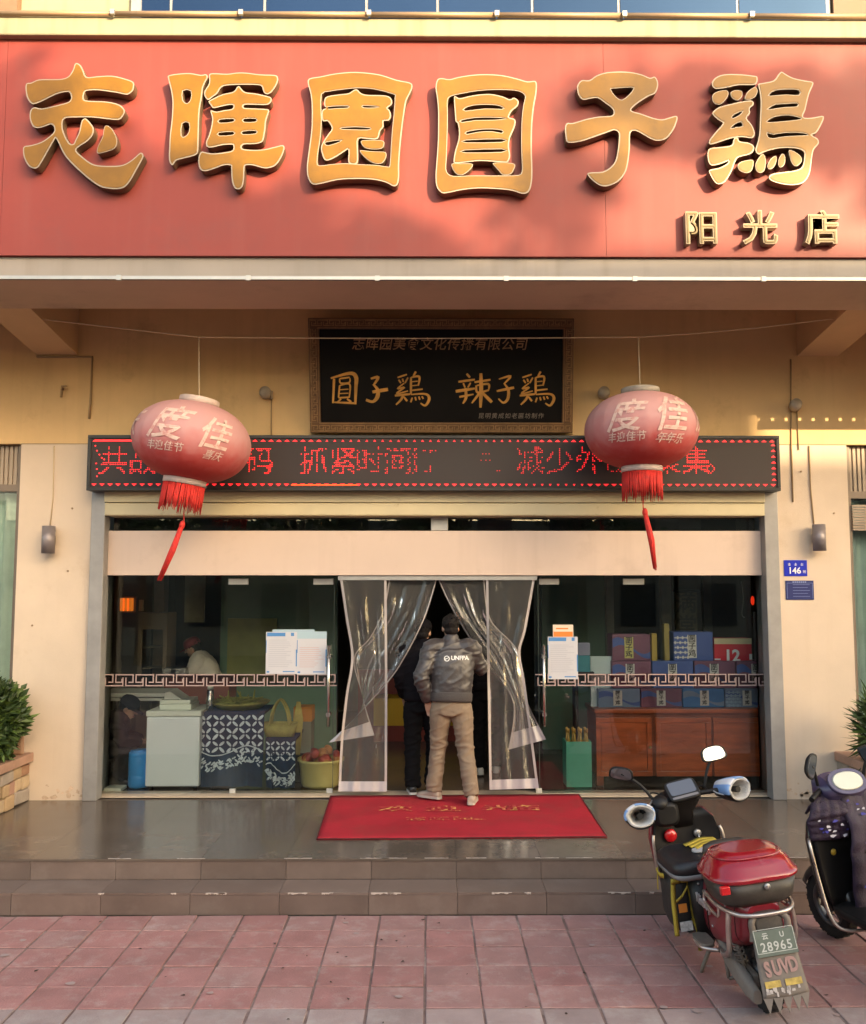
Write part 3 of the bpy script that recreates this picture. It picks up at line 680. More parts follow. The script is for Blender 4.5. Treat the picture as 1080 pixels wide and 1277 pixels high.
JI = [[(345,75,3),(387,61,3)],[(350,85,3),(360,100,3)],[(367,80,3),(371,95,3)],[(392,75,3),(378,100,3)],[(375,100,3),(345,125,3),(376,119,3),(340,147,3),(392,135,3)],[(333,156,4),(402,149,4)],[(370,148,4),(362,172,4),(338,197,3)],[(372,160,3),(388,181,4)],[(427,48,4),(415,70,3)],[(405,74,4),(405,150,4)],[(405,75,3),(442,71,4),(438,112,3)],[(408,94,2),(436,91,2)],[(408,112,2),(437,109,2)],[(405,133,3),(458,127,3)],[(405,151,3),(470,149,4),(487,170,5),(470,200,4),(448,190,3)],[(411,165,3),(404,186,3)],[(424,162,3),(428,178,3)],[(440,160,3),(445,175,3)],[(454,159,3),(461,171,3)]]
LA = [[(655,58,4),(670,75,4)],[(618,94,4),(692,84,4)],[(640,100,3),(648,120,3)],[(673,98,3),(660,120,3)],[(606,137,6),(692,124,4)],[(650,122,5),(652,165,5),(638,192,3)],[(622,162,4),(686,150,3)],[(690,96,4),(762,85,4)],[(698,110,4),(704,142,4),(755,131,4)],[(700,111,3),(752,104,4),(754,130,3)],[(719,56,6),(720,130,7),(717,210,5)],[(713,145,5),(678,190,3)],[(725,143,5),(768,186,6)]]
def board_pt(u, v):     # pixel -> point on the tilted board
    d = ray(u, v); n = PM.to_3x3() @ Vector((0, -1, 0)); p0 = PM @ Vector((0, -.0115, 0)); o = Vector((0, 0, ZC))
    return o + d * ((p0 - o).dot(n) / d.dot(n))
b = MB(); nrm = PM.to_3x3() @ Vector((0, -1, 0)); li = 0
for glyph, dx in ((YUAN, 0), (ZI1, 0), (JI, 0), (LA, 0), (ZI2, 0), (JI, 560)):
    for st in glyph:
        pts = catmull([Vector((x + dx, y, w * 1.3)) for x, y, w in st], 5); li += 1
        L_, R_ = [], []
        for i, p in enumerate(pts):
            d = (pts[min(i + 1, len(pts) - 1)] - pts[max(i - 1, 0)]); d.z = 0; d.normalize()
            w_ = p.z * (.72 + .28 * math.sin(PI * (i + .6) / (len(pts) + .2)))
            q = Vector((-d.y, d.x)) * w_
            f_ = lambda x, y: board_pt(400 + x * .27778, 450 + y * .27778) + nrm * (.0004 * (li % 12))
            L_.append(f_(p.x + q.x, p.y + q.y)); R_.append(f_(p.x - q.x, p.y - q.y))
        for i in range(len(pts) - 1): b.quad(L_[i], L_[i + 1], R_[i + 1], R_[i])
b.build('calligraphy', m_pgold, PQ)['kind'] = 'stuff'
def board_text(name, body, u, v, size, mat, **k):
    p = board_pt(u, v)
    put_text(name, body, size, mat, PQ, Matrix.Translation(p + nrm * .002) @ PM.to_3x3().to_4x4() @ FACE, **k)
board_text('small_inscription', '志晖园美食文化传播有限公司', 548, 430, .128, m_pdim, shear=.18, space=1.06, offset=.001)
board_text('maker_inscription', '昆明黄成如老匾坊制作', 637, 519, .058, M('plaque_faint', (.20, .16, .13), .6), shear=.15, space=1.25)

# ------------------------------------------------------------------ LED board
YE = 8.66
ex0, ex1, ez0, ez1 = xw(109, 578, YE), xw(972.5, 578, YE), zw(612, YE), zw(543, YE)
LED = thing('led_sign', 'long black LED message board with red dot lettering over the shop entrance', 'sign', ((ex0 + ex1) / 2, 8.87, ez0))
m_blk = M('black_plastic', (.018, .017, .017), .45, var=.1)
MB().box(ex0, ex1, YE + .008, 8.872, ez0, ez1).build('housing', m_blk, LED, bevel=.006)
b = MB(); fwd = .032
b.box(ex0, ex1, YE - .012, YE + .007, ez1 - fwd, ez1).box(ex0, ex1, YE - .012, YE + .007, ez0, ez0 + fwd).box(ex0, ex0 + fwd, YE - .012, YE + .007, ez0 + fwd, ez1 - fwd).box(ex1 - fwd, ex1, YE - .012, YE + .007, ez0 + fwd, ez1 - fwd)
b.build('frame', m_blk, LED, bevel=.004)
scr = MB().box(ex0 + fwd, ex1 - fwd, YE + .001, YE + .0075, ez0 + fwd, ez1 - fwd).build('screen', M('led_face', (.026, .016, .016), .6, var=.15, vs=1.5), LED)
m_led = M('red_led', (1, .02, .03), .5, emit=.42)
m_led2 = M('red_led_dim', (1, .02, .035), .5, emit=.2)
dots = MB(); dim = MB(); pitch = .0168
def dot(mb, x, z, s=.0062):
    mb.add([(x - s, YE - .001, z), (x, YE - .001, z - s), (x + s, YE - .001, z), (x, YE - .001, z + s)], [(0, 1, 2, 3)])
def inside(tris, x, y):
    for (a, b_, c) in tris:
        d1 = (x - b_[0]) * (a[1] - b_[1]) - (a[0] - b_[0]) * (y - b_[1]); d2 = (x - c[0]) * (b_[1] - c[1]) - (b_[0] - c[0]) * (y - c[1]); d3 = (x - a[0]) * (c[1] - a[1]) - (c[0] - a[0]) * (y - a[1])
        if not ((d1 < 0 or d2 < 0 or d3 < 0) and (d1 > 0 or d2 > 0 or d3 > 0)): return True
    return False
rl = random.Random(2)
def led_char(ch_, u, drop=0.0, v=577, size=.285, mb=None):
    me = text_mesh(ch_, size, offset=.0012, res=2); me.calc_loop_triangles()
    P = [(q.co.x, q.co.y) for q in me.vertices]
    T = [tuple(P[i] for i in t.vertices) for t in me.loop_triangles]
    c = at_y(u, v, YE); n = 9
    cz = 0
    for i in range(-n, n + 1):
        for j in range(-n, n + 1):
            x, y = i * pitch, j * pitch
            if inside(T, x, y) and rl.random() >= drop: dot(mb or dots, c.x + x, c.z + y)
for ch_, u, dr_ in (('共', 142, .1), ('战', 178, .1), ('码', 324, .1), ('，', 344, 0), ('抓', 391, .12), ('紧', 428, .05), ('时', 461, .3), ('间', 496, .4), ('打', 528, .55), ('减', 661, .3), ('少', 698, .3), ('外', 735, .25), ('出', 771, .3), ('聚', 832, .05), ('集', 868, 0), ('。', 897, 0)):
    led_char(ch_, u, dr_, mb=dim if dr_ >= .3 else dots)
for pu, pv in ((119, 556), (121, 562), (124, 567), (127, 571), (130, 573), (120, 578), (121, 585), (124, 590), (121, 594)): p = at_y(pu, pv, YE); dot(dots, p.x, p.z, .009)
for pu, pv in ((602, 566), (606, 566), (610, 566), (600, 574), (606, 574), (611, 574), (620, 587), (623, 587)): p = at_y(pu, pv, YE); dot(dim, p.x, p.z, .005)
def tri(x, z, up_, mb, s=.024):
    d = .021 * (1 if up_ else -1)
    mb.add([(x - s, YE - .001, z), (x + s, YE - .001, z), (x, YE - .001, z + d)], [(0, 1, 2)])
n = 86
for i in range(n):
    x = lerp(ex0 + .07, ex1 - .07, i / (n - 1)); q = i / n
    faint = .33 < q < .62
    if faint and i % 2: pass
    tri(x, ez1 - .062, True, dim if faint else dots, .014 if faint else .026)
    fb = .62 < q < .72
    tri(x, ez0 + .066, False, dim if fb else dots, .014 if fb else .026)
for i in range(7):
    z = lerp(ez0 + .10, ez1 - .10, i / 6); tri(ex1 - .06, z, True, dots)
MB().box(ex0 + .07, ex0 + .42, YE - .002, YE - .001, ez1 - .062, ez1 - .046).build('light_bar', m_led, scr)
MB().box(xw(363, 608, YE), xw(446, 608, YE), YE - .002, YE - .001, ez0 + .052, ez0 + .060).build('light_bar', M('orange_led', (1, .10, .01), .5, emit=.35), scr)
o = dots.build('led_dots', m_led, scr); o['kind'] = 'stuff'
o = dim.build('led_dots', m_led2, scr); o['kind'] = 'stuff'

# ------------------------------------------------------------------ lanterns on their string
def lantern_mat(name):
    if name in MATS: return MATS[name]
    m = bpy.data.materials.new(name); m.use_nodes = True; MATS[name] = m
    t = m.node_tree; N = t.nodes; L = t.links; b = N['Principled BSDF']
    tc = N.new('ShaderNodeTexCoord'); sp = N.new('ShaderNodeSeparateXYZ'); L.new(tc.outputs['Object'], sp.inputs[0])
    nz = N.new('ShaderNodeTexNoise'); nz.inputs['Scale'].default_value = 7; nz.inputs['Detail'].default_value = 6; L.new(tc.outputs['Object'], nz.inputs['Vector'])
    ad = N.new('ShaderNodeMath'); ad.operation = 'MULTIPLY_ADD'; ad.inputs[1].default_value = .26; L.new(nz.outputs['Fac'], ad.inputs[0]); L.new(sp.outputs['Z'], ad.inputs[2])
    mr = N.new('ShaderNodeMapRange'); mr.inputs[1].default_value = -.12; mr.inputs[2].default_value = .22; L.new(ad.outputs[0], mr.inputs[0])
    cr = N.new('ShaderNodeValToRGB'); e = cr.color_ramp.elements      # cloth faded by years of sun from the top down
    e[0].position = 0; e[0].color = (.40, .030, .028, 1); e[1].position = 1; e[1].color = (.47, .245, .245, 1)
    x = e.new(.26); x.color = (.44, .075, .075, 1); x = e.new(.48); x.color = (.46, .150, .150, 1)
    L.new(mr.outputs[0], cr.inputs[0]); L.new(cr.outputs[0], b.inputs['Base Color'])
    b.inputs['Roughness'].default_value = .75
    w = N.new('ShaderNodeTexWave')
    b.inputs['Subsurface Weight'].default_value = 0
    return m
m_lan = lantern_mat('faded_lantern_cloth')
m_cap = M('lantern_cap', (.55, .44, .41), .5, var=.15, vs=8)
m_capd = M('lantern_cap_old', (.30, .27, .24), .6, var=.3, vs=9)
m_tas = M('red_tassel', (.52, .022, .018), .7, var=.25, vs=20)
m_cord = M('pale_cord', (.60, .48, .34), .8)
m_ltext = M('lantern_lettering', (.60, .43, .38), .75, var=.12, vs=20, dirt=((.54, .26, .24), 16, .5, .62))
def make_lantern(label, u, v, Y, wpx, tilt, capm, texts, seed, tail):
    c = at_y(u, v, Y); k = (wpx / 2) * (Y / ray(u, v).y) / F * 1.0
    R_ = wpx / 2 / F * (Y / ray(u, v).y); H_ = R_ * .70
    T = thing('paper_lantern', label, 'lantern', c, (0, tilt, 0), 'old red lanterns hung on the string')
    rr = random.Random(seed)
    g = MB(); nu, nv = 72, 26; rings = []
    for i in range(nv + 1):
        a = lerp(-1.27, 1.27, i / nv); ring = []
        for k_ in range(nu):
            th = 2 * PI * k_ / nu
            rib = 1 - .013 * abs(math.sin(th * 12)) ** .5 * 0 - .012 * (1 - abs(math.sin(th * 12)))
            r = R_ * math.cos(a) ** .86 * rib
            ring.append((r * math.cos(th), r * math.sin(th), H_ * math.sin(a) / math.sin(1.27) * .93))
        rings.append(ring)
    g.loft(rings)
    gl = g.build('globe', m_lan, T, local=True)
    rt_ = R_ * math.cos(1.27) ** .86
    MB().lathe([(rt_ * .80, .0), (rt_ * .98, 0), (rt_ * .96, .062), (rt_ * .92, .066), (rt_ * .80, .066)], 28, Matrix.Translation((0, 0, H_ * .90))).build('top_cap', capm, T, local=True)
    MB().lathe([(rt_ * .75, .0), (rt_ * 1.03, 0), (rt_ * 1.03, .055), (rt_ * .75, .055)], 28, Matrix.Translation((0, 0, -H_ * .93 - .048))).build('bottom_rim', m_cap, T, local=True)
    # projected lettering
    for body, ang, zz, size in texts:
        me = text_mesh(body, size, offset=size * .012, shear=.28)
        bm = bmesh.new(); bm.from_mesh(me); bmesh.ops.triangulate(bm, faces=bm.faces)
        for _ in range(2):
            es = [e for e in bm.edges if e.calc_length() > size * .16]
            if es: bmesh.ops.subdivide_edges(bm, edges=es, cuts=1); bmesh.ops.triangulate(bm, faces=bm.faces)
        for vv in bm.verts:
            z = zz + vv.co.y; a = math.asin(max(-.99, min(.99, z / (H_ * .93) * math.sin(1.27))))
            r = R_ * math.cos(a) ** .86 + .0035; th = -PI / 2 + ang + vv.co.x / max(.05, r)
            vv.co = Vector((r * math.cos(th), r * math.sin(th), z))
        bm.to_mesh(me); bm.free(); me.materials.clear(); me.materials.append(m_ltext); link('lettering', me, gl, local=True)
    f = MB(); zf = -H_ * .93 - .05
    for i in range(90):
        th = 2 * PI * i / 90 + rr.uniform(-.03, .03); l = rr.uniform(.17, .26); r0 = rt_ * .95
        sw = rr.uniform(-.02, .02)
        f.tube([(r0 * math.cos(th), r0 * math.sin(th), zf), (r0 * 1.03 * math.cos(th + sw), r0 * 1.03 * math.sin(th + sw), zf - l * .5), ((r0 * 1.05) * math.cos(th + 2 * sw), r0 * 1.05 * math.sin(th + 2 * sw), zf - l)], [.008, .007, .003], 5)
    f.build('fringe', m_tas, T, local=True)
    dx, dl = tail
    Ri = Matrix.Rotation(-tilt, 3, 'Y')
    t0 = Vector((0, 0, zf)); pts = [Ri @ Vector(p) for p in ((0, 0, 0), (.005, 0, -.33), (.01 + dx * .1, 0, -.36))]
    MB().tube([t0 + p for p in pts], .005, 6).build('tassel_cord', m_tas, T, local=True)
    q = MB(); st = pts[-1]
    q.ell(t0 + st, (.026, .026, .04), 12, 8)
    for i in range(16):
        th = 2 * PI * i / 16; o_ = Vector((.016 * math.cos(th), .016 * math.sin(th), 0))
        en = Ri @ Vector((dx, 0, -.36 - dl * rr.uniform(.92, 1.0)))
        mid = (st + en) / 2 + Ri @ Vector((.012, 0, 0))
        q.tube([t0 + st + o_ * .8, t0 + mid + o_ * rr.uniform(.9, 1.6), t0 + en + o_ * rr.uniform(.4, 1.2)], [.008, .008, .003], 5)
    q.build('tassel', m_tas, T, local=True)
    return T, c, H_
YLN = 8.05
LT1, c1, h1 = make_lantern('faded red lantern at left, tilted, hanging in front of the message board', 239.5, 551, YLN, 146, math.radians(9), m_cap, [('度', -.22, .06, .33), ('佳', .60, .03, .30), ('庆', -1.15, .05, .28), ('丰迎佳节', -.2, -.13, .085), ('喜庆', .66, -.14, .085)], 4, (-.20, .50))
LT2, c2, h2_ = make_lantern('faded red lantern at right with grey cap, hanging level by the plaque', 799.5, 537, YLN, 140, 0, m_capd, [('度', -.54, .04, .31), ('佳', .30, .05, .34), ('庆', 1.2, .05, .28), ('丰迎佳节', -.52, -.13, .085), ('年年乐', .30, -.145, .09)], 5, (.10, .52))
ST = thing('hanging_string', 'thin pale string stretched across the porch between the two beams', 'string', (0, YLN, 4.45))
A = Vector((BL, YLN, 4.44)); p1 = at_y(248, 420.5, YLN); p2 = at_y(796, 420.5, YLN); Bq = Vector((BR, YLN, 4.46))
pts = [A + (p1 - A) * t for t in (0, .5)] + [p1] + [p1 + (p2 - p1) * t + Vector((0, 0, -.012 * math.sin(PI * t))) for t in (.25, .5, .75)] + [p2] + [p2 + (Bq - p2) * t + Vector((0, 0, -.02 * math.sin(PI * t))) for t in (.3, .6)] + [Bq]
MB().tube(pts, .0048, 6).build('cord', m_cord, ST)
MB().tube([p1, c1 + Matrix.Rotation(math.radians(9), 3, 'Y') @ Vector((0, 0, h1 * .97))], .0055, 6).build('drop_cord', m_cord, ST)
MB().tube([p2, c2 + Vector((0, 0, h2_ * .97))], .0055, 6).build('drop_cord', m_cord, ST)

# ------------------------------------------------------------------ wall fittings
m_sc = M('sconce_grey', (.25, .22, .23), .45, .3, var=.08)
m_dk = M('dark_hole', (.02, .02, .02), .6)
def sconce(label, u, v0, v1, rw):
    Y = YW - .10; a = at_y(u, v0, Y); b_ = at_y(u, v1, Y)
    T = thing('wall_sconce', label, 'wall lamp', (a.x, YW, b_.z), None, 'cylinder lamps on the two piers')
    h = a.z - b_.z
    MB().lathe([(rw * .86, .004), (rw, 0), (rw, h), (rw * .86, h - .004)], 24, Matrix.Translation((a.x, Y, b_.z))).build('lamp_body', m_sc, T)
    MB().lathe([(.002, .006), (rw * .84, .006), (rw * .84, h - .006), (.002, h - .006)], 20, Matrix.Translation((a.x, Y, b_.z))).build('lens', m_dk, T)
    MB().box(a.x - .03, a.x + .03, Y + rw * .6, YW - .001, b_.z + h * .32, b_.z + h * .66).build('bracket', m_sc, T, bevel=.004)
sconce('grey cylinder wall lamp on the pier left of the entrance', 61, 656, 690, .062)
sconce('grey cylinder wall lamp on the pier above the blue number plate', 1021, 654, 687, .062)
def conduit(label, pts, r=.006, mat=None):
    pp = [at_y(u, v, YW - r - .004) for u, v in pts]
    o = MB().tube(pp, r, 6).build('wall_cable', mat or m_trunk); tag(o, label, 'cable')
m_trunk = M('painted_cable', (.33, .22, .12), .8)
m_pale = M('pale_cable', (.55, .42, .28), .8)
conduit('brown cable stub bent into a corner high on the left wall', [(46, 445), (115, 445), (113, 500), (111, 522)], .012)
conduit('thin cable dropping to the left cylinder lamp', [(67.5, 556), (66, 620), (62.5, 655)], .006, m_pale)
conduit('long cable running down beside the right end of the message board', [(986, 448), (986.5, 500), (987, 560), (989, 626)], .008)
conduit('short cable running down to the right cylinder lamp', [(1009, 556), (1011, 610), (1015, 653)], .007)
m_pale_f = M('fitting_grey', (.34, .28, .22), .6, var=.2, vs=8)
def cctv(label, u, v):
    p = at_y(u, v, YW - .05); T = thing('spotlight', label, 'light', (p.x, YW, p.z))
    MB().lathe([(.002, 0), (.05, 0), (.06, .05), (.05, .09), (.002, .09)], 16, Matrix.Translation(p) @ Matrix.Rotation(math.radians(70), 4, 'X')).build('head', m_pale_f, T)
    MB().box(p.x - .02, p.x + .06, YW - .03, YW - .001, p.z - .03, p.z + .05).build('bracket', m_pale_f, T, bevel=.004)
    MB().tube([(p.x + .045, YW - .012, p.z - .03), (p.x + .05, YW - .012, p.z - .42)], .006, 6).build('lead', m_trunk, T)
cctv('small grey spotlight on the wall between left lantern and plaque', 332, 493)
cctv('small grey spotlight on the wall behind the right lantern', 752, 493)
cctv('small round fitting at the lattice of light on the right wall', 990, 508)
p = at_y(78, 486, YW - .02)
tag(MB().tube([p, p + Vector((.02, -.06, .02)), p + Vector((.06, -.06, .02))], .012, 8).tube([p + Vector((0, -.02, 0)), p + Vector((0, -.03, -.08))], .012, 8).build('wall_hook', m_trunk), 'small dark hook on the upper left wall', 'hook')

# number plate and blue notice plate on the right pier
def plate(name, label, cat, u0, v0, u1, v1, col, thick=.006):
    a, b_ = at_y(u0, v0, YW - .008), at_y(u1, v1, YW - .008)
    T = thing(name, label, cat, ((a.x + b_.x) / 2, YW, b_.z))
    MB().box(a.x, b_.x, YW - .008, YW - .001, b_.z, a.z).build('plate', col, T, bevel=.002)
    return T, a, b_
m_bl = M('enamel_blue', (.01, .025, .45), .3); m_navy = M('notice_navy', (.012, .022, .13), .4); m_wt = M('white_print', (.75, .75, .75), .6)
T, a, b_ = plate('number_plate', 'bright blue house number plate reading 146 on the right pier', 'number plate', 977.5, 698.5, 1007, 718.5, m_bl)
cx = (a.x + b_.x) / 2; Yp = YW - .0095
put_text('number', '146', .085, m_wt, T, Matrix.Translation((cx - .012, Yp, lerp(a.z, b_.z, .67))) @ FACE, offset=.002)
put_text('small_number', '附', .032, m_wt, T, Matrix.Translation((cx + .085, Yp, lerp(a.z, b_.z, .74))) @ FACE)
b = MB()
for i_ in (-1, 0, 1):
    zc_ = lerp(a.z, b_.z, .25); xc_ = cx + .062 * i_
    b.box(xc_ - .014, xc_ + .014, Yp - .0005, Yp, zc_ - .002, zc_ + .002).box(xc_ - .002, xc_ + .002, Yp - .0005, Yp, zc_ + .0021, zc_ + .012).box(xc_ - .002, xc_ + .002, Yp - .0005, Yp, zc_ - .012, zc_ - .0021).box(xc_ - .012, xc_ + .012, Yp - .0005, Yp, zc_ - .015, zc_ - .0121)
b.build('small_print', m_wt, T)
T, a, b_ = plate('notice_plate', 'dark navy notice plate screwed below the number plate', 'plate', 979.5, 724, 1015.5, 748, m_navy)
cx = (a.x + b_.x) / 2
b = MB(); e = .012; zz0, zz1 = b_.z + e, a.z - .026
for (xa, xb, za, zb) in ((a.x + e, b_.x - e, zz1, zz1 + .003), (a.x + e, a.x + e + .003, zz0, zz1), (b_.x - e - .003, b_.x - e, zz0, zz1)): b.box(xa, xb, Yp - .0005, Yp, za, zb)
for i in range(5): b.box(a.x + .07, b_.x - .04 - .02 * (i % 2), Yp - .0005, Yp, lerp(zz0 + .02, zz1 - .015, i / 4), lerp(zz0 + .02, zz1 - .015, i / 4) + .003)
b.build('printed_lines', M('notice_print', (.20, .26, .5), .6), T)
b = MB()
for i_ in range(7): b.box(cx - .07 + .02 * i_, cx - .056 + .02 * i_, Yp - .0005, Yp, a.z - .02, a.z - .008)
b.build('small_print', M('notice_print'), T)
# ------------------------------------------------------------------ glass front
GF = thing('shop_window', 'frameless clear glass shop front with a pink key pattern band across it', 'glass front', (0, YG, 0))
gp = [(IXL + .004, xw(421, 900, YG)), (xw(667, 900, YG), IXR - .004)]
m_film = M('pink_film', (.37, .27, .255), .6)
m_steel = M('brushed_steel', (.55, .53, .50), .25, .95)
Zk0, Zk1 = zw(855.5, YG), zw(840.5, YG)
for i, (a, b_) in enumerate(gp):
    pane = MB().box(a, b_, YG, YG + .012, .008, Z718 + .10).build('pane', m_glass, GF)
    k = MB(); per = 25.3 / 1130 * 8.95
    key_strips(k, a + .01, b_ - .01, Zk0, Zk1, YG - .003, per, .0115)
    k.build('key_band', m_film, pane)
    dk = MB().quad((a + .01, YG + .014, Zk0), (b_ - .01, YG + .014, Zk0), (b_ - .01, YG + .014, Zk1), (a + .01, YG + .014, Zk1)).build('band_backing', glass_mat('maroon_film', (.42, .26, .27), .2), pane)
# joints of the fixed and sliding leaves
for u in (416, 672):
    x = xw(u, 850, YG)
    MB().box(x - .0025, x + .0025, YG - .002, YG + .014, .012, Z718 + .09).build('joint', M('clear_edge', (.05, .07, .06), .3), GF)
for u0, u1 in ((285, 310), (391, 416), (672, 697), (777, 803)):
    MB().box(xw(u0, 725, YG), xw(u1, 725, YG), YG - .012, YG + .02, zw(729, YG), zw(721.5, YG)).build('patch_fitting', M('patch_steel', (.55, .55, .52), .4, .3), GF, bevel=.003)
for u in (290, 411, 672):
    MB().box(xw(u, 990, YG) - .03, xw(u, 990, YG) + .03, YG - .012, YG + .02, .008, .05).build('patch_fitting', M('patch_steel'), GF, bevel=.003)
for u in (410.5, 677.5):
    x = xw(u, 850, YG); z0, z1 = zw(906, YG - .06), zw(805, YG - .06)
    hd = MB().tube([(x, YG - .06, z0), (x, YG - .06, z1)], .016, 12).build('door_handle', m_steel, GF)
    for v in (819, 891):
        z = zw(v, YG - .06)
        MB().tube([(x, YG - .075, z), (x, YG + .03, z)], .024, 12).build('standoff', m_steel, hd)

# papers taped inside the glass
m_paper = M('white_paper', (.52, .53, .58), .7, var=.02, vs=3); m_ptr = M('paper_blue_print', (.06, .22, .50), .6); m_plil = M('paper_pale_print', (.40, .41, .48), .7); m_cy = M('paper_pale_blue', (.36, .50, .58), .7)
def paper(label, u0, v0, u1, v1, head, pink=False, dy=0.0):
    Y = YG - .0035 - dy; a, c = at_y(u0, v0, Y), at_y(u1, v1, Y)
    T = thing('notice_paper', label, 'notice', ((a.x + c.x) / 2, Y, c.z))
    MB().box(a.x, c.x, Y, Y + .0012, c.z, a.z).build('sheet', m_paper, T)
    Lx = lambda t: lerp(a.x, c.x, t); Lz = lambda t: lerp(a.z, c.z, t)
    b = MB()
    if head: b.box(Lx(.03), Lx(.62), Y - .0006, Y - .0001, Lz(.105), Lz(.02)); b.box(Lx(.80), Lx(.90), Y - .0006, Y - .0001, Lz(.10), Lz(.02))
    b.box(Lx(.0), Lx(.02), Y - .0006, Y - .0001, Lz(.5), Lz(.2)); b.box(Lx(.965), Lx(1), Y - .0006, Y - .0001, Lz(.82), Lz(.42))
    b.box(Lx(.55), Lx(.93), Y - .0006, Y - .0001, Lz(.955), Lz(.93)); b.box(Lx(.03), Lx(.12), Y - .0006, Y - .0001, Lz(.97), Lz(.93))
    b.build('blue_print', m_ptr, T)['kind'] = 'stuff'
    b = MB(); rr = random.Random(u0)
    for i in range(15):
        t = .19 + i * .045
        if pink and t < .35: continue
        b.box(Lx(.09), Lx(rr.uniform(.6, .9)), Y - .0006, Y - .0001, Lz(t + .012), Lz(t))
    b.build('text_lines', M('paper_pink_print', (.52, .36, .38), .7) if pink else m_plil, T)
    b = MB().box(Lx(.0), Lx(1), Y - .00005, Y - .00001, Lz(.17), Lz(0)).build('tint', m_cy, T) if pink else None
paper('left white notice sheet with blue heading on the left glass', 332, 788, 370, 840.5, True)
paper('right pale pink notice sheet on the left glass beside the door handle', 370.6, 787.5, 407, 841, False, True, .0)
a, c = at_y(340, 785, YG - .001), at_y(392, 800, YG - .001)
tag(MB().box(a.x, c.x, YG - .0015, YG - .0006, c.z, a.z).build('backing_sheet', m_cy), 'pale blue backing sheet peeping out above the two notices', 'paper')
paper('white notice sheet with blue heading on the right glass', 683, 794, 721, 847, True)
a, c = at_y(689.5, 779, YG - .003), at_y(715, 794, YG - .003)
T = thing('sticker', 'small white and orange sticker above the right hand notice', 'sticker', ((a.x + c.x) / 2, YG, c.z))
MB().box(a.x, c.x, YG - .003, YG - .001, c.z, a.z).build('label', M('sticker_cream', (.75, .62, .5), .5), T)
MB().box(a.x + .006, c.x - .006, YG - .0036, YG - .0031, c.z, lerp(c.z, a.z, .42)).box(a.x + .03, c.x - .05, YG - .0036, YG - .0031, lerp(c.z, a.z, .62), lerp(c.z, a.z, .74)).build('print', M('sticker_orange', (.75, .22, .04), .5), T)

# ------------------------------------------------------------------ clear plastic door curtain
m_pvc = glass_mat('clear_pvc', (.80, .79, .78), 1.0, .12, .13, (.72, .70, .69), bump=.7, bs=3.6)
m_hem = M('pale_hem', (.40, .36, .35), .5); m_hemw = M('white_hem', (.46, .44, .46), .5)
def sheet(label, L_, R_, Y, amp, seed, hem, cross=0.0, hems=(True, True), group=None):
    T = thing('door_curtain', label, 'curtain', (0, 0, 0), None, 'clear plastic curtain panels in the doorway')
    def edge(P, t):
        v = lerp(P[0][1], P[-1][1], t)
        for i in range(len(P) - 1):
            if P[i][1] <= v <= P[i + 1][1] + 1e-6:
                return None
        return None
    l = catmull([Vector((u, v, 0)) for u, v in L_], 8); r = catmull([Vector((u, v, 0)) for u, v in R_], 8)
    def samp(P, t):
        d = [0]
        for i in range(1, len(P)): d.append(d[-1] + (P[i] - P[i - 1]).length)
        s_ = t * d[-1]
        for i in range(1, len(P)):
            if d[i] >= s_ - 1e-9: return P[i - 1].lerp(P[i], (s_ - d[i - 1]) / max(1e-9, d[i] - d[i - 1]))
        return P[-1]
    nv_, nu_ = 46, 30
    def pt(t, s_, off=0.0):
        a, c = samp(l, t), samp(r, t); uv = a.lerp(c, s_)
        wpx = abs(c.x - a.x); full = abs(r[0].x - l[0].x) + 1
        fold = amp * (1.0 - min(1, wpx / full) * .55)
        w = fold * (math.sin(s_ * 17 + seed + 1.8 * math.sin(t * 4 + seed)) * .6 + math.sin(s_ * 31 + seed * 2 + t * 5) * .3) * min(1, t * 5 + .25)
        w += .016 * noise.noise(Vector((s_ * 5, t * 7, seed)))
        y = Y + w + off + cross * math.sin(PI * t) 
        return at_y(uv.x, uv.y, y)
    rows_ = [[pt(i / nv_, j / nu_) for j in range(nu_ + 1)] for i in range(nv_ + 1)]
    m = MB(); m.loft(rows_, 0, True, False, False); m.build('film', m_pvc, T)
    hw = .0
    for side, on in ((0, hems[0]), (1, hems[1])):
        if not on: continue
        m = MB(); rows2 = []
        for i in range(nv_ + 1):
            t = i / nv_; a, c = pt(t, 0), pt(t, 1); wd = max(.05, (c - a).length); ds = min(.5, (.024 if cross == 0 else .012) / wd)
            s0, s1 = (0, ds) if side == 0 else (1 - ds, 1)
            rows2.append([pt(t, s0, -.004), pt(t, s1, -.004)])
        m.loft(rows2, 0, True, False, False); m.build('side_hem', m_hem, T)
    m = MB(); rows2 = [[pt(t, j / nu_, -.006) for j in range(nu_ + 1)] for t in (1 - hem, 1 - hem * .5, 1)]
    m.loft(rows2, 0, True, False, False); m.build('bottom_hem', m_hemw, T)
    return T
YCV = 9.02
sheet('left outer clear curtain panel hanging straight to the floor', [(424, 722), (431, 770), (438, 820), (431, 868), (425, 925), (422, 987)], [(482, 722), (483, 850), (482.5, 987)], YCV - .03, .032, 1.3, .047)
sheet('left inner clear curtain panel pulled aside and twisted behind the outer one', [(485, 722), (478, 760), (461, 795), (441, 821), (452, 868), (467, 917)], [(545, 722), (530, 770), (505, 820), (483, 852), (445, 893), (410, 926)], YCV + .03, .05, 2.1, .085, .001)
sheet('right outer clear curtain panel hanging straight to the floor', [(606, 722), (608, 850), (610.5, 985)], [(667, 722), (656, 785), (649, 813), (655, 852), (664, 920), (672, 983)], YCV - .03, .032, 4.2, .047)
sheet('right inner clear curtain panel gathered to the right behind the outer one', [(546, 722), (562, 756), (585, 795), (614, 836), (640, 878), (634, 935)], [(604, 722), (612, 772), (646, 812), (655, 868), (681, 922)], YCV + .03, .05, 3.4, .09, .001)
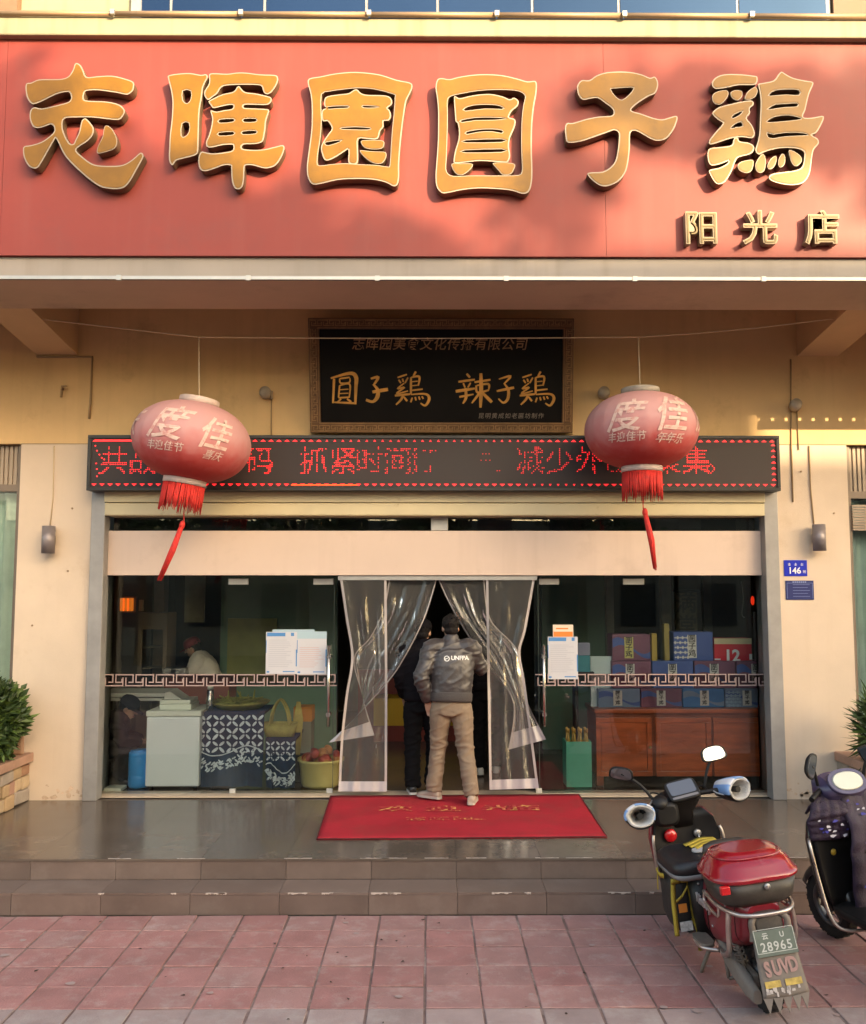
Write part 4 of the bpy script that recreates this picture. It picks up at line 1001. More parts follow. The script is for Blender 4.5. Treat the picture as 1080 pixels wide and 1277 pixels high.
rail = thing('curtain_rail', 'grey rail carrying the plastic door curtain under the beige header', 'rail', (0, YCV, zw(722, YCV)))
MB().box(xw(422, 722, YCV), xw(669, 722, YCV), YCV - .045, YCV + .05, zw(723.5, YCV), zw(717.5, YCV)).build('rail', m_alu, rail)

# ------------------------------------------------------------------ red mat
ma, mb_, mc, md = at_z(412, 993.2, .006), at_z(722, 991.2, .006), at_z(757, 1044, .006), at_z(395, 1047, .006)
T = thing('door_mat', 'red carpet door mat with worn gold lettering on the polished porch floor', 'mat', ((ma.x + mb_.x) / 2, ma.y, 0))
n = 40; rows_ = []; rm = random.Random(8)
for j in range(16):
    t = j / 15; rows_.append([ma.lerp(mb_, i / n).lerp(md.lerp(mc, i / n), t) + Vector((0, 0, .003 * noise.noise(Vector((i * .23, j * .5, 3))) + .004)) for i in range(n + 1)])
m = MB(); m.loft(rows_, 0, True, False, False)
m_mat = M('red_carpet', (.46, .026, .042), .95, var=.15, vs=2.5, bump=.8, bs=260, dirt=((.34, .045, .045), 2.4, .5, .8), spec=.2)
o = m.build('carpet', m_mat, T); sd = o.modifiers.new('thick', 'SOLIDIFY'); sd.thickness = .009; sd.offset = -1
e = MB(); ring = rows_[0] + [r[-1] for r in rows_[1:]] + list(reversed(rows_[-1]))[1:] + [r[0] for r in reversed(rows_[1:-1])]
e.tube(ring + [ring[0]], .0055, 5); e.build('edging', M('mat_edge', (.10, .012, .015), .9), T)
m_mgold = M('worn_mat_gold', (.78, .42, .13), .8, dirt=((.50, .03, .04), 14, .42, .50))
for chs, u, v, sz in (('欢', 493, 1008.5, .27), ('迎', 553, 1008.5, .27), ('光', 622, 1007.5, .27), ('临', 652, 1007.5, .27)):
    p = at_z(u, v, .0165); put_text('lettering', chs, sz, m_mgold, T, Matrix.Translation(p) @ Matrix.Diagonal((1.25, .8, 1, 1)), offset=.003)
p = at_z(548, 1021, .0165); put_text('lettering', '志晖园', .13, m_mgold, T, Matrix.Translation(p) @ Matrix.Diagonal((1.5, 1, 1, 1)), space=1.1)
p0, p1 = at_z(585, 1021.5, .0165), at_z(606, 1021.2, .0165); MB().box(p0.x, p1.x, p0.y - .006, p0.y + .006, .0155, .0165).build('lettering', m_mgold, T)

# ------------------------------------------------------------------ planters with shrubs
m_cap_st = M('planter_cap_stone', (.40, .235, .17), .7, var=.2, vs=4, bump=.3, bs=40)
stone_cols = [M('facing_stone_%s' % n_, c, .75, var=.18, vs=7, bump=.5, bs=45) for n_, c in (('sand', (.42, .29, .17)), ('rose', (.40, .23, .17)), ('buff', (.46, .34, .22)), ('rust', (.33, .18, .11)), ('grey', (.36, .30, .25)))]
m_soil = M('soil', (.05, .035, .025), .95, bump=.5, bs=60)
def planter(label, x0, x1, y0, y1, ztop, seed):
    T = thing('planter', label, 'planter', ((x0 + x1) / 2, (y0 + y1) / 2, 0)); rr = random.Random(seed)
    MB().box(x0 + .07, x1 - .07, y0 + .07, y1, -.002, ztop - .09).build('core', m_soil, T)
    # capping slabs
    n = 3
    for i in range(n):
        a, b_ = lerp(x0, x1, i / n), lerp(x0, x1, (i + 1) / n)
        MB().box(a + .002, b_ - .002, y0 - .03, y0 + .16, ztop - .085, ztop + rr.uniform(-.003, .003)).build('capping_stone', m_cap_st, T, bevel=.008)
    for i in range(3):
        a, b_ = lerp(y0 + .163, y1, i / 3), lerp(y0 + .163, y1, (i + 1) / 3)
        for xa, xb in ((x0 - .03, x0 + .15), (x1 - .15, x1 + .03)):
            MB().box(xa, xb, a + .002, b_ - .002, ztop - .085, ztop + rr.uniform(-.003, .003)).build('capping_stone', m_cap_st, T, bevel=.008)
    # irregular facing stones on the front and both ends
    sh = {}
    def facing(x, y, z, w, h, ax):
        t = .045 + rr.uniform(0, .018)
        j = lambda: rr.uniform(-.012, .012)
        q = [(-w / 2 + j(), -h / 2 + j()), (w / 2 + j(), -h / 2 + j()), (w / 2 + j(), h / 2 + j()), (-w / 2 + j(), h / 2 + j())]
        if rr.random() < .5: q.insert(rr.choice((1, 2, 3)), (rr.uniform(-.2, .2) * w, rr.choice((-1, 1)) * h * .5)) if False else None
        m = MB()
        if ax == 'y': m.hexa([(x + q[i][0], y + d, z + q[i][1]) for d in (.03, -t) for i in range(4)])
        else: m.hexa([(x + ax * d, y + q[i][0], z + q[i][1]) for d in (-.03, t) for i in range(4)])
        m.build('stone', rr.choice(stone_cols), T, bevel=.012)
    H = ztop - .09
    for ax, length, fn in (('y', x1 - x0, lambda s_, z: (x0 + s_, y0 + .055, z)), (-1, y1 - y0, lambda s_, z: (x0 + .055, y0 + s_, z)), (1, y1 - y0, lambda s_, z: (x1 - .055, y0 + s_, z))):
        z = .0; 
        for hh in (H * .36, H * .32, H * .32):
            s_ = .0
            while s_ < length - .02:
                w = min(rr.uniform(.13, .27), length - s_)
                if length - s_ - w < .07: w = length - s_
                xx, yy, zz = fn(s_ + w / 2, z + hh / 2)
                facing(xx, yy, zz, w - .012, hh - .012, ax); s_ += w
            z += hh
    return T
ZP = .452
planter('low stone faced planter at the left end of the porch, under the green shrub', -5.3, -3.80, 7.45, YW - .002, ZP, 1)
planter('low stone faced planter at the right end of the porch behind the scooters', 3.95, 5.4, 7.6, YW - .002, ZP, 2)
def shrub(name, label, c, r, n, seed, leaf=(.10, .022), mats=None):
    rr = random.Random(seed); T = thing(name, label, 'shrub', (c[0], c[1], c[2])); m = MB()
    for i in range(n):
        # clumps of narrow leaves fanning out of the crown surface and inside
        while True:
            p = Vector((rr.uniform(-1, 1), rr.uniform(-1, 1), rr.uniform(-1, 1)))
            if .35 < p.length < 1: break
        f = 1 + .28 * noise.noise(p * 2.3 + Vector((seed, 0, 0)))
        q = Vector((c[0] + p.x * r[0] * f, c[1] + p.y * r[1] * f, c[2] + r[2] * (1 + p.z * f)))
        d = (p.normalized() + Vector((rr.uniform(-.9, .9), rr.uniform(-.9, .9), rr.uniform(-.4, .9)))).normalized()
        sd = d.cross(Vector((rr.uniform(-1, 1), rr.uniform(-1, 1), rr.uniform(-1, 1)))).normalized()
        L1 = leaf[0] * rr.uniform(.6, 1.3); w = leaf[1] * rr.uniform(.7, 1.3); nn = d.cross(sd)
        m.add([q, q + d * L1 * .45 + sd * w + nn * .012, q + d * L1 - nn * .01, q + d * L1 * .45 - sd * w + nn * .012], [(0, 1, 2, 3)], 1 if rr.random() < .38 else 0)
    m.build('foliage', mats or [m_leaf, m_leaf2], T)
    s_ = MB()
    for i in range(6):
        a = rr.uniform(0, 6.28); s_.tube([(c[0], c[1], c[2]), (c[0] + .4 * r[0] * math.cos(a), c[1] + .4 * r[1] * math.sin(a), c[2] + r[2] * .8), (c[0] + .8 * r[0] * math.cos(a), c[1] + .8 * r[1] * math.sin(a), c[2] + r[2] * 1.5)], [.02, .014, .006], 6)
    s_.build('stems', m_bark, T)
    return T
shrub('clipped_shrub', 'dense green clipped shrub growing in the left planter by the window', (-4.13, 8.38, .44), (.43, .42, .375), 5600, 11)
pt_ = at_y(1066, 905, 8.3)
shrub('spiky_shrub', 'dark spiky leaved plant in the right planter beside the grey pot', (4.10, 8.34, .45), (.13, .17, .27), 600, 12, (.19, .012))
T = thing('plant_pot', 'grey glazed pot standing in the right planter', 'pot', (4.26, 8.22, .44))
MB().lathe([(.15, .0), (.20, .05), (.24, .25), (.235, .38), (.25, .42), (.22, .42), (.20, .36), (.02, .34)], 28, Matrix.Translation((4.26, 8.22, .44)) @ Matrix.Diagonal((.8, .8, 1, 1))).build('body', M('pot_grey', (.22, .22, .20), .5, var=.25, vs=6), T)
T = thing('wooden_board', 'small brown board leaning on the wall behind the left shrub', 'board', (-3.95, 8.75, ZP))
MB().box(-3.94, -3.80, 8.70, 8.74, ZP + .001, ZP + .30).build('board', M('board_brown', (.34, .20, .13), .6, var=.2), T, bevel=.02)
# ------------------------------------------------------------------ things just inside the glass, left
def bx(u0, v0, u1, v1, Yf, depth):       # a box whose front face fills those pixels at depth Yf
    a, c = at_y(u0, v0, Yf), at_y(u1, v1, Yf); return a.x, c.x, Yf, Yf + depth, max(c.z, .0), a.z
m_white = M('freezer_white', (.86, .91, .93), .35, var=.04, vs=2, coat=.2)
m_wht2 = M('lid_white', (.78, .80, .70), .45, var=.05)
YN = 9.32
x0, x1, y0, y1, z0, z1 = bx(183, 888, 247.5, 990, YN, .55); z0 = .0
T = thing('chest_freezer', 'white chest freezer behind the left glass pane', 'freezer', ((x0 + x1) / 2, (y0 + y1) / 2, 0))
MB().box(x0, x1, y0, y1, .03, z1 - .05).build('body', m_white, T, bevel=.014)
MB().box(x0 - .006, x1 + .012, y0 - .01, y1, z1 - .045, z1 + .012).build('lid', m_wht2, T, bevel=.012)
fz = z1 + .012
for xx in (x0 + .05, x1 - .05): MB().lathe([(.02, 0), (.02, .03)], 12, Matrix.Translation((xx, y0 + .06, 0))).build('foot', m_blk, T)
T = thing('foam_box', 'white foam box with a sloping lid propped on the freezer', 'box', ((x0 + x1) / 2, YN + .2, fz))
a, c = at_y(199, 872, YN + .08), at_y(238.5, 886, YN + .08)
MB().box(a.x, c.x, YN + .08, YN + .40, fz + .001, fz + .055).build('base', m_wht2, T, bevel=.006)
MB().box(a.x, c.x - .01, YN + .085, YN + .39, fz + .058, fz + .10).build('upper_tray', m_wht2, T, bevel=.006)
MB().hexa([(a.x + .04, YN + .09, fz + .103), (c.x - .10, YN + .09, fz + .103), (c.x - .1, YN + .38, fz + .103), (a.x + .04, YN + .38, fz + .103), (a.x + .05, YN + .09, fz + .175), (a.x + .10, YN + .09, fz + .185), (a.x + .10, YN + .38, fz + .185), (a.x + .05, YN + .38, fz + .175)]).build('lid', m_wht2, T, bevel=.008)
a, c = at_y(120, 864.5, 9.75), at_y(206, 874.5, 9.75)
T = thing('white_counter', 'white topped counter at the far left behind the crouching person', 'counter', (a.x, 9.9, 0))
MB().box(a.x, c.x, 9.75, 10.25, c.z + .045, a.z).box(a.x, c.x, 9.77, 10.25, c.z, c.z + .032).build('top', M('counter_white', (.66, .68, .62), .4, var=.06), T, bevel=.005)
for xx in (a.x + .03, c.x - .07): MB().box(xx, xx + .04, 9.80, 9.84, 0, c.z).box(xx, xx + .04, 10.18, 10.22, 0, c.z).build('leg', m_alu, T)
# blue drum
a, c = at_y(157, 937, 9.36), at_y(181.5, 987, 9.36); r = (c.x - a.x) / 2; hh = a.z
T = thing('blue_drum', 'bright blue plastic drum standing left of the freezer', 'drum', ((a.x + c.x) / 2, 9.36 + r, 0))
m_bd = M('drum_blue', (.02, .30, .75), .4, var=.08)
MB().lathe([(r * .9, .0), (r, .02), (r, hh * .3), (r * .96, hh * .33), (r, hh * .36), (r, hh * .8), (r * .96, hh * .83), (r, hh * .86), (r * .97, hh * .95), (r * .8, hh * .97)], 28, Matrix.Translation(((a.x + c.x) / 2, 9.36 + r, 0))).build('barrel', m_bd, T)
MB().lathe([(r * .2, hh * .96), (r * .84, hh * .965), (r * .84, hh * 1.0), (r * .2, hh * 1.0)], 28, Matrix.Translation(((a.x + c.x) / 2, 9.36 + r, 0))).build('lid', m_bd, T)
a, c = at_y(128, 982, 9.2), at_y(150, 990, 9.2)
T = thing('white_tray', 'low white tray on the floor at the bottom left corner of the glass', 'tray', (a.x, 9.3, 0)); MB().box(a.x, c.x, 9.22, 9.40, .001, .035).build('tray', m_wht2, T, bevel=.008)
# batik covered tables
def batik(name):
    if name in MATS: return MATS[name]
    m = M(name, (.010, .032, .075), .9, var=.3, vs=5, spec=.2)
    return m
m_bat = batik('indigo_cloth'); m_batw = M('batik_white', (.60, .68, .74), .85, var=.25, vs=18)
def cloth_table(label, u0, u1, v_top, yf, wave_z, seed, cells, second=None):
    a, c = at_y(u0, v_top, yf), at_y(u1, v_top, yf); top = a.z
    T = thing('cloth_table', label, 'table', ((a.x + c.x) / 2, yf + .3, 0))
    W_ = c.x - a.x
    def fp(s_, z, off=0.0):       # point on the hanging cloth
        dr = 1 - z / top
        return Vector((a.x + s_ * W_ + .015 * dr * math.sin(s_ * 9 + seed), yf - .004 - off + .028 * dr * math.sin(s_ * 15 + seed) + .012 * math.sin(s_ * 40 + seed) * dr, z))
    rows_ = []
    n = 40
    rows_.append([Vector((a.x + W_ * i / n, yf + .6, top)) for i in range(n + 1)])
    for j in range(15): rows_.append([fp(i / n, top * (1 - j / 14 * .985)) for i in range(n + 1)])
    m = MB(); m.loft(rows_, 0, True, False, False); cl = m.build('cloth', m_bat, T)
    MB().box(a.x + .01, c.x - .01, yf + .03, yf + .6, top - .03, top - .004).build('table_top', m_dark, T)
    # resist-dyed flower net: four petals round every crossing
    p = MB(); cw = W_ / cells; rows_n = int(top * .56 / cw) if second is None else second
    rr = random.Random(seed)
    def petal(s_, z, ang, L_):
        pts = []
        for k in range(8):
            th = 2 * PI * k / 8; x_ = L_ * .5 * math.cos(th); y_ = L_ * .20 * math.sin(th)
            X = x_ * math.cos(ang) - y_ * math.sin(ang); Z = x_ * math.sin(ang) + y_ * math.cos(ang)
            pts.append(fp(s_ + X / W_, max(.02, z + Z), .003))
        p.add(pts, [tuple(range(8))], 0)
    for j in range(rows_n):
        for i in range(cells):
            sx, z = (i + .5) / cells, top - .02 - cw * (j + .5)
            for q in range(4):
                an = PI / 4 + q * PI / 2
                petal(sx + .27 * cw / W_ * math.cos(an) * 1.25, z + .27 * cw * math.sin(an) * 1.25, an + rr.uniform(-.1, .1), cw * .56 * rr.uniform(.85, 1.05))
    for i in range(64):
        sx = i / 64; z = wave_z + .05 * math.sin(sx * 6.5 + seed)
        p.add([fp(sx, z, .003), fp(sx + 1 / 64, wave_z + .05 * math.sin((sx + 1 / 64) * 6.5 + seed), .003), fp(sx + 1 / 64, wave_z + .012 + .05 * math.sin((sx + 1 / 64) * 6.5 + seed), .003), fp(sx, z + .012, .003)], [(0, 1, 2, 3)])
    for i in range(70):
        sx = rr.uniform(.02, .98); petal(sx, wave_z - .10 + .05 * math.sin(sx * 6.5 + seed) + rr.uniform(-.05, .05), rr.choice((.8, -.8, .5)) , .045)
    p.build('batik_pattern', m_batw, cl)['kind'] = 'stuff'
    return top, a.x, c.x
t1, xa, xb = cloth_table('table under a white and indigo batik cloth, right of the freezer', 249.5, 330, 888, 9.42, .36, 3, 5)
t2, xc, xd = cloth_table('lower table under a batik cloth carrying the straw tote', 331, 369, 921, 9.36, .20, 7, 3, 2)
m_straw = M('straw', (.40, .34, .10), .8, var=.2, vs=14, bump=.5, bs=90)
m_strawd = M('straw_green', (.30, .30, .07), .8, var=.25, vs=9)
c = at_y(297, 888, 9.62); rx = .29
T = thing('winnowing_tray', 'wide shallow straw tray of greens on the batik table', 'tray', (c.x, 9.68, t1))
MB().lathe([(.02, .004), (.22, .004), (.30, .06), (.315, .075), (.30, .078), (.2, .03), (.02, .02)], 36, Matrix.Translation((c.x, 9.72, t1))).build('tray', m_straw, T)
b = MB(); rr = random.Random(3)
for i in range(60):
    th = rr.uniform(0, 6.28); q = rr.uniform(0, .2); p = Vector((c.x + q * math.cos(th), 9.72 + q * math.sin(th), t1 + .045 + rr.uniform(0, .05))); d = Vector((rr.uniform(-1, 1), rr.uniform(-.6, .6), rr.uniform(-.1, .3))).normalized() * .11
    b.tube([p - d, p, p + d], [.006, .014, .005], 5)
o = b.build('greens', m_strawd, T); o['kind'] = 'stuff'
p = at_y(262, 885, 9.55)
T = thing('glass_jar', 'tall steel and glass jar on the corner of the batik table', 'jar', (p.x, 9.55, t1))
MB().lathe([(.03, .001), (.042, .01), (.042, .12), (.034, .14), (.036, .20), (.02, .215)], 18, Matrix.Translation((p.x, 9.55, t1))).build('body', m_steel, T)
MB().lathe([(.03, .216), (.028, .25), (.005, .26)], 16, Matrix.Translation((p.x, 9.55, t1))).build('stopper', m_wht2, T)
a, c = at_y(327, 901, 9.48), at_y(371, 921, 9.48)
T = thing('straw_tote', 'pale straw tote bag with tied handles on the lower batik table', 'bag', ((a.x + c.x) / 2, 9.5, t2))
w = c.x - a.x; cx = (a.x + c.x) / 2; h = a.z - t2
rings = []
for z, k in ((.002, .78), (h * .5, .92), (h, 1.0), (h - .012, .96), (.03, .76)):
    rings.append([(cx + w / 2 * k * math.copysign(abs(math.cos(t)) ** .6, math.cos(t)), 9.50 + .07 * k * math.copysign(abs(math.sin(t)) ** .6, math.sin(t)), t2 + z) for t in [2 * PI * i / 28 for i in range(28)]])
MB().loft(rings).build('basket', m_straw, T)
for yy in (9.44, 9.56):
    for dx in (-.05, .05):
        pass
    MB().tube(catmull([(cx - .10, yy, t2 + h - .03), (cx - .07, yy, t2 + h + .13), (cx, (yy + 9.5) / 2, t2 + h + .23), (cx + .07, yy, t2 + h + .13), (cx + .10, yy, t2 + h - .03)], 5), .012, 7).build('handle', m_straw, T)
p = at_y(372, 905, 9.75)
T = thing('bamboo_whisk', 'upright bundle of bamboo sticks beside the straw tote', 'whisk', (p.x, 9.75, 0))
b = MB()
for i in range(14):
    t = i / 13 - .5; b.tube([(p.x + .03 * t, 9.75, p.z - .30), (p.x + .09 * t, 9.75, p.z + .06), (p.x + .03 * t, 9.75, p.z + .25)], .007, 5)
b.build('sticks', m_straw, T); MB().box(p.x - .06, p.x + .06, 9.66, 9.84, 0, p.z - .30).build('stand', m_dark, T)
a, c = at_y(366, 882, 10.0), at_y(389, 900, 10.0)
T = thing('orange_carton', 'small orange carton at the back between tote and door handle', 'box', (a.x, 10.0, 0))
MB().box(a.x, c.x, 10.0, 10.25, c.z, a.z).build('carton', M('carton_orange', (.50, .20, .02), .6), T, bevel=.004); MB().box(a.x + .01, c.x - .01, 10.0, 10.3, 0, c.z - .001).build('stand', m_in, T)
a, c = at_y(371, 951, 9.45), at_y(427, 990, 9.45); r = (c.x - a.x) / 2; cx = (a.x + c.x) / 2
T = thing('yellow_tub', 'big pale yellow tub filled with red and orange goods beside the doorway', 'tub', (cx, 9.36 + r, 0))
MB().lathe([(r * .80, 0), (r * .86, .03), (r * .98, a.z), (r * 1.04, a.z + .01), (r * 1.04, a.z + .035), (r * .96, a.z + .03), (r * .9, a.z - .12), (.02, a.z - .14)], 36, Matrix.Translation((cx, 9.30 + r, 0))).build('tub', M('tub_yellow', (.58, .50, .20), .4, var=.06), T)
b = MB(); rr = random.Random(6)
for i in range(26):
    th = rr.uniform(0, 6.28); q = rr.uniform(0, r * .8)
    b.ell((cx + q * math.cos(th), 9.30 + r + q * math.sin(th), a.z + rr.uniform(-.02, .10)), (.06, .05, .045), 8, 6, rr.choice((0, 0, 1)), Matrix.Rotation(rr.uniform(0, 3), 3, 'Y'))
b.build('packets', [M('packet_red', (.34, .05, .035), .5), M('packet_orange', (.46, .19, .06), .5)], T)['kind'] = 'stuff'
# red-brown service counter, tall cabinet and the lamp glowing behind it
a, c = at_y(205, 845, 10.6), at_y(285, 905, 10.6)
T = thing('service_counter', 'red brown counter in front of the woman in the red cap', 'counter', (a.x, 10.7, 0))
MB().box(a.x, c.x, 10.6, 11.0, 0, a.z - .04).build('front', M('counter_maroon', (.16, .05, .035), .5, var=.15), T); MB().box(a.x - .02, c.x + .02, 10.57, 11.03, a.z - .038, a.z).build('top', M('counter_maroon'), T)
for u, v, w_ in ((222, 835, .10), (212, 838, .09)):
    p = at_y(u, v, 10.7); tt = thing('kitchen_tin', 'dull metal tin on the red brown counter, ' + ('nearer the woman' if u == 222 else 'farther from the woman'), 'tin', (p.x, 10.75, a.z))
    MB().box(p.x - w_, p.x + w_, 10.68, 10.82, a.z + .001, a.z + .10).build('tin', m_alu, tt, bevel=.02)
a, c = at_y(173, 764, 11.0), at_y(207, 850, 11.0)
T = thing('display_cabinet', 'tall framed glass display cabinet in the dim back left of the room', 'cabinet', (a.x, 11.1, 0))
b = MB(); m_cab = M('cabinet_frame', (.20, .16, .12), .5)
b.box(a.x, a.x + .05, 11.0, 11.4, 0, a.z).box(c.x - .05, c.x, 11.0, 11.4, 0, a.z).box(a.x + .05, c.x - .05, 11.0, 11.4, a.z - .20, a.z).box(a.x + .05, c.x - .05, 11.0, 11.4, 0, .5); b.build('frame', m_cab, T)
for z in (.8, 1.05, 1.3): MB().box(a.x + .05, c.x - .05, 11.05, 11.38, z, z + .015).build('shelf', m_cab, T)
MB().box(a.x + .052, c.x - .052, 11.01, 11.016, .5, a.z - .2).build('pane', m_glass, T)
a, c = at_y(149, 746, 11.2), at_y(164.5, 762, 11.2)
T = thing('wall_lantern', 'small glowing orange lamp on the dark wall at the upper left', 'lamp', ((a.x + c.x) / 2, 11.3, c.z))
m_lamp = M('lamp_glow', (1, .24, .03), .6, emit=.11)
for i in range(3):
    xa_, xb_ = lerp(a.x, c.x, i / 3), lerp(a.x, c.x, (i + 1) / 3); MB().box(xa_ + .008, xb_ - .008, 11.2, 11.28, c.z, a.z).build('shade', m_lamp, T)
MB().box(a.x - .02, c.x + .02, 11.285, 11.33, c.z - .02, a.z + .02).build('back_plate', m_cab, T)
MB().box(xw(110, 750, 11.4), xw(192, 750, 11.4), 11.34, 11.42, 0, 3.0).build('partition', m_ind, B)
p0, p1 = at_y(174, 748, 11.3), at_y(178, 762, 11.3)
tag(MB().box(p0.x, p1.x, 11.28, 11.335, p1.z, p0.z).build('wall_card', M('card_pale', (.4, .34, .25), .6)), 'pale upright card on the dark wall beside the glowing lamp', 'card')

# ------------------------------------------------------------------ things inside, right
m_rose = M('rosewood', (.46, .085, .022), .35, var=.35, vs=3, stretch=(1, 1, 5), coat=.15)
m_rosed = M('rosewood_dark', (.22, .045, .016), .4, var=.3, vs=3, stretch=(1, 1, 5))
YCB = 9.46
a, c = at_y(741, 884, YCB), at_y(962, 985, YCB); ctop = a.z
T = thing('rosewood_cabinet', 'long red brown wooden cabinet under the gift boxes behind the right glass', 'cabinet', ((a.x + c.x) / 2, YCB + .3, 0))
MB().box(a.x, c.x, YCB - .02, YCB + .55, ctop - .045, ctop).build('top', m_rose, T, bevel=.008)
MB().box(a.x + .02, c.x - .02, YCB + .02, YCB + .53, .10, ctop - .046).build('carcass', m_rosed, T)
for u0, u1 in ((743, 814), (817, 888), (889, 957)):
    p0, p1 = at_y(u0, 895, YCB), at_y(u1, 968, YCB); d = .05
    dr_ = MB().box(p0.x, p1.x, YCB - .008, YCB + .019, p1.z, p1.z + d).box(p0.x, p1.x, YCB - .008, YCB + .019, p0.z - d, p0.z).box(p0.x, p0.x + d, YCB - .008, YCB + .019, p1.z + d, p0.z - d).box(p1.x - d, p1.x, YCB - .008, YCB + .019, p1.z + d, p0.z - d).build('door', m_rose, T, bevel=.004)
    MB().box(p0.x + d + .003, p1.x - d - .003, YCB + .004, YCB + .019, p1.z + d + .003, p0.z - d - .003).build('panel', m_rose, dr_)
    MB().lathe([(.012, 0), (.016, .012), (.006, .02)], 12, Matrix.Translation((p1.x - .025, YCB - .009, (p0.z + p1.z) / 2)) @ Matrix.Rotation(PI / 2, 4, 'X')).build('knob', M('brass', (.55, .38, .12), .3, .9), dr_)
for xx in (a.x + .02, c.x - .09): MB().box(xx, xx + .07, YCB + .02, YCB + .09, 0, .10).build('foot', m_rosed, T)
# gift boxes
m_purp = M('box_plum', (.22, .08, .13), .45, var=.1); m_navyb = M('box_blue', (.05, .19, .46), .45, var=.15); m_slate = M('box_slate', (.20, .27, .40), .45, var=.1); m_lab = M('box_label', (.70, .66, .60), .6); m_wave = M('box_wave', (.07, .12, .35), .45); m_ink = M('label_ink', (.06, .05, .05), .7); m_gla = M('label_gold', (.62, .54, .18), .5); m_batk = M('box_pattern', (.30, .42, .55), .5)
def gift(label, u0, v0, u1, v1, Y, zb, base, lab, lu, pattern=None, word=True):
    a, c = at_y(u0, v0, Y), at_y(u1, v1, Y); h = a.z - c.z
    T = thing('gift_box', label, 'box', ((a.x + c.x) / 2, Y + .13, zb), None, 'gift boxes stacked on the rosewood cabinet')
    MB().box(a.x + .003, c.x - .003, Y, Y + .26, zb + .001, zb + h).build('carton', base, T, bevel=.004)
    mbx = MB(); yy = Y - .0012
    n = 12      # printed wave sweeping across the front
    for i in range(n):
        s0, s1 = i / n, (i + 1) / n
        f = lambda s_: .34 + .26 * math.sin(s_ * 4.4 + .6)
        mbx.quad((lerp(a.x + .006, c.x - .006, s0), yy, zb + h * f(s0)), (lerp(a.x + .006, c.x - .006, s1), yy, zb + h * f(s1)), (lerp(a.x + .006, c.x - .006, s1), yy, zb + h * min(.98, f(s1) + .22 + .12 * math.cos(s1 * 5))), (lerp(a.x + .006, c.x - .006, s0), yy, zb + h * min(.98, f(s0) + .22 + .12 * math.cos(s0 * 5))))
    mbx.build('printed_wave', m_wave if base is not m_navyb else m_slate, T)
    if pattern:
        mp_ = MB(); nx, nz = 7, 5
        for i in range(nx):
            for j in range(nz):
                px_, pz_ = lerp(a.x + .02, lerp(a.x, c.x, pattern), i / (nx - 1)), zb + h * (.12 + .68 * j / (nz - 1)); q = .019 if (i + j) % 2 else .010
                mp_.add([(px_ - q, yy - .001, pz_), (px_, yy - .001, pz_ - q), (px_ + q, yy - .001, pz_), (px_, yy - .001, pz_ + q)], [(0, 1, 2, 3)])
        mp_.build('printed_pattern', m_lab if base is m_wave else m_batk, T)
    L0, L1 = at_y(lu - 5.5, 850, Y).x, at_y(lu + 5.5, 850, Y).x
    lb = MB().box(L0, L1, Y - .004, Y - .0021, zb + h * .10, zb + h * .90).build('paper_label', lab, T)
    for i, chh in enumerate('圆子鸡'):
        put_text('lettering', chh, h * .27, m_ink, lb, Matrix.Translation(((L0 + L1) / 2, Y - .0046, zb + h * (.76 - .26 * i))) @ FACE, offset=.0015)
    return zb + h
YB1 = YCB + .10
zr1 = ctop
low = [(746, 799, 770, m_slate, None, 'blue grey gift box at the left end of the lowest row'), (799, 851, 824, m_purp, None, 'plum and blue gift box second from the left in the lowest row'), (851, 904, 878, m_navyb, None, 'bright blue gift box third from the left in the lowest row'), (904, 953, 931, m_slate, .38, 'pale blue patterned gift box at the right end of the lowest row')]
for u0, u1, lu, bs_, pt__, lb in low: ztop1 = gift(lb, u0, 862.5, u1, 886, YB1, zr1, bs_, m_lab, lu, pt__)
mid = [(763, 813, 786, m_purp, 'plum gift box at the left end of the middle row behind the key band'), (813, 865.5, 839, m_wave, 'violet blue gift box second in the middle row behind the key band'), (865.5, 918, 891, m_purp, 'plum gift box third in the middle row with blue left edge'), (918, 962, 943, m_purp, 'plum gift box at the right end of the middle row by the post')]
for u0, u1, lu, bs_, lb in mid: ztop2 = gift(lb, u0, 827, u1, 861, YB1 + .02, ztop1 + .001, bs_, m_lab, lu)
zz = ztop2
gift('plum gift box with gold label alone at the left of the top row', 763, 794, 812, 827, YB1 + .04, zz + .001, m_purp, m_gla, 785)
gift('black and white patterned gift box in the middle of the top row', 839.5, 791, 890, 827, YB1 + .04, zz + .001, m_wave, m_lab, 864, .42)
def simple_box(name, label, cat, u0, v0, u1, v1, Y, d, zb, mat, extra=None):
    a, c = at_y(u0, v0, Y), at_y(u1, v1, Y); T = thing(name, label, cat, ((a.x + c.x) / 2, Y + d / 2, zb))
    MB().box(a.x, c.x, Y, Y + d, zb + .001, zb + a.z - c.z).build('body', mat, T, bevel=.004); return T, a, c
m_goldb = M('gold_carton', (.50, .34, .08), .35, .3)
simple_box('gold_carton', 'small gold carton right of the gold labelled box', 'box', 812.5, 793, 820, 827, YB1 + .05, .1, zz, m_goldb)
simple_box('gold_tube', 'taller gold tube box between two top row gift boxes', 'box', 828, 781, 835.5, 827, YB1 + .08, .09, zz, M('gold_tube', (.36, .27, .08), .4, .2))
T, a, c = simple_box('calendar_box', 'red box with cream top and big white numerals at the end of the top row', 'box', 890.5, 799, 938, 827, YB1 + .06, .2, zz, M('box_scarlet', (.72, .015, .035), .45))
h = a.z - c.z
MB().box(a.x, c.x, YB1 + .0585, YB1 + .0595, zz + h * .74, zz + h).build('cream_panel', M('cream_print', (.70, .55, .32), .6), T)
put_text('numerals', '12', .17, M('white_print'), T, Matrix.Translation((lerp(a.x, c.x, .47), YB1 + .058, zz + h * .20)) @ FACE, offset=.006)
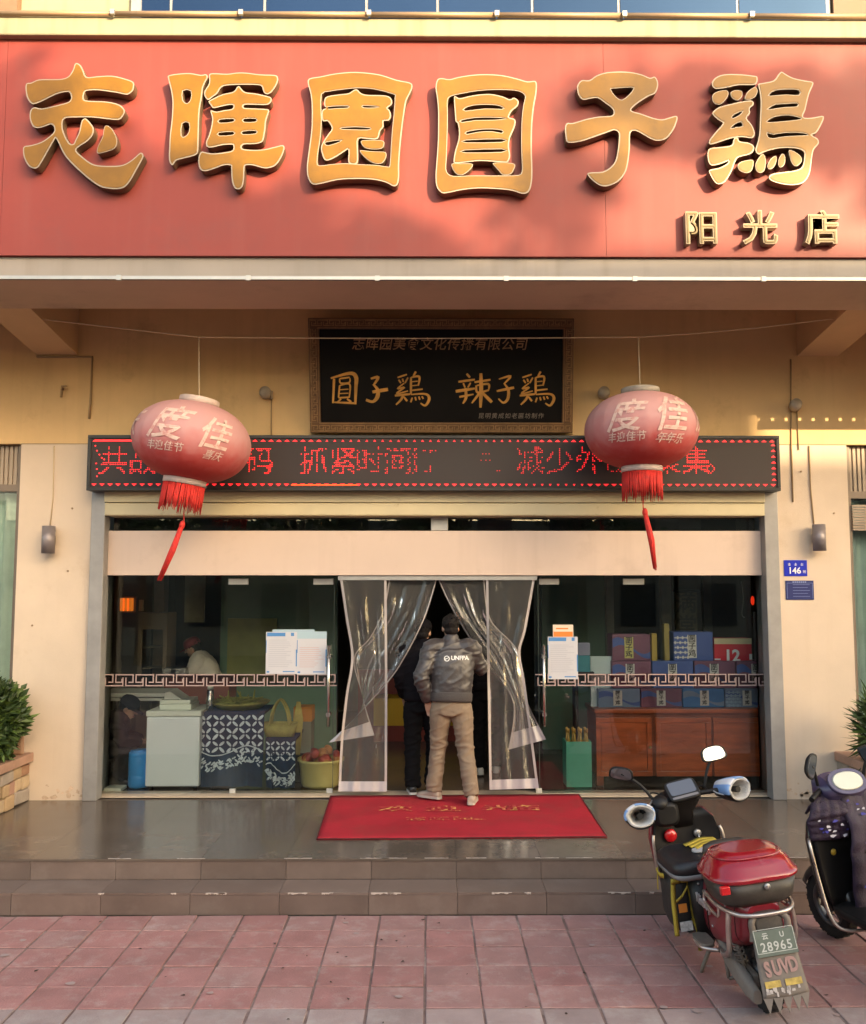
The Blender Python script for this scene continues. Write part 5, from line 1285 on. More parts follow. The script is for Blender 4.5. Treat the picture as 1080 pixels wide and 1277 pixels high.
MB().box(a.x, lerp(a.x, c.x, .16), YB1 + .0575, YB1 + .0585, zz + h * .03, zz + h * .1).box(lerp(a.x, c.x, .93), c.x, YB1 + .0575, YB1 + .0585, zz + h * .05, zz + h * .3).build('printed_marks', M('white_print'), T)
T, a, c = simple_box('display_card', 'plain pale mint panel standing left of the plum gift boxes', 'panel', 736, 801, 763, 840, YB1 + .10, .04, ztop1, M('mint_panel', (.66, .76, .74), .5))
MB().box(a.x, c.x, YB1 + .10, YB1 + .14, ctop, ztop1).build('base', M('mint_panel'), T)
T, a, c = simple_box('teal_carton', 'teal carton right of the white notice, lower of the two', 'box', 720, 817.5, 736, 838, YB1 + .04, .15, at_y(720, 838, YB1 + .04).z, M('carton_teal', (.07, .32, .38), .5))
simple_box('lilac_carton', 'small lilac grey carton resting on the teal one', 'box', 721, 802, 736, 817.5, YB1 + .05, .13, at_y(720, 817.4, YB1 + .05).z, M('carton_lilac', (.32, .32, .42), .5))
aa = at_y(717, 838, YB1 + .03); cc = at_y(742, 838, YB1 + .03)
T = thing('side_shelf', 'dark shelf stand carrying the teal cartons beside the cabinet', 'shelf', (aa.x, YB1, 0)); MB().box(aa.x, cc.x - .01, YB1 + .02, YB1 + .22, aa.z - .03, aa.z).box(aa.x, aa.x + .03, YB1 + .02, YB1 + .22, 0, aa.z - .03).build('board', m_dark, T)
# green crate of bottles
a, c = at_y(706, 925, 9.40), at_y(738.5, 990, 9.40)
T = thing('green_crate', 'tall green cardboard bin right of the doorway full of bottles', 'crate', ((a.x + c.x) / 2, 9.5, 0))
b = MB(); t_ = .012
b.box(a.x, c.x, 9.40, 9.40 + t_, .002, a.z).box(a.x, c.x, 9.64, 9.64 + t_, .002, a.z).box(a.x, a.x + t_, 9.40 + t_, 9.64, .002, a.z).box(c.x - t_, c.x, 9.40 + t_, 9.64, .002, a.z).box(a.x + t_, c.x - t_, 9.40 + t_, 9.64, .002, a.z - .22)
b.build('bin', M('bin_green', (.10, .46, .31), .6, var=.12, vs=3), T)
m_btl = M('bottle_amber', (.50, .30, .06), .2, var=.3, vs=10, coat=.5); m_cap2 = M('bottle_cap_gold', (.70, .38, .10), .4, .2); m_bl2 = M('bottle_label', (.75, .70, .45), .6)
k = 0; bot0 = None
names = ['front left corner', 'front, second from left', 'front, second from right', 'front right corner', 'back left corner', 'back, second from left', 'back, second from right', 'back right corner']
for yy in (9.465, 9.575):
    for i in range(4):
        xx = lerp(a.x + .035, c.x - .035, i / 3)
        if bot0 is None:
            bot0 = thing('bottle', 'x', 'bottle', (0, 0, 0), None, 'bottles standing in the green bin')
            MB().lathe([(.026, 0), (.028, .01), (.028, .17), (.012, .23), (.011, .30)], 14).build('glass', m_btl, bot0, local=True)
            MB().lathe([(.013, .285), (.0135, .325), (.008, .328)], 12).build('cap', m_cap2, bot0, local=True)
            MB().lathe([(.0285, .12), (.0285, .165)], 14, caps=False).build('neck_label', m_bl2, bot0, local=True); q = bot0
        else: q = dup(bot0)
        q['label'] = 'amber bottle with gold cap in the green bin, ' + names[k]; q.location = (xx, yy, a.z - .205); k += 1
# scroll, spirit light, dim picture
a, c = at_y(842, 737, 11.3), at_y(870, 792, 11.3)
T = thing('wall_scroll', 'narrow hanging calligraphy scroll behind the patterned gift box', 'scroll', ((a.x + c.x) / 2, 11.35, c.z))
MB().box(a.x, c.x, 11.30, 11.31, c.z - .4, a.z).build('paper', M('scroll_paper', (.24, .20, .12), .7, var=.12), T)
for i, chh in enumerate('满堂福'): put_text('lettering', chh, .26, M('scroll_ink', (.10, .085, .06), .7), T, Matrix.Translation(((a.x + c.x) / 2, 11.298, a.z - .17 - .27 * i)) @ FACE, offset=.004)
MB().tube([(a.x - .03, 11.30, a.z), (c.x + .03, 11.30, a.z)], .02, 8).build('roller', m_dark, T)
MB().box(xw(836, 760, 11.6), xw(945, 760, 11.6), 11.55, 11.6, 0, 3.0).build('partition', M('brown_partition', (.06, .045, .03), .6, var=.3), B)
p = at_y(938.5, 749, 10.9)
T = thing('red_lamp', 'tiny red lit lamp high at the right of the room', 'lamp', p)
MB().ell(p, (.022, .022, .055), 12, 8).build('bulb', M('red_glow', (1, .04, .015), .5, emit=.16), T); MB().tube([p + Vector((0, 0, .06)), p + Vector((0, 0, .9))], .006, 6).build('flex', m_dark, T)
p = at_y(924, 725, 10.6)
tag(MB().tube(catmull([p, p + Vector((.02, 0, -.2)), p + Vector((0, 0, -.38)), p + Vector((.03, 0, -.42))], 5), .006, 6).build('hanging_wire', M('pale_wire', (.3, .27, .24), .6)), 'thin pale wire hanging left of the red lamp', 'wire')
# large jars seen dimly before the left part of the cabinet
for u, v, r_ in ((757, 918, .11), (775, 918, .095)): pass
# yellow counter far inside the doorway
a, c = at_y(466, 871, 12.2), at_y(520, 905, 12.2)
T = thing('yellow_counter', 'yellow fronted counter with a red base deep inside the doorway', 'counter', ((a.x + c.x) / 2, 12.3, 0))
MB().box(a.x, c.x + .6, 12.2, 12.7, c.z, a.z).build('yellow_front', M('counter_yellow', (.62, .36, .02), .5, emit=0), T); MB().box(a.x, c.x + .6, 12.21, 12.7, 0, c.z).build('base', M('counter_red', (.22, .03, .02), .5), T)
MB().box(a.x - .25, c.x + .7, 12.75, 12.8, 0, at_y(490, 835, 12.75).z).build('back_panel', M('counter_red'), T)
# ------------------------------------------------------------------ people
from mathutils.bvhtree import BVHTree
m_skin = M('skin', (.46, .27, .19), .55, var=.06, vs=9, sub=.08)
m_hair = M('black_hair', (.008, .006, .006), .7, var=.3, vs=30, spec=.2)
m_eye = M('eye_white', (.6, .58, .55), .3); m_iris = M('iris_dark', (.02, .015, .01), .2)
def V(*a): return Vector(a)
def person(label, loc, rotz, J, top, bottom, shoes, hat=None, hair=True, wr=.010, group=None, seed=1):
    T = thing('person', label, 'person', loc, (0, 0, rotz), group)
    up_ = lambda a, b: (b - a).normalized()
    P, C, N, H = J['P'], J['C'], J['N'], J['H']
    lp = (J['HR'] - J['HL']).normalized(); lc = (J['SR'] - J['SL']).normalized()
    def ring(c, lat, ax, rx, ry, n=26, e=2.4):
        lat = (lat - ax * lat.dot(ax)).normalized(); f_ = ax.cross(lat).normalized()
        return [c + lat * (rx * math.copysign(abs(math.cos(t)) ** (2 / e), math.cos(t))) + f_ * (ry * math.copysign(abs(math.sin(t)) ** (2 / e), math.sin(t))) for t in [2 * PI * k / n for k in range(n)]]
    spine = [P + V(0, 0, -.06), P, P.lerp(C, .35), P.lerp(C, .7), C, C.lerp(N, .45), C.lerp(N, .75), N]
    def torso(mb, radii, start=0, extra_bottom=None):
        rr = []
        for i in range(start, len(spine)):
            a = spine[max(i - 1, 0)]; b_ = spine[min(i + 1, len(spine) - 1)]
            t = i / (len(spine) - 1); lat = lp.lerp(lc, t)
            rr.append(ring(spine[i], lat, (b_ - a).normalized(), *radii[i]))
        mb.loft(rr)
    def limb(mb, pts, rad, k=5):
        P4 = catmull([p.to_4d() for p in pts], k) if False else catmull(pts, k)
        R4 = catmull([V(r, 0, 0) for r in rad], k)
        mb.tube(P4, [r.x for r in R4], 14)
    # --- the continuous body
    b = MB()
    torso(b, [(.13, .09), (.14, .095), (.125, .09), (.135, .095), (.15, .10), (.16, .095), (.11, .075), (.055, .055)])
    hd = J['HF'].normalized(); hz = (H - N).normalized(); hx = hd.cross(V(0, 0, 1)).normalized(); hu = hx.cross(hd).normalized()
    HM = Matrix((hx, hd, hu)).transposed()
    hp = lambda x, y, z: H + HM @ V(x, y, z)
    b.tube([N + (N - C).normalized() * -.05, N, H + HM @ V(0, -.015, -.06)], [.062, .056, .05], 14)
    b.ell(H + HM @ V(0, -.008, .02), (.073, .092, .092), 20, 14, 0, HM)
    b.ell(hp(0, .022, -.045), (.056, .062, .062), 18, 12, 0, HM)
    b.ell(hp(0, .045, -.085), (.030, .030, .025), 12, 8, 0, HM)
    b.tube([hp(0, .082, .022), hp(0, .100, -.012), hp(0, .105, -.022)], [.010, .013, .012], 8)
    for s_ in (-1, 1):
        b.ell(hp(.074 * s_, -.008, -.012), (.010, .019, .031), 10, 8, 0, HM @ Matrix.Rotation(-.35 * s_, 3, 'Z'))
        b.tube([hp(.012 * s_, .080, .032), hp(.042 * s_, .070, .036)], .010, 8)
        b.ell(hp(.012 * s_, .082, -.062), (.016, .010, .007), 8, 6, 0, HM)
        S_, E_, W_ = J['SR' if s_ > 0 else 'SL'], J['ER' if s_ > 0 else 'EL'], J['WR' if s_ > 0 else 'WL']
        limb(b, [S_ - lc * s_ * .05, S_, S_.lerp(E_, .5), E_, E_.lerp(W_, .4), W_], [.05, .052, .043, .038, .037, .026])
        d = (W_ - E_).normalized()
        hdir = J.get('hR' if s_ > 0 else 'hL', d).normalized()
        pn = hdir.cross(V(s_, 0, 0)); pn = pn.normalized() if pn.length > .1 else V(0, 1, 0)
        w_ = pn.cross(hdir).normalized()                # across the palm
        b.tube([W_ - hdir * .02, W_ + hdir * .035, W_ + hdir * .085], [(.016, .024), (.014, .038), (.013, .040)], 12, side=tuple(pn))
        for q, (off, L1) in enumerate(((-.030, .066), (-.010, .078), (.010, .073), (.029, .058))):
            r0 = W_ + hdir * .075 + w_ * off; c_ = pn * (-.4)
            m1 = r0 + hdir * L1 * .5; m2 = m1 + (hdir + c_).normalized() * L1 * .34; m3 = m2 + (hdir + c_ * 2.2).normalized() * L1 * .28
            b.tube([r0 - hdir * .03, r0, m1, m2, m3], [.0095, .0095, .0088, .008, .0065], 8)
        th0 = W_ + hdir * .025 - w_ * .028; b.tube([th0, th0 - w_ * .022 + hdir * .02, th0 - w_ * .034 + hdir * .05 - pn * .012, th0 - w_ * .030 + hdir * .074 - pn * .02], [.013, .012, .010, .008], 8)
        Hp, K_, A_ = J['HR' if s_ > 0 else 'HL'], J['KR' if s_ > 0 else 'KL'], J['AR' if s_ > 0 else 'AL']
        limb(b, [Hp + V(0, 0, .05), Hp.lerp(K_, .3), K_, K_.lerp(A_, .35), A_ + V(0, 0, -.02)], [.085, .075, .052, .05, .036])
    me = remesh(b, .0072, 3, None, [m_skin], 'body'); body = link('body', me, T, local=True)
    for s_ in (-1, 1):
        e = MB().ell(hp(.031 * s_, .078, .012), (.013, .010, .009), 12, 8, 0, HM).ell(hp(.031 * s_, .086, .012), (.006, .003, .006), 8, 6, 1, HM); e.build('eye', [m_eye, m_iris], body, local=True)
    e = MB().tube([hp(-.024, .083, -.048), hp(0, .092, -.047), hp(.024, .083, -.048)], [.003, .0065, .003], 8); e.build('mouth', M('lips', (.32, .12, .10), .5), body, local=True)
    # --- hair
    if hair:
        h = MB(); h.ell(hp(0, -.022, .036), (.083, .096, .088), 22, 14, 0, HM); h.ell(hp(0, -.048, -.03), (.070, .058, .052), 16, 10, 0, HM)
        rr = random.Random(seed)
        for i in range(60):
            a, z = rr.uniform(0, 6.28), rr.uniform(-.1, 1); r_ = math.sqrt(max(0, 1 - z * z))
            p0 = hp(.082 * r_ * math.cos(a), -.022 + .094 * r_ * math.sin(a), .036 + .086 * z)
            if (HM.transposed() @ (p0 - H)).y > .045 and z < .6: continue
            h.tube([p0, p0 + HM @ V(rr.uniform(-.02, .02), rr.uniform(-.03, .01), .012 - .02 * (1 - z))], [.010, .004], 5)
        link('hair', remesh(h, .0065, 2, lambda c: .003 * noise.noise(c * 70), [m_hair], 'hair'), T, local=True)
    if hat:
        h = MB(); rings = []
        for z, r_ in ((.028, 1.0), (.05, 1.02), (.085, .97), (.115, .78), (.132, .42), (.137, .05)):
            rings.append([hp(.090 * r_ * math.cos(t), -.012 + .106 * r_ * math.sin(t), z) for t in [2 * PI * k / 24 for k in range(24)]])
        h.loft(rings); ht = h.build('cap', hat, T, local=True)
        bm_ = []
        for t in [PI * k / 14 for k in range(15)]:
            bm_.append([hp(.086 * math.cos(t), -.012 + .10 * math.sin(t), .036), hp(.084 * math.cos(t), -.012 + .10 * math.sin(t) + .075 * math.sin(t) ** .7, .020), hp(.084 * math.cos(t), -.012 + .10 * math.sin(t) + .075 * math.sin(t) ** .7, .015), hp(.086 * math.cos(t), -.012 + .10 * math.sin(t), .029)])
        MB().loft(bm_).build('peak', hat, ht, local=True)
    # --- clothing
    def wrinkle(amp, pts):
        def f(c):
            k = .35
            for p_, r_ in pts: k += max(0, 1 - (c - p_).length / r_)
            n_ = noise.noise(V(c.x * 9, c.y * 9, c.z * 24 + 3 * noise.noise(c * 6))) + .55 * noise.noise(V(c.x * 22 + c.z * 9, c.y * 20, c.z * 34))
            rd = max(0, 1 - 5 * abs(noise.noise(V(c.x * 4 + c.z * 3, c.y * 4, c.z * 13 - 5 * c.x))))
            return amp * k * (.40 * n_ + 1.35 * rd) + .004 * noise.noise(c * 5)
        return f
    j = MB(); tr = J.get('torso', 1.0)
    torso(j, [(.175 * tr, .125 * tr), (.178 * tr, .128 * tr), (.186 * tr, .138 * tr), (.196 * tr, .142 * tr), (.200 * tr, .140 * tr), (.195 * tr, .122 * tr), (.135, .095), (.078, .078)], 1)
    for s_ in (-1, 1):
        S_, E_, W_ = J['SR' if s_ > 0 else 'SL'], J['ER' if s_ > 0 else 'EL'], J['WR' if s_ > 0 else 'WL']
        limb(j, [S_ - lc * s_ * .10 + V(0, 0, .005), S_, S_.lerp(E_, .5), E_, E_.lerp(W_, .5), E_.lerp(W_, .88), E_.lerp(W_, .96)], [.078, .086, .078, .070, .064, .056, .044])
    j.tube([N + V(0, 0, -.05), N + (H - N) * .22, N + (H - N) * .42], [.088, .074, .070], 18)
    EL, ER = J['EL'], J['ER']
    jm = remesh(j, .0105, 4, wrinkle(wr, [(EL, .22), (ER, .22), (J['SL'], .16), (J['SR'], .16), (P.lerp(C, .25), .22)]), [top], 'jacket')
    jk = link('jacket', jm, T, local=True)
    wb = MB(); q = J.get('hem', .10)
    ax = (C - P).normalized()
    wb.loft([ring(P + ax * (-.02), lp, ax, .180 * tr, .130 * tr), ring(P + ax * .0, lp, ax, .188 * tr, .139 * tr), ring(P + ax * .06, lp, ax, .190 * tr, .141 * tr), ring(P + ax * .075, lp, ax, .182 * tr, .134 * tr)])
    wb.build('waistband', J.get('band', top), jk, local=True)
    for s_ in (-1, 1):
        E_, W_ = J['ER' if s_ > 0 else 'EL'], J['WR' if s_ > 0 else 'WL']
        MB().tube([E_.lerp(W_, .86), E_.lerp(W_, .90), E_.lerp(W_, .985)], [.048, .047, .038], 14).build('cuff', J.get('band', top), jk, local=True)
    t = MB()
    rr = [ring(P + V(0, 0, z), lp, V(0, 0, 1), a, b2) for z, a, b2 in ((.04, .150, .108), (-.04, .166, .122), (-.10, .160, .125), (-.13, .12, .11))]
    t.loft(rr)
    for s_ in (-1, 1):
        Hp, K_, A_ = J['HR' if s_ > 0 else 'HL'], J['KR' if s_ > 0 else 'KL'], J['AR' if s_ > 0 else 'AL']
        limb(t, [Hp + V(0, 0, .02), Hp.lerp(K_, .25), Hp.lerp(K_, .65), K_, K_.lerp(A_, .45), K_.lerp(A_, .85), A_ + (A_ - K_).normalized() * .02], [.094, .104, .088, .080, .076, .074, .076])
    tm = remesh(t, .0105, 4, wrinkle(wr, [(J['KL'], .24), (J['KR'], .24), (J['AL'], .22), (J['AR'], .22), (P + V(0, -.1, -.12), .18)]), [bottom], 'trousers')
    link('trousers', tm, T, local=True)
    for s_ in (-1, 1):
        A_ = J['AR' if s_ > 0 else 'AL']; td = J['TR' if s_ > 0 else 'TL'].normalized(); sd = V(td.y, -td.x, 0)
        g = A_ + V(0, 0, -.085 + .0); gz = A_.z - .085
        sh = MB(); rings = []
        for d, w_, h0, h1 in ((-.075, .028, .012, .055), (-.06, .036, .0, .085), (-.01, .038, .0, .095), (.05, .043, .0, .075), (.11, .049, .0, .056), (.155, .044, .0, .045), (.185, .026, .008, .032)):
            c_ = A_ + td * d; c_.z = gz
            rings.append([c_ + sd * (w_ * math.cos(a)) + V(0, 0, (h0 + h1) / 2 + (h1 - h0) / 2 * math.sin(a) * (1 if math.sin(a) > 0 else 1)) for a in [2 * PI * k / 16 for k in range(16)]])
        sh.loft(rings); so = sh.build('shoe', shoes[0], T, local=True)
        sole = MB(); out = [(-.082, .020), (-.065, .036), (-.01, .037), (.06, .044), (.115, .050), (.16, .043), (.19, .020)]
        ptsL = [A_ + td * d + sd * w_ for d, w_ in out] + [A_ + td * d - sd * w_ for d, w_ in reversed(out)]
        sole.loft([[V(p.x, p.y, gz + z) for p in ptsL] for z in (.001, .022)], sm=False); sole.build('sole', shoes[1], so, local=True)
    return T, jk, jm
m_jk = M('grey_bomber_nylon', (.046, .040, .042), .42, var=.1, vs=8, bump=.25, bs=35, spec=.6)
m_jkband = M('grey_knit', (.055, .048, .048), .8, bump=.5, bs=160)
m_khaki = M('khaki_cotton', (.215, .158, .112), .85, var=.08, vs=7, bump=.2, bs=120)
m_shoe = M('beige_shoe', (.38, .30, .24), .7, var=.1); m_solew = M('pale_sole', (.45, .40, .35), .7)
m_bkc = M('black_cloth', (.007, .006, .008), .9, var=.2, vs=8, spec=.12); m_bkt = M('black_trouser', (.006, .006, .007), .9, var=.2, spec=.12)
m_bshoe = M('black_shoe', (.015, .015, .015), .4); m_wsole = M('white_sole', (.62, .60, .56), .6)
JM = dict(P=V(0, 0, .945), C=V(.01, .035, 1.26), N=V(.005, .05, 1.50), H=V(-.005, .085, 1.625), HF=V(-.15, 1, -.1),
          SL=V(-.185, .03, 1.435), SR=V(.19, .045, 1.43), EL=V(-.285, -.07, 1.165), WL=V(-.225, .02, .925), ER=V(.285, .16, 1.235), WR=V(.30, .40, 1.27),
          HL=V(-.095, 0, .90), HR=V(.095, 0, .90), KL=V(-.125, .085, .49), AL=V(-.165, .06, .105), KR=V(.135, -.005, .485), AR=V(.185, -.13, .10),
          TL=V(-.75, .55, 0), TR=V(.15, 1, 0), hL=V(.25, .25, -1), band=m_jkband, torso=1.06)
PMn, jk, jm = person('man seen from behind in grey bomber jacket and khaki trousers stepping off the red mat', (at_z(563, 1002, 0).x, 8.735, .0), 0, JM, m_jk, m_khaki, (m_shoe, m_solew), seed=3, wr=.0105)
PMn.location.z = .012
# lettering on the back, wrapped on the cloth
jm.calc_loop_triangles()
bvh = BVHTree.FromPolygons([v.co.copy() for v in jm.vertices], [tuple(t.vertices) for t in jm.loop_triangles])
def wrap(me, dx, dz, name, mat, par):
    bm = bmesh.new(); bm.from_mesh(me); bmesh.ops.triangulate(bm, faces=bm.faces)
    for _ in range(2): bmesh.ops.subdivide_edges(bm, edges=[e for e in bm.edges if e.calc_length() > .012], cuts=1); bmesh.ops.triangulate(bm, faces=bm.faces)
    for v in bm.verts:
        x, z = v.co.x + dx, v.co.y + dz
        hit = bvh.ray_cast(V(x, -1, z), V(0, 1, 0))[0]
        v.co = hit + V(0, -.0035, 0) if hit else V(x, -.15, z)
    bm.to_mesh(me); bm.free(); me.materials.clear(); me.materials.append(mat); link(name, me, par, local=True)
m_tp = M('jacket_print', (.72, .72, .72), .6)
wrap(text_mesh('UNFPA', .054, offset=.0018, space=.98), .080, 1.345, 'lettering', m_tp, jk)
lg = MB()
for k in range(20):
    a0, a1 = 2 * PI * k / 20, 2 * PI * (k + 1) / 20
    lg.quad((.027 * math.cos(a0), .027 * math.sin(a0), 0), (.027 * math.cos(a1), .027 * math.sin(a1), 0), (.019 * math.cos(a1), .019 * math.sin(a1), 0), (.019 * math.cos(a0), .019 * math.sin(a0), 0))
lg.quad((-.019, -.012, 0), (.0, -.004, 0), (.002, .004, 0), (-.015, .0, 0)).quad((.0, -.004, 0), (.018, .008, 0), (.015, .013, 0), (.002, .004, 0))
wrap(lg.mesh('emblem', []), -.043, 1.342, 'emblem', m_tp, jk)
J2 = dict(P=V(0, 0, .92), C=V(0, .03, 1.23), N=V(0, .05, 1.46), H=V(0, .08, 1.575), HF=V(.2, 1, -.15), SL=V(-.18, .03, 1.40), SR=V(.18, .03, 1.40), EL=V(-.22, .03, 1.12), WL=V(-.18, .16, .92), ER=V(.24, .05, 1.13), WR=V(.18, .22, 1.0),
          HL=V(-.09, 0, .88), HR=V(.09, 0, .88), KL=V(-.10, .03, .48), AL=V(-.10, -.02, .10), KR=V(.11, .08, .48), AR=V(.10, .05, .10), TL=V(-.1, 1, 0), TR=V(.15, 1, 0))
person('person in black coat and black trousers walking in just ahead of the khaki trousered man', (-.045, 9.10, .001), 0, J2, m_bkc, m_bkt, (m_bshoe, m_wsole), hat=m_bkc, seed=5)
J3 = dict(J2); J3.update(H=V(0, .08, 1.57), HF=V(-.3, 1, 0))
person('person in black deeper inside the doorway, mostly hidden by the right curtain', (.66, 10.05, .001), .1, J3, m_bkc, m_bkt, (m_wsole, m_wsole), seed=6)
JW = dict(P=V(0, -.05, .80), C=V(0, .06, 1.06), N=V(0, .15, 1.20), H=V(0, .22, 1.285), HF=V(0, 1, -.45), SL=V(-.17, .12, 1.15), SR=V(.17, .12, 1.15), EL=V(-.22, .22, .92), WL=V(-.12, .42, .93), ER=V(.22, .22, .92), WR=V(.12, .42, .94),
          HL=V(-.09, -.05, .77), HR=V(.09, -.05, .77), KL=V(-.1, .02, .42), AL=V(-.1, -.04, .10), KR=V(.1, .02, .42), AR=V(.1, -.04, .10), TL=V(-.1, 1, 0), TR=V(.1, 1, 0))
pw_ = at_y(252, 830, 11.25)
person('woman in white coat and dark red cap bending over the counter inside', (pw_.x + .1, 11.25, .001), PI / 2, JW, M('white_coat', (.62, .60, .56), .8, var=.06), m_bkt, (m_bshoe, m_bshoe), hat=M('maroon_cap', (.20, .015, .03), .7), seed=7)
JC = dict(P=V(0, -.10, .40), C=V(0, .06, .60), N=V(0, .17, .70), H=V(0, .235, .765), HF=V(.25, 1, -.55), SL=V(-.17, .12, .66), SR=V(.17, .12, .66), EL=V(-.22, .22, .46), WL=V(-.10, .36, .42), ER=V(.22, .20, .46), WR=V(.10, .37, .43),
          HL=V(-.09, -.08, .37), HR=V(.09, -.08, .37), KL=V(-.15, .26, .40), AL=V(-.13, .16, .10), KR=V(.15, .26, .40), AR=V(.13, .16, .10), TL=V(-.2, 1, 0), TR=V(.2, 1, 0))
pc_ = at_y(140, 900, 9.55)
person('person in black with dark cap sitting low and bent forward beside the blue drum', (pc_.x - .09, 9.58, .001), -PI / 2 + .25, JC, m_bkc, m_bkt, (m_bshoe, m_bshoe), hat=M('navy_cap', (.02, .02, .03), .7), seed=8)
T = thing('low_stool', 'low dark stool under the crouching person', 'stool', (pc_.x - .10, 9.6, 0))
MB().box(pc_.x - .26, pc_.x + .02, 9.44, 9.74, .24, .27).build('seat', m_dark, T, bevel=.006)
for xx in (pc_.x - .25, pc_.x - .02):
    for yy in (9.45, 9.70): MB().box(xx, xx + .03, yy, yy + .03, 0, .24).build('leg', m_dark, T)
# ------------------------------------------------------------------ electric scooters (local axes: x right, y forward, z up)
m_tyre = M('tyre_rubber', (.018, .017, .016), .85, var=.2, vs=20)
m_rimm = M('wheel_rim', (.10, .10, .10), .4, .6)
m_sblk = M('scooter_black', (.009, .008, .008), .5, var=.25, vs=8, spec=.35, dirt=((.026, .022, .019), 5, .6, .9))
m_sgrey = M('scooter_grey_plastic', (.075, .066, .058), .6, var=.15, vs=6, dirt=((.17, .14, .115), 6, .48, .8))
m_dustg = M('dusty_metal', (.20, .165, .135), .65, .2, var=.25, vs=9, dirt=((.10, .08, .065), 8, .5, .8))
m_flap = M('mudflap_grey', (.20, .170, .145), .8, var=.12, vs=7, dirt=((.13, .105, .09), 7, .5, .8))
m_sred = M('scooter_red', (.22, .012, .022), .35, var=.1, vs=4, coat=.4, dirt=((.26, .06, .05), 4, .58, .9))
m_lid = M('case_lid_red', (.30, .004, .014), .22, var=.08, vs=5, coat=.8, dirt=((.36, .10, .095), 7, .54, .82))
m_case = M('case_black', (.032, .027, .022), .45, var=.15, vs=6, dirt=((.09, .075, .06), 5, .5, .85))
m_chr = M('chrome_tube', (.50, .44, .40), .32, .85, var=.2, vs=12)
m_seat = M('seat_vinyl', (.014, .013, .015), .40, var=.2, vs=8, bump=.25, bs=80)
m_trim = M('seat_trim_grey', (.20, .19, .19), .5, var=.2)
m_muff = M('muff_blue', (.17, .32, .60), .5, var=.1); m_muffw = M('muff_white', (.66, .66, .70), .55, var=.1); m_fleece = M('muff_fleece', (.55, .53, .50), .95, var=.2, vs=18, bump=.9, bs=90)
m_yel = M('yellow_ribbon', (.42, .30, .035), .7, var=.15, vs=10)
m_scrn = M('display_glass', (.10, .11, .14), .15, coat=.5)
m_mir = M('mirror_glass', (.24, .25, .27), .04, 1.0)
m_rlens = M('red_lens', (.55, .01, .015), .25, coat=.6)
def wheel(par, y, r, w, name='wheel'):
    R_ = Matrix.Translation((0, y, r)) @ Matrix.Rotation(PI / 2, 4, 'Y')
    prof = [(r - .07, -w * .32), (r - .02, -w * .5), (r - .006, -w * .36), (r, 0), (r - .006, w * .36), (r - .02, w * .5), (r - .07, w * .32)]
    ty = MB().lathe(prof + [prof[0]], 40, R_, caps=False).build('wheel', m_tyre, par, local=True)
    tr = MB()
    for k in range(36):
        a = 2 * PI * k / 36
        tr.box(-w * .40, w * .40, -.010, .010, r - .008, r + .001, 0, Matrix.Translation((0, y, r)) @ Matrix.Rotation(a, 4, 'X') @ Matrix.Rotation(.35 * (-1) ** k, 4, 'Z'))
    o = tr.build('tread', m_tyre, ty, local=True); o['kind'] = 'stuff'
    rm_ = MB().lathe([(r - .075, -w * .34), (r - .066, -w * .36), (r - .075, 0), (r - .066, w * .36), (r - .085, w * .3), (r - .085, -w * .3), (r - .075, -w * .34)], 36, R_, caps=False)
    rm_.lathe([(.005, -w * .5), (.045, -w * .45), (.05, 0), (.045, w * .45), (.005, w * .5)], 20, R_)
    for k in range(5):
        a = 2 * PI * k / 5; rm_.tube([(0, y + .04 * math.cos(a), r + .04 * math.sin(a)), (0, y + (r - .07) * math.cos(a + .15), r + (r - .07) * math.sin(a + .15))], [.018, .013], 8)
    rm_.build('rim', m_rimm, ty, local=True)
    return ty
def rsq(cx, cy, z, rx, ry, e=4.0, n=32, tilt=0.0):
    pts = []
    for k in range(n):
        t = 2 * PI * k / n; x = rx * math.copysign(abs(math.cos(t)) ** (2 / e), math.cos(t)); y = ry * math.copysign(abs(math.sin(t)) ** (2 / e), math.sin(t))
        pts.append((cx + x, cy + y, z + tilt * y))
    return pts
def rsqy(cx, y, cz, rx, rz, e=3.5, n=28, top=1.0):
    """ring in a plane of constant y; top < 1 narrows the upper half"""
    pts = []
    for k in range(n):
        t = 2 * PI * k / n; x = rx * math.copysign(abs(math.cos(t)) ** (2 / e), math.cos(t)); z = rz * math.copysign(abs(math.sin(t)) ** (2 / e), math.sin(t))
        pts.append((cx + x * lerp(1, top, (z / rz + 1) / 2), y, cz + z))
    return pts
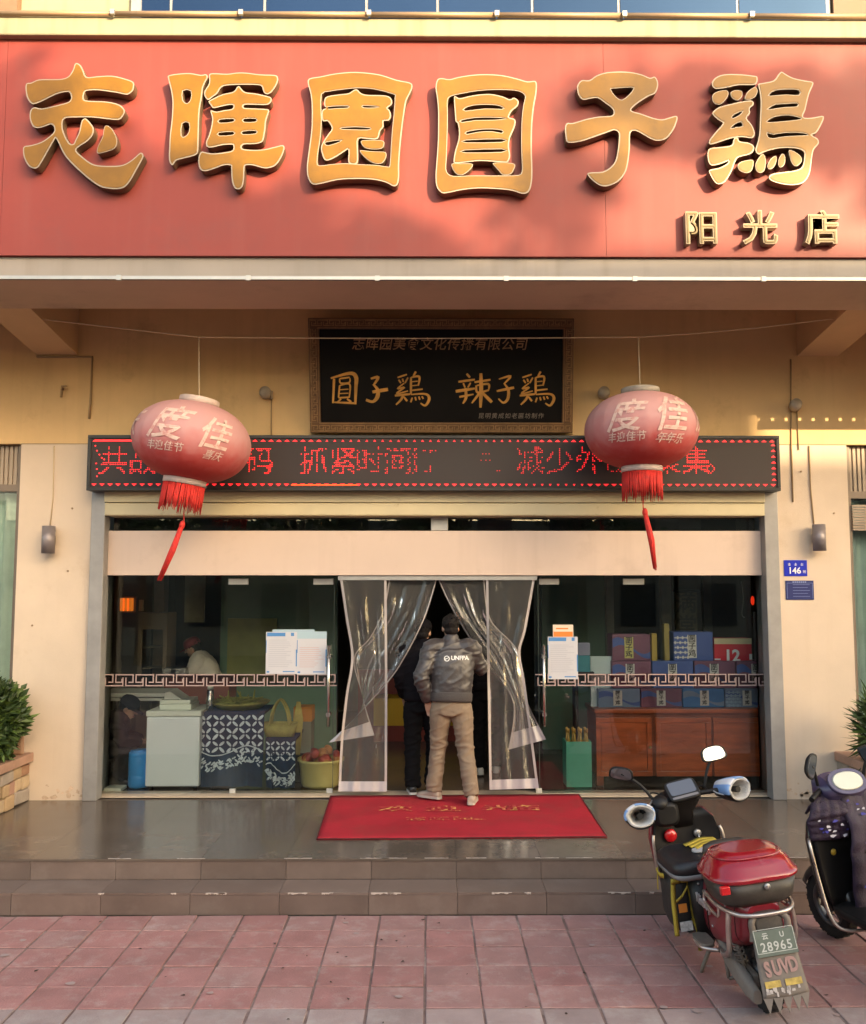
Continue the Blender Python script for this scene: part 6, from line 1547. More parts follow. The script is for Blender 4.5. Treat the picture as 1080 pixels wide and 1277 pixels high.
def chassis(T, body_mat, mirror_r=True, steer=0.0):
    wheel(T, -.60, .20, .085); wheel(T, .575, .205, .082)
    # front fork and fender
    f = MB()
    for s_ in (-1, 1): f.tube([(.062 * s_, .575, .205), (.062 * s_, .52, .42)], .018, 10)
    f.tube([(-.07, .52, .42), (.07, .52, .42)], .022, 8).tube([(0, .52, .42), (0, .44, .74)], .028, 10); f.build('fork', m_dustg, T, local=True)
    rings = []
    for k in range(13):
        a = lerp(math.radians(25), math.radians(190), k / 12); R1 = .235
        rings.append([(x, .575 + (R1 + dz) * math.cos(a), .205 + (R1 + dz) * math.sin(a)) for x, dz in ((-.058, -.05), (-.054, -.012), (-.03, .008), (0, .013), (.03, .008), (.054, -.012), (.058, -.05))])
    g = MB().loft(rings, 0, True, False, False).build('fender', body_mat if body_mat is not m_sred else m_sblk, T, local=True); sd = g.modifiers.new('t', 'SOLIDIFY'); sd.thickness = .005
    # floorboard
    MB().loft([rsq(0, .10, .235, .14, .28), rsq(0, .10, .245, .175, .31), rsq(0, .10, .285, .18, .315), rsq(0, .10, .292, .165, .30)]).build('floorboard', m_sblk, T, local=True)
    # leg shield: outer shell and black inner panel
    def shield(mat, dy, grow, name):
        rr = []
        for z, yc, hw in ((.25, .40, .13), (.36, .395, .185), (.52, .40, .215), (.68, .415, .225), (.78, .425, .20), (.84, .432, .14)):
            hw += grow
            rr.append([(hw * math.sin(t), yc + dy - .055 * (1 - math.cos(t)) * .0 + .06 * math.cos(t) * 0 + (-.035 * (math.sin(t) ** 2)) + (.022 if q else -.022), z) for q, seq in ((1, [lerp(-PI / 2, PI / 2, k / 12) for k in range(13)]), (0, [lerp(PI / 2, -PI / 2, k / 12) for k in range(13)])) for t in seq])
        return MB().loft(rr).build(name, mat, T, local=True)
    shield(m_sblk, 0, 0, 'inner_shield'); shield(body_mat, .046, .012, 'leg_shield')
    # under frame, motor cover and swing arm
    MB().tube([(0, .45, .30), (0, .30, .22), (0, -.2, .22), (0, -.5, .36)], .03, 10).build('frame_tube', m_dustg, T, local=True)
    sa = MB()
    for s_ in (-1, 1): sa.hexa([(.07 * s_ - .018, -.70, .165), (.07 * s_ + .018, -.70, .165), (.085 * s_ + .018, -.20, .235), (.085 * s_ - .018, -.20, .235), (.07 * s_ - .018, -.70, .235), (.07 * s_ + .018, -.70, .235), (.085 * s_ + .018, -.20, .285), (.085 * s_ - .018, -.20, .285)])
    sa.build('swing_arm', m_dustg, T, bevel=.008, local=True)
    for s_ in (-1, 1):
        sp = MB().tube([(.10 * s_, -.62, .24), (.10 * s_, -.50, .47)], .014, 8)
        pts = [(.10 * s_ + .027 * math.cos(t * 2 * PI * 7), -.61 + .09 * t + .027 * math.sin(t * 2 * PI * 7) * .4, .27 + .17 * t + .01 * math.sin(t * 2 * PI * 7)) for t in [i / 70 for i in range(71)]]
        sp.tube(pts, .0055, 6); sp.build('shock_absorber', m_dustg, T, local=True)
    ks = MB().tube([(-.10, -.18, .24), (-.17, -.12, .06), (-.185, -.11, .018)], [.014, .012, .010], 8).box(-.215, -.155, -.125, -.095, .012, .020); ks.build('side_stand', m_dustg, T, local=True)
    cs = MB().tube([(-.09, -.30, .22), (-.11, -.38, .09)], .011, 8).tube([(.09, -.30, .22), (.11, -.38, .09)], .011, 8).tube([(-.11, -.38, .09), (.11, -.38, .09)], .011, 8); cs.build('centre_stand', m_dustg, T, local=True)
    # lower engine side covers
    for s_ in (-1, 1):
        MB().loft([rsqy(.115 * s_, -.80, .165, .022, .035), rsqy(.12 * s_, -.70, .185, .03, .055), rsqy(.12 * s_, -.52, .225, .028, .06), rsqy(.11 * s_, -.34, .26, .02, .05), rsqy(.10 * s_, -.28, .27, .012, .03)]).build('motor_cover', m_sgrey if s_ > 0 else m_flap, T, local=True)

# ---- the red scooter in front
SX = at_z(948, 1180, -.30)
T = thing('electric_scooter', 'dark red electric scooter with red lidded top case and blue hand muffs on the pavement', 'scooter', (1.83, 5.80, -.302), (0, math.radians(-7), math.radians(4)))
S1 = T
chassis(T, m_sred)
# rear body
MB().loft([rsqy(0, -.10, .46, .10, .17, top=.9), rsqy(0, -.14, .46, .145, .20, top=.85), rsqy(0, -.32, .47, .17, .21, top=.8), rsqy(0, -.52, .49, .165, .18, top=.8), rsqy(0, -.68, .52, .14, .13, top=.8), rsqy(0, -.76, .54, .11, .08, top=.8)]).build('body', m_sred, T, local=True)
put_text('lettering', 'Kinboy', .075, M('badge_silver', (.55, .50, .48), .4, .4), T, Matrix.Translation((-.175, -.31, .50)) @ Matrix.Rotation(-PI / 2, 4, 'Z') @ FACE, offset=.001, extrude=.006).matrix_parent_inverse = Matrix()
for yy_, a_, b_z, cz_ in ((-.30, .171, .211, .47), (-.66, .143, .134, .517)):
    q = [Vector(p) for p in rsqy(0, yy_, cz_, a_, b_z, top=.8)]; MB().tube(q + [q[0]], .0035, 5).build('panel_gap', m_sblk, S1, local=True)
for xx_, yy_, zz_ in ((-.168, -.40, .40), (-.160, -.22, .58), (.168, -.40, .40), (-.15, -.60, .58)): MB().ell((xx_, yy_, zz_), (.008, .008, .008), 8, 6).build('bolt', m_alu, S1, local=True)
# seat with raised trim, seat tower
MB().loft([rsq(-.04, -.10, .27, .15, .10), rsq(-.04, -.10, .60, .16, .13)]).build('seat_tower', m_sblk, T, local=True)
MB().loft([rsq(-.085, -.02, .60, .195, .20, 5), rsq(-.085, -.02, .612, .212, .215, 5), rsq(-.085, -.02, .636, .214, .218, 5)]).build('seat_trim', m_trim, T, local=True)
MB().loft([rsq(-.085, -.02, .637, .212, .216, 5), rsq(-.085, -.02, .685, .206, .210, 4.5), rsq(-.085, -.02, .705, .185, .19, 4), rsq(-.085, -.02, .708, .17, .17, 4), rsq(-.085, -.02, .700, .15, .15, 4), rsq(-.085, -.02, .698, .06, .06, 3)]).build('seat', m_seat, T, local=True)
st = MB(); rr = random.Random(2)
for k in range(3):
    pts = [(-.11 + .02 * k, .10 - .045 * k, .712), (-.05, .12 - .05 * k, .716), (.02, .15 - .045 * k, .722), (.10, .13 - .03 * k, .718)]
    P_ = catmull(pts, 5); st.loft([[p + V(0, .026, 0), p + V(0, -.026, .002), p + V(0, -.026, -.004), p + V(0, .026, -.005)] for p in P_])
st.build('yellow_strap', m_yel, T, local=True)
MB().loft([rsq(-.02, -.02, .701, .085, .04, 4), rsq(-.02, -.02, .712, .08, .036, 4)]).build('seat_sticker', M('sticker_grey', (.36, .35, .35), .5, var=.3, vs=30), T, local=True)
# bag with yellow ribbons on the near side
bg_ = MB().loft([rsq(-.235, .0, .28, .05, .105), rsq(-.24, .0, .34, .065, .13), rsq(-.24, .0, .53, .06, .135), rsq(-.23, .0, .597, .045, .12)]).build('side_bag', M('bag_black', (.016, .015, .014), .6, bump=.4, bs=30), T, local=True)
rb = MB()
def ribbon(pts, w, ax):
    P_ = catmull([V(*p) for p in pts], 5); rb.loft([[p + ax * w, p + V(-.004, 0, 0), p - ax * w, p + V(.004, 0, 0)] for p in P_])
ribbon([(-.285, -.142, .60), (-.300, -.140, .48), (-.305, -.145, .36), (-.31, -.15, .27)], .014, V(1, -.3, 0)); ribbon([(-.195, -.135, .60), (-.19, -.145, .48), (-.19, -.14, .40), (-.186, -.15, .33)], .014, V(1, 0, 0)); ribbon([(-.302, .10, .60), (-.312, .10, .52), (-.312, .12, .46)], .012, V(0, 1, 0))
ribbon([(-.30, -.145, .585), (-.24, -.15, .592), (-.17, -.142, .585)], .018, V(0, 0, 1)); ribbon([(-.305, -.02, .585), (-.312, .04, .575), (-.308, .11, .585)], .016, V(0, 0, 1)); ribbon([(-.285, -.15, .47), (-.25, -.158, .50), (-.205, -.152, .55)], .010, V(0, 0, 1)); ribbon([(-.20, -.15, .36), (-.18, -.155, .28), (-.185, -.16, .17)], .012, V(1, 0, 0))
rb.build('ribbon', m_yel, bg_, local=True)
MB().box(-.275, -.225, -.148, -.143, .40, .45).build('tag_orange', M('tag_orange', (.62, .20, .03), .6), bg_, local=True)
MB().box(-.280, -.205, -.148, -.142, .29, .345).build('tag_white', M('tag_white', (.45, .45, .44), .6, var=.4, vs=40), bg_, local=True)
# hook reflector, ignition, glove box
MB().lathe([(.002, 0), (.040, .0), (.044, .01), (.036, .022), (.002, .026)], 20, Matrix.Translation((-.11, .372, .70)) @ Matrix.Rotation(PI / 2, 4, 'X')).build('red_knob', m_rlens, T, local=True)
ig = MB().lathe([(.002, 0), (.026, .0), (.026, .012), (.018, .02), (.002, .02)], 18, Matrix.Translation((.075, .378, .69)) @ Matrix.Rotation(PI / 2, 4, 'X')).build('ignition', m_alu, T, local=True)
MB().tube([(.075, .355, .69), (.075, .345, .66), (.08, .34, .60), (.085, .338, .57)], .006, 6).tube([(.08, .34, .61), (.105, .338, .56)], .006, 6).build('keys', m_alu, ig, local=True)
MB().loft([rsqy(0, .40, .54, .15, .085), rsqy(0, .365, .54, .155, .09), rsqy(0, .352, .54, .14, .078)]).build('glove_box', m_sblk, T, local=True)
for s_ in (-1, 1): MB().tube(catmull([(.215 * s_, .37, .44), (.235 * s_, .345, .50), (.237 * s_, .345, .66), (.225 * s_, .36, .72)], 4), .011, 8).build('shield_bar', m_chr, T, local=True)
# handlebar cowl, display, bars, muffs, levers, mirrors
MB().loft([rsq(0, .44, .74, .07, .06), rsq(0, .42, .84, .075, .07), rsq(-.005, .40, .90, .12, .075), rsq(-.005, .385, .945, .135, .07, tilt=.3), rsq(-.005, .38, .965, .10, .05, tilt=.3)]).build('handlebar_cowl', m_sblk, T, local=True)
DM = Matrix.Translation((-.0, .335, .985)) @ Matrix.Rotation(math.radians(-6), 4, 'Y') @ Matrix.Rotation(math.radians(42), 4, 'X')
ds = MB().loft([[DM @ Vector(p) for p in rsq(0, 0, z, a, b2, 5)] for z, a, b2 in ((-.05, .085, .05), (-.02, .105, .075), (.012, .108, .078), (.018, .102, .072))]).build('display', m_sblk, T, local=True)
MB().loft([[DM @ Vector(p) for p in rsq(0, .012, z, .088, .050, 9)] for z in (.0185, .0205)], sm=False).build('screen', m_scrn, ds, local=True)
MB().loft([[DM @ Vector(p) for p in rsq(0, -.056, z, .088, .009, 6)] for z in (.0185, .0205)], sm=False).build('screen_bar', M('display_bezel', (.17, .16, .17), .4), ds, local=True)
HLp, HRp = V(-.31, .27, .905), V(.315, .33, .955)
MB().tube(catmull([HLp, V(-.12, .36, .925), V(0, .385, .93), V(.12, .37, .945), HRp], 5), .017, 10).build('handlebar', m_sblk, T, local=True)
def muff(e, axis, s_):
    ax = axis.normalized(); up_ = V(0, 0, 1) - ax * ax.z; up_.normalize(); sd = ax.cross(up_)
    rings, inn = [], []
    for t, a, b2 in ((-.15, .035, .03), (-.12, .060, .055), (-.05, .082, .070), (.02, .098, .080), (.055, .102, .082), (.068, .094, .076)):
        rings.append([e + ax * t + sd * (a * math.cos(q)) * (1 + .06 * math.sin(3 * q + t * 20)) + up_ * (b2 * math.sin(q)) for q in [2 * PI * k / 30 for k in range(30)]])
    m = MB(); n_ = 30
    m.loft(rings, 0, True, False)
    for f_i in range(len(m.f)):
        k = f_i % n_
        if (2 < k < 6 or 9 < k < 12) and f_i // n_ >= 1: m.m[f_i] = 1
        if 16 < k < 29: m.m[f_i] = 2
    mf = m.build('hand_muff', [m_muff, m_muffw, m_sblk], T, local=True); sdm = mf.modifiers.new('t', 'SOLIDIFY'); sdm.thickness = .008
    l = MB(); rr = []
    for t, k_ in ((.066, 1.0), (.074, .90), (.055, .80), (.02, .66), (-.03, .50), (-.09, .3)):
        rr.append([e + ax * t + sd * (.093 * k_ * math.cos(q)) * (1 + .05 * math.sin(5 * q)) + up_ * (.069 * k_ * math.sin(q)) for q in [2 * PI * k / 30 for k in range(30)]])
    l.loft(rr, 0, True, False); l.build('lining', m_fleece, mf, local=True)
    MB().tube([e - ax * .12, e + ax * .05], .020, 10).build('grip', m_sblk, mf, local=True)
muff(HLp + V(-.02, -.01, -.02), V(-.12, -1, .20), -1)
muff(HRp + V(.02, -.02, .0), V(.42, -1, .12), 1)
MB().lathe([(.002, -.03), (.045, -.03), (.05, 0), (.045, .03), (.002, .03)], 16, Matrix.Translation((-.17, .30, .935)) @ Matrix.Rotation(.8, 4, 'X')).build('switch_block', m_sblk, T, local=True)
MB().loft([rsqy(-.14, .34, .86, .08, .075), rsqy(-.14, .29, .86, .085, .08), rsqy(-.14, .265, .86, .06, .055)]).build('headset_cover', m_sblk, T, local=True)
def mirror(base, head, ang, w, h, nrm_):
    mt = MB().tube(catmull([base, base.lerp(head, .4) + V(0, 0, .03), head], 5), .010, 8).build('mirror', m_sblk, T, local=True)
    n_ = V(*nrm_).normalized(); u_ = V(0, 0, 1).cross(n_).normalized(); w_ = n_.cross(u_)
    cu, sn = math.cos(ang), math.sin(ang); a1 = u_ * cu + w_ * sn; a2 = w_ * cu - u_ * sn
    def rg(d, k): return [head + n_ * d + a1 * (w * k * math.copysign(abs(math.cos(t)) ** .6, math.cos(t)) * (1 - .18 * math.sin(t))) + a2 * (h * k * math.copysign(abs(math.sin(t)) ** .6, math.sin(t))) for t in [2 * PI * i / 28 for i in range(28)]]
    MB().loft([rg(-.032, .35), rg(-.026, .75), rg(-.008, 1.0), rg(.004, 1.02), rg(.006, .95)]).build('mirror_shell', m_sblk, mt, local=True)
    MB().loft([rg(.0062, .87), rg(.0072, .86)]).build('mirror_glass', m_mir, mt, local=True)
mirror(V(-.20, .33, .95), V(-.385, .36, 1.145), -.20, .078, .044, (-.5, -1, -.28))
mirror(V(.16, .36, .97), V(.262, .38, 1.185), .06, .088, .050, (.10, -1, .40))
for s_, hx in ((-1, -.26), (1, .26)):
    MB().tube(catmull([(hx * .8, .33, .955), (hx * .9, .30, .94), (hx * 1.15, .24, .925)], 4), .006, 6).build('brake_lever', m_alu, T, local=True)
    MB().tube(catmull([(hx * .75, .37, .93), (hx * .7, .44, .97), (hx * .35, .46, .93), (.04 * s_, .44, .82), (.05 * s_, .42, .70)], 6), .0055, 6).build('cable', m_sblk, T, local=True)
# rear rack, top case
MB().loft([rsq(0, -.60, .615, .19, .16, 3.2), rsq(0, -.60, .64, .215, .185, 3.2), rsq(0, -.60, .745, .238, .205, 3.2)]).build('top_case', m_case, T, local=True)
tc_ = T.children[-1]
lid = MB().loft([rsq(0, -.60, .747, .243, .210, 3.2), rsq(0, -.60, .757, .252, .218, 3.2), rsq(0, -.60, .772, .252, .218, 3.2), rsq(0, -.60, .782, .240, .206, 3.0), rsq(0, -.597, .822, .222, .188, 2.8), rsq(0, -.592, .850, .195, .160, 2.7), rsq(0, -.592, .853, .180, .148, 2.7), rsq(0, -.590, .868, .172, .140, 2.7), rsq(0, -.585, .878, .12, .10, 2.5)]).build('case_lid', m_lid, T, local=True)
rg_ = MB(); q = rsq(0, -.592, .858, .184, .151, 2.7, 48); rg_.tube([Vector(p) for p in q] + [Vector(q[0])], .008, 6); rg_.build('lid_rib', m_lid, lid, local=True)
MB().lathe([(.002, 0), (.017, 0), (.017, .008), (.002, .010)], 16, Matrix.Translation((.02, -.806, .725)) @ Matrix.Rotation(PI / 2, 4, 'X')).build('case_lock', m_alu, tc_, local=True)
MB().box(-.232, -.18, -.805, -.775, .708, .752).build('case_latch', m_rlens, tc_, local=True, bevel=.006)
MB().box(.06, .23, -.785, -.70, .752, .768).build('reflector', m_rlens, lid, local=True) if False else None
MB().loft([rsq(0, -.35, .76, .16, .03, 3), rsq(0, -.345, .835, .14, .03, 3), rsq(0, -.34, .85, .09, .02, 3)]).build('backrest', m_case, T, local=True)
rk = MB()
rk.tube(catmull([(-.19, -.40, .60), (-.20, -.62, .595), (-.14, -.79, .59), (0, -.825, .588), (.14, -.79, .59), (.20, -.62, .595), (.19, -.40, .60)], 5), .012, 10)
for s_ in (-1, 1):
    rk.tube(catmull([(.17 * s_, -.70, .59), (.185 * s_, -.70, .50), (.185 * s_, -.66, .36), (.16 * s_, -.50, .28), (.12 * s_, -.36, .26)], 5), .0155, 10)
    rk.tube(catmull([(.195 * s_, -.42, .60), (.20 * s_, -.42, .55), (.20 * s_, -.60, .53), (.195 * s_, -.62, .595)], 4), .009, 8)
    rk.tube(catmull([(.20 * s_, -.18, .27), (.225 * s_, -.22, .265), (.225 * s_, -.34, .265), (.15 * s_, -.40, .26)], 4), .012, 8)
rk.build('rear_rack', m_chr, T, local=True)
for s_ in (-1, 1): MB().loft([rsq(.19 * s_, -.26, .262, .045, .09), rsq(.19 * s_, -.26, .285, .045, .09)]).build('foot_plate', m_dustg, T, local=True)
# tail unit and mud flap
tl = MB().loft([rsqy(0, -.74, .535, .085, .055), rsqy(0, -.80, .53, .08, .05), rsqy(0, -.815, .525, .07, .04)]).build('tail_unit', m_sgrey, T, local=True)
for s_ in (-1, 1): MB().tube(catmull([(.075 * s_, -.80, .575), (.098 * s_, -.815, .55), (.098 * s_, -.82, .50), (.11 * s_, -.83, .46)], 4), .018, 8).build('tail_bracket', m_dustg, tl, local=True)
def fl(x, s_, d=0.0): return V(x, lerp(-.825, -.905, s_) - d, lerp(.50, .205, s_) - d * .2)
fp_ = MB(); n = 16; rows_ = []
for j in range(n + 1):
    s_ = j / n; hw = lerp(.108, .125, s_); rows_.append([fl(lerp(-hw, hw, i / 12), s_, .012 * (1 - (2 * i / 12 - 1) ** 2)) for i in range(13)])
fp_.loft(rows_, 0, True, False, False)
for i in range(5):        # saw-tooth lower edge
    a, b2 = lerp(-.125, .125, i / 5), lerp(-.125, .125, (i + 1) / 5); c_ = (a + b2) / 2
    ha, hb = (.012 * (1 - (2 * t / .25) ** 2) for t in (a, b2)); h_ = .012 * (1 - (2 * c_ / .25) ** 2)
    fp_.add([fl(a, 1, ha), fl(b2, 1, hb), fl(c_ - .008, 1.24, h_)], [(0, 1, 2)])
flap = fp_.build('mud_flap', m_flap, T, local=True); sdm = flap.modifiers.new('t', 'SOLIDIFY'); sdm.thickness = .005
ex = (fl(0, 1) - fl(0, 0)).normalized(); nn = V(1, 0, 0).cross(ex).normalized()
if nn.y > 0: nn = -nn
FM = lambda s_, x=0.0, d=.02: Matrix.Translation(fl(x, s_) + nn * d) @ Matrix((V(1, 0, 0), -ex, nn)).transposed().to_4x4()
def fbox(mb, s_, w, h, d0, d1): mb.box(-w / 2, w / 2, -h / 2, h / 2, d0, d1, 0, FM(s_, 0, 0)); return mb
npl = fbox(MB(), .17, .225, .125, .020, .024).build('number_plate', M('plate_green', (.115, .145, .12), .5, var=.15, vs=12), T, local=True, bevel=.004)
b = MB()
for (w, h, x, y) in ((.215, .003, 0, .056), (.215, .003, 0, -.056), (.003, .112, .107, 0), (.003, .112, -.107, 0)): b.box(x - w / 2, x + w / 2, y - h / 2, y + h / 2, .0242, .0248, 0, FM(.13, 0, 0))
m_pltx = M('plate_text', (.50, .52, .48), .6)
b.build('border', m_pltx, npl, local=True)
for body, dx, dy, sz in (('28965', 0, -.018, .062), ('云', -.050, .034, .034), ('U', .042, .034, .036)):
    o = put_text('lettering', body, sz, m_pltx, npl, FM(.17, 0, .0252) @ Matrix.Translation((dx, dy, 0)), space=1.15, offset=.0008); o.matrix_parent_inverse = Matrix()
m_fpk = M('flap_pink_print', (.36, .22, .20), .75); m_fy = M('flap_yellow_print', (.50, .36, .10), .75, var=.35, vs=30); m_fw = M('flap_white_print', (.50, .45, .42), .75)
for body, s_, sz, mt, dx in (('S', .58, .085, m_fpk, -.07), ('U', .57, .085, m_fpk, -.02), ('V', .56, .085, m_fpk, .025), ('D', .55, .085, m_fpk, .07)):
    o = put_text('lettering', body, sz, mt, flap, FM(s_, 0, .0150) @ Matrix.Translation((dx, 0, 0)) @ Matrix.Diagonal((.8, 1.15, 1, 1)), shear=-.1, offset=.0035); o.matrix_parent_inverse = Matrix()
b = MB(); b.box(-.105, -.02, -.016, .016, .0150, .0156, 0, FM(.80, 0, 0)); b.box(.005, .095, -.016, .016, .0150, .0156, 0, FM(.80, 0, 0)); b.build('yellow_label', m_fy, flap, local=True)
b = MB(); rr = random.Random(9)
for i in range(16):
    x, s_ = rr.uniform(-.11, .09), rr.uniform(.88, .98); w, h = rr.uniform(.006, .022), rr.uniform(.004, .012)
    b.box(x, x + w, -h, h, .0145, .0151, 0, FM(s_, 0, 0))
b.build('worn_print', m_fw, flap, local=True)

# ---- the purple quilted scooter at the edge
T2 = thing('electric_scooter', 'black scooter wearing a purple printed quilted wind cover, parked at the edge beside the steps', 'scooter', (2.88, 5.68, -.302), (0, math.radians(-5), math.radians(15)))
T = T2
T2.scale = (1.04, 1.04, 1.04)
m_sb2 = M('scooter_gloss_black', (.015, .014, .016), .3, var=.2, coat=.4)
chassis(T, m_sb2)
MB().loft([rsqy(0, -.10, .46, .10, .17, top=.9), rsqy(0, -.14, .46, .15, .20, top=.85), rsqy(0, -.36, .48, .17, .21, top=.8), rsqy(0, -.62, .54, .15, .15, top=.8), rsqy(0, -.80, .60, .09, .07, top=.8)]).build('body', m_sb2, T, local=True)
MB().loft([rsq(0, -.26, .64, .15, .36, 3), rsq(0, -.26, .68, .165, .38, 3), rsq(0, -.27, .73, .14, .34, 3), rsq(0, -.28, .745, .07, .24, 2.6)]).build('seat', m_seat, T, local=True)
MB().loft([rsqy(0, -.80, .60, .06, .035), rsqy(0, -.84, .60, .055, .03)]).build('tail_lamp', m_rlens, T, local=True)
# handlebar, round pale display, mirrors
MB().loft([rsq(0, .44, .74, .08, .07), rsq(0, .42, .86, .09, .085), rsq(0, .39, .95, .15, .10), rsq(0, .37, 1.01, .165, .10, tilt=.3), rsq(0, .36, 1.05, .12, .07, tilt=.3)]).build('handlebar_cowl', M('cowl_violet_grey', (.055, .045, .10), .4, coat=.3), T, local=True)
DM = Matrix.Translation((0, .300, 1.035)) @ Matrix.Rotation(math.radians(52), 4, 'X')
ds = MB().loft([[DM @ Vector(p) for p in rsq(0, 0, z, a, b2, 2.3)] for z, a, b2 in ((-.05, .11, .06), (-.01, .135, .085), (.006, .132, .082))]).build('display', M('cowl_violet_grey'), T, local=True)
MB().loft([[DM @ Vector(p) for p in rsq(0, 0, z, a, b2, 2.2)] for z, a, b2 in ((.0062, .108, .062), (.012, .098, .055))]).build('screen', M('display_cream', (.60, .60, .50), .3, var=.08), ds, local=True)
MB().tube(catmull([(-.27, .30, .96), (-.15, .36, .99), (0, .39, 1.0), (.15, .36, .99), (.27, .30, .96)], 5), .017, 10).build('handlebar', m_sblk, T, local=True)
def mirror2(s_):
    global T
    mirror(V(.17 * s_, .36, 1.02), V(.215 * s_ - .0, .34, 1.15), 1.05 * -s_, .078, .042, (.35 * s_ * -1, -1, .05))
mirror2(-1); mirror2(1)
# quilted cover: apron over the bars with two flaps falling towards the rider
def quilt_mat():
    m = M('purple_quilt', (.030, .016, .036), .6, var=.45, vs=70, bump=.6, bs=110); return m
def apron(xa, xb, zt, zb, y0, seed, name, nar):
    rows_ = []; n = 26
    for j in range(n + 1):
        t = j / n; row = []
        for i in range(n + 1):
            s_ = i / n; x = lerp(xa, xb, s_) * lerp(nar, 1, min(1, t * 2) ** .6) * (1 - .12 * t * t)
            z = lerp(zt, zb, t) - (.05 * (abs(x) / .3) ** 2) * (1 - t)
            puff = .014 * abs(math.sin(s_ * PI * 4)) ** .6 * abs(math.sin(t * PI * 6)) ** .6
            y = y0 - .10 * math.sin(min(1, t * 2.2) * PI / 2) + .05 * t - puff + .025 * noise.noise(V(x * 5, z * 4, seed)) + .10 * (abs(x) / .36) ** 2
            row.append(V(x + .018 * noise.noise(V(z * 6, seed, x)), y, z))
        rows_.append(row)
    o = MB().loft(rows_, 0, True, False, False).build(name, quilt_mat(), T, local=True); sdm = o.modifiers.new('t', 'SOLIDIFY'); sdm.thickness = .018
    pr = MB(); rr = random.Random(seed)
    for _ in range(int(20 * (xb - xa) / .4)):
        i, j = rr.randrange(2, n - 2), rr.randrange(2, n - 2); c_ = rows_[j][i]; q = rr.uniform(.010, .024); a = rr.uniform(0, 6.28)
        pts = [c_ + V(q * k * math.cos(a + t), -.016, q * k * .55 * math.sin(a + t)) for t, k in ((0, 1.5), (1.2, .8), (2.4, .9), (3.6, .5), (4.9, .9))]
        pr.add(pts, [(0, 1, 2, 3, 4)], 0 if rr.random() < .6 else 1)
    pr.build('printed_motif', [M('motif_white', (.50, .50, .58), .6), M('motif_blue', (.05, .05, .34), .6)], o, local=True)['kind'] = 'stuff'
    return o
apron(-.30, -.03, .985, .69, .36, 3, 'wind_cover', .55); apron(-.075, .32, .985, .25, .31, 5, 'wind_cover', .8)
tp = MB(); rows_ = []
for j in range(9):
    t = j / 8; rows_.append([V(lerp(-.19, .22, i / 20), .33 + .16 * t, .975 + .03 * math.sin(t * PI) - .10 * t + .01 * noise.noise(V(i * .5, j * .6, 2)) - .05 * (abs(lerp(-1, 1, i / 20))) ** 3) for i in range(21)])
o = tp.loft(rows_, 0, True, False, False).build('wind_cover', quilt_mat(), T, local=True); sdm = o.modifiers.new('t', 'SOLIDIFY'); sdm.thickness = .015
MB().lathe([(.002, 0), (.02, 0), (.02, .004), (.002, .006)], 14, Matrix.Translation((-.10, .372, .60)) @ Matrix.Rotation(PI / 2, 4, 'X')).build('yellow_sticker', M('sticker_ochre', (.40, .26, .03), .5), T, local=True)
gb = MB()
for s_ in (-1, 1):
    gb.tube(catmull([(.20 * s_, .42, .66), (.26 * s_, .38, .70), (.28 * s_, .34, .64), (.275 * s_, .30, .46), (.265 * s_, .24, .27), (.20 * s_, .19, .205), (.0, .15, .20)], 6), .010, 8)
gb.build('guard_bar', m_chr, T, local=True)
gb = MB().tube(catmull([(-.06, .17, .22), (.03, .16, .24), (.06, .12, .40), (.10, .06, .56)], 6), .010, 8).build('floor_bar', m_chr, T, local=True)
# ------------------------------------------------------------------ street trees and the row of buildings across the road (behind the viewer)
m_tl = M('street_leaf', (.045, .075, .02), .6, var=.5, vs=1.2)
def street_tree(name, label, x, y, h, r, n, seed, blobs=None):
    rr = random.Random(seed); T = thing(name, label, 'tree', (x, y, -.46), None, 'street trees across from the restaurant')
    t = MB(); th = h * .42
    t.tube([(x, y, -.46), (x + .05, y, th * .5), (x - .03, y + .03, th)], [.20, .16, .13], 12)
    for i in range(7):
        a = i * 2.4 + rr.uniform(-.3, .3); t.tube([(x - .03, y + .03, th * (.85 + .03 * i)), (x + r * .45 * math.cos(a), y + r * .45 * math.sin(a), th + (h - th) * .45), (x + r * .8 * math.cos(a), y + r * .8 * math.sin(a), th + (h - th) * .75)], [.07, .045, .015], 7)
    t.build('trunk', m_bark, T)
    m = MB()
    cl = blobs or [(x + r * rr.uniform(-.7, .7), y + r * rr.uniform(-.7, .7), lerp(th, h, rr.uniform(.15, .9)), r * rr.uniform(.28, .5)) for _ in range(16)]
    wts = [c[3] ** 2 for c in cl]
    for i in range(n):
        c = rr.choices(cl, wts)[0]
        while True:
            p = V(rr.uniform(-1, 1), rr.uniform(-1, 1), rr.uniform(-1, 1))
            if p.length < 1: break
        q = V(c[0], c[1], c[2]) + p * c[3]
        d = V(rr.uniform(-1, 1), rr.uniform(-1, 1), rr.uniform(-1, .6)).normalized(); s_ = d.cross(V(rr.uniform(-1, 1), rr.uniform(-1, 1), 1)).normalized(); L1 = rr.uniform(.16, .34); w = L1 * .34
        m.add([q, q + d * L1 * .5 + s_ * w, q + d * L1, q + d * L1 * .5 - s_ * w], [(0, 1, 2, 3)])
    m.build('crown', m_tl, T)
    return T
TY = -10.0
def back(u, v, y=TY, yp=YP):       # the place at depth y whose sun shadow falls on that spot of the sign
    p = at_y(u, v, yp); t = (y - p.y) / SUNV.y
    return p + SUNV * t
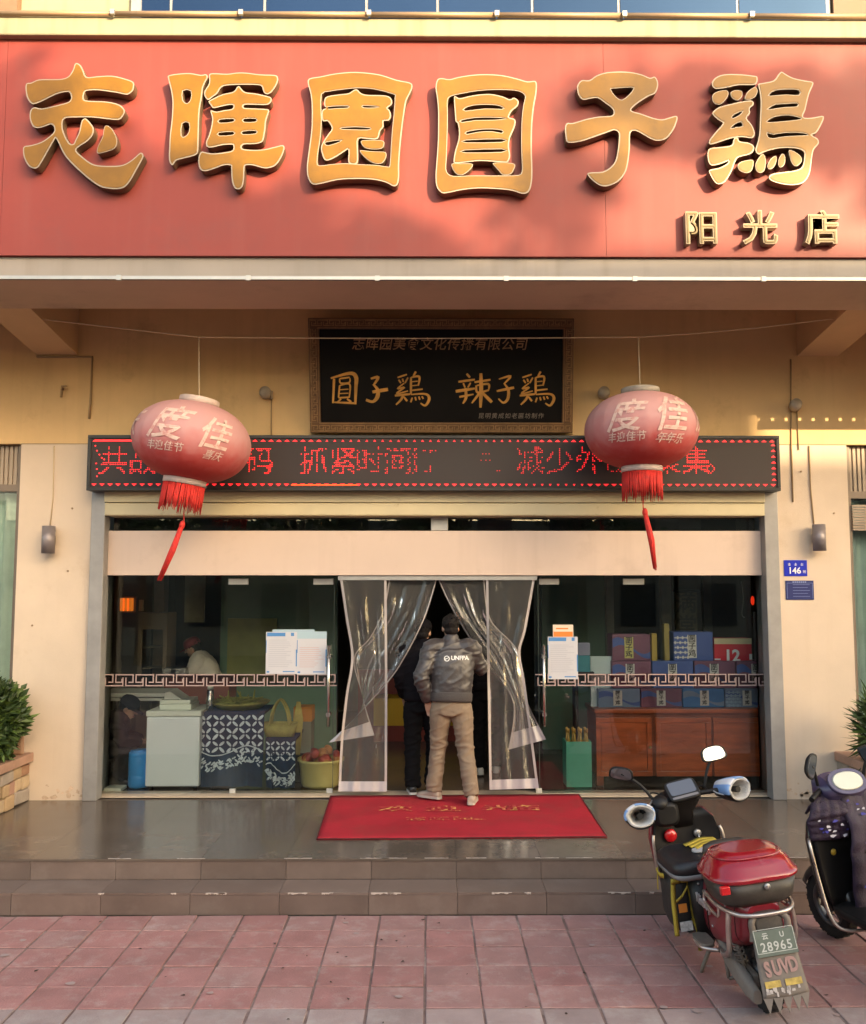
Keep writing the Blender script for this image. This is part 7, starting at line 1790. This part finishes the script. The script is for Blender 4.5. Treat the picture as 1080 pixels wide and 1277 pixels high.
# skyline across the road: flat roof whose shadow edge runs along the foot of the sign
def far_building(label, xa, xb, y0, y1, h, seed):
    T = thing('street_building', label, 'building', ((xa + xb) / 2, y1, -.46), None, 'buildings across the road')
    MB().box(xa, xb, y0, y1, -.46, h).build('wall', m_far, T)
    n = max(2, int((xb - xa) / 2.6)); fl_ = max(2, int(h / 3.2)); 
    wm = MB().box(-.65, .65, 0, .05, -.8, .8).mesh('window', M('far_window', (.05, .06, .07), .1))
    for i in range(n):
        for j in range(fl_):
            o = link('window', wm, T, local=True); o.location = (lerp(xa, xb, (i + .5) / n) - (xa + xb) / 2, .005, 1.9 + 3.1 * j)
    return T
def bl(u, v, r): p = back(u, v); return (p.x, p.y, p.z, r)
far_building('pale flat roofed block across the road, the tallest one', 9.5, 21.4, -26, -16.0, 13.36, 1)
far_building('slightly lower block adjoining the tallest one across the road', 21.45, 34, -26, -16.0, 12.72, 3)
far_building('low tan shop row across the road', -34, 9.3, -25, -16.0, 4.6, 2)
A_ = [bl(30, 235, .5), bl(130, 262, .5), bl(230, 285, .48), bl(340, 305, .42), bl(450, 318, .38), bl(-40, 150, .62), bl(0, 235, .55), bl(80, 285, .60), bl(180, 300, .62), bl(290, 320, .55), bl(400, 330, .5), bl(500, 350, .42), bl(-120, 230, .8), bl(-20, 330, .7), bl(100, 380, .8), bl(250, 400, .8), bl(420, 410, .7)]
cx_, cz_ = A_[8][0], A_[8][2]
A_ += [(cx_ + dx, TY + dy, cz_ - dz, 1.2) for dx, dy, dz in ((-1, 0, 1.8), (1, .6, 2.2), (.3, -.8, 2.6), (-1.4, .5, 3.2), (1.6, -.4, 3.4))]
street_tree('street_tree', 'broad street tree whose crown shades the left end of the sign', cx_, TY, cz_, 2.0, 11000, 31, A_)
B_ = [bl(683, 250, .36), bl(700, 215, .22), bl(760, 118, .30), bl(840, 132, .34), bl(930, 138, .36), bl(1010, 140, .40), bl(1090, 150, .46), bl(1180, 190, .6)]
cx_, cz_ = bl(960, 140, 0)[0], bl(960, 140, 0)[2]
B2 = [(cx_ + dx, TY + dy, 10.2 - dz, 1.1) for dx, dy, dz in ((-.6, 0, 1.2), (.9, .6, 1.6), (.3, -.8, 2.2), (-1.2, .5, 2.8), (1.6, -.4, 3.0))]
street_tree('street_tree', 'tall thin topped street tree dappling the right end of the sign', cx_, TY, cz_, 1.6, 7200, 32, B_ + B2)
for i, (x, y, h, r) in enumerate(((-9.5, -12, 7, 2.3), (-4.2, -12.5, 7.4, 2.4), (.6, -12, 6.8, 2.2), (5.2, -12.5, 7.2, 2.3))):
    street_tree('street_tree', ['round crowned street tree far to the left across the road', 'tallest leafy street tree opposite the left pier', 'leafy street tree directly opposite the doorway', 'leafy street tree opposite the right glass pane'][i], x, y, h, r, 3600, 40 + i)
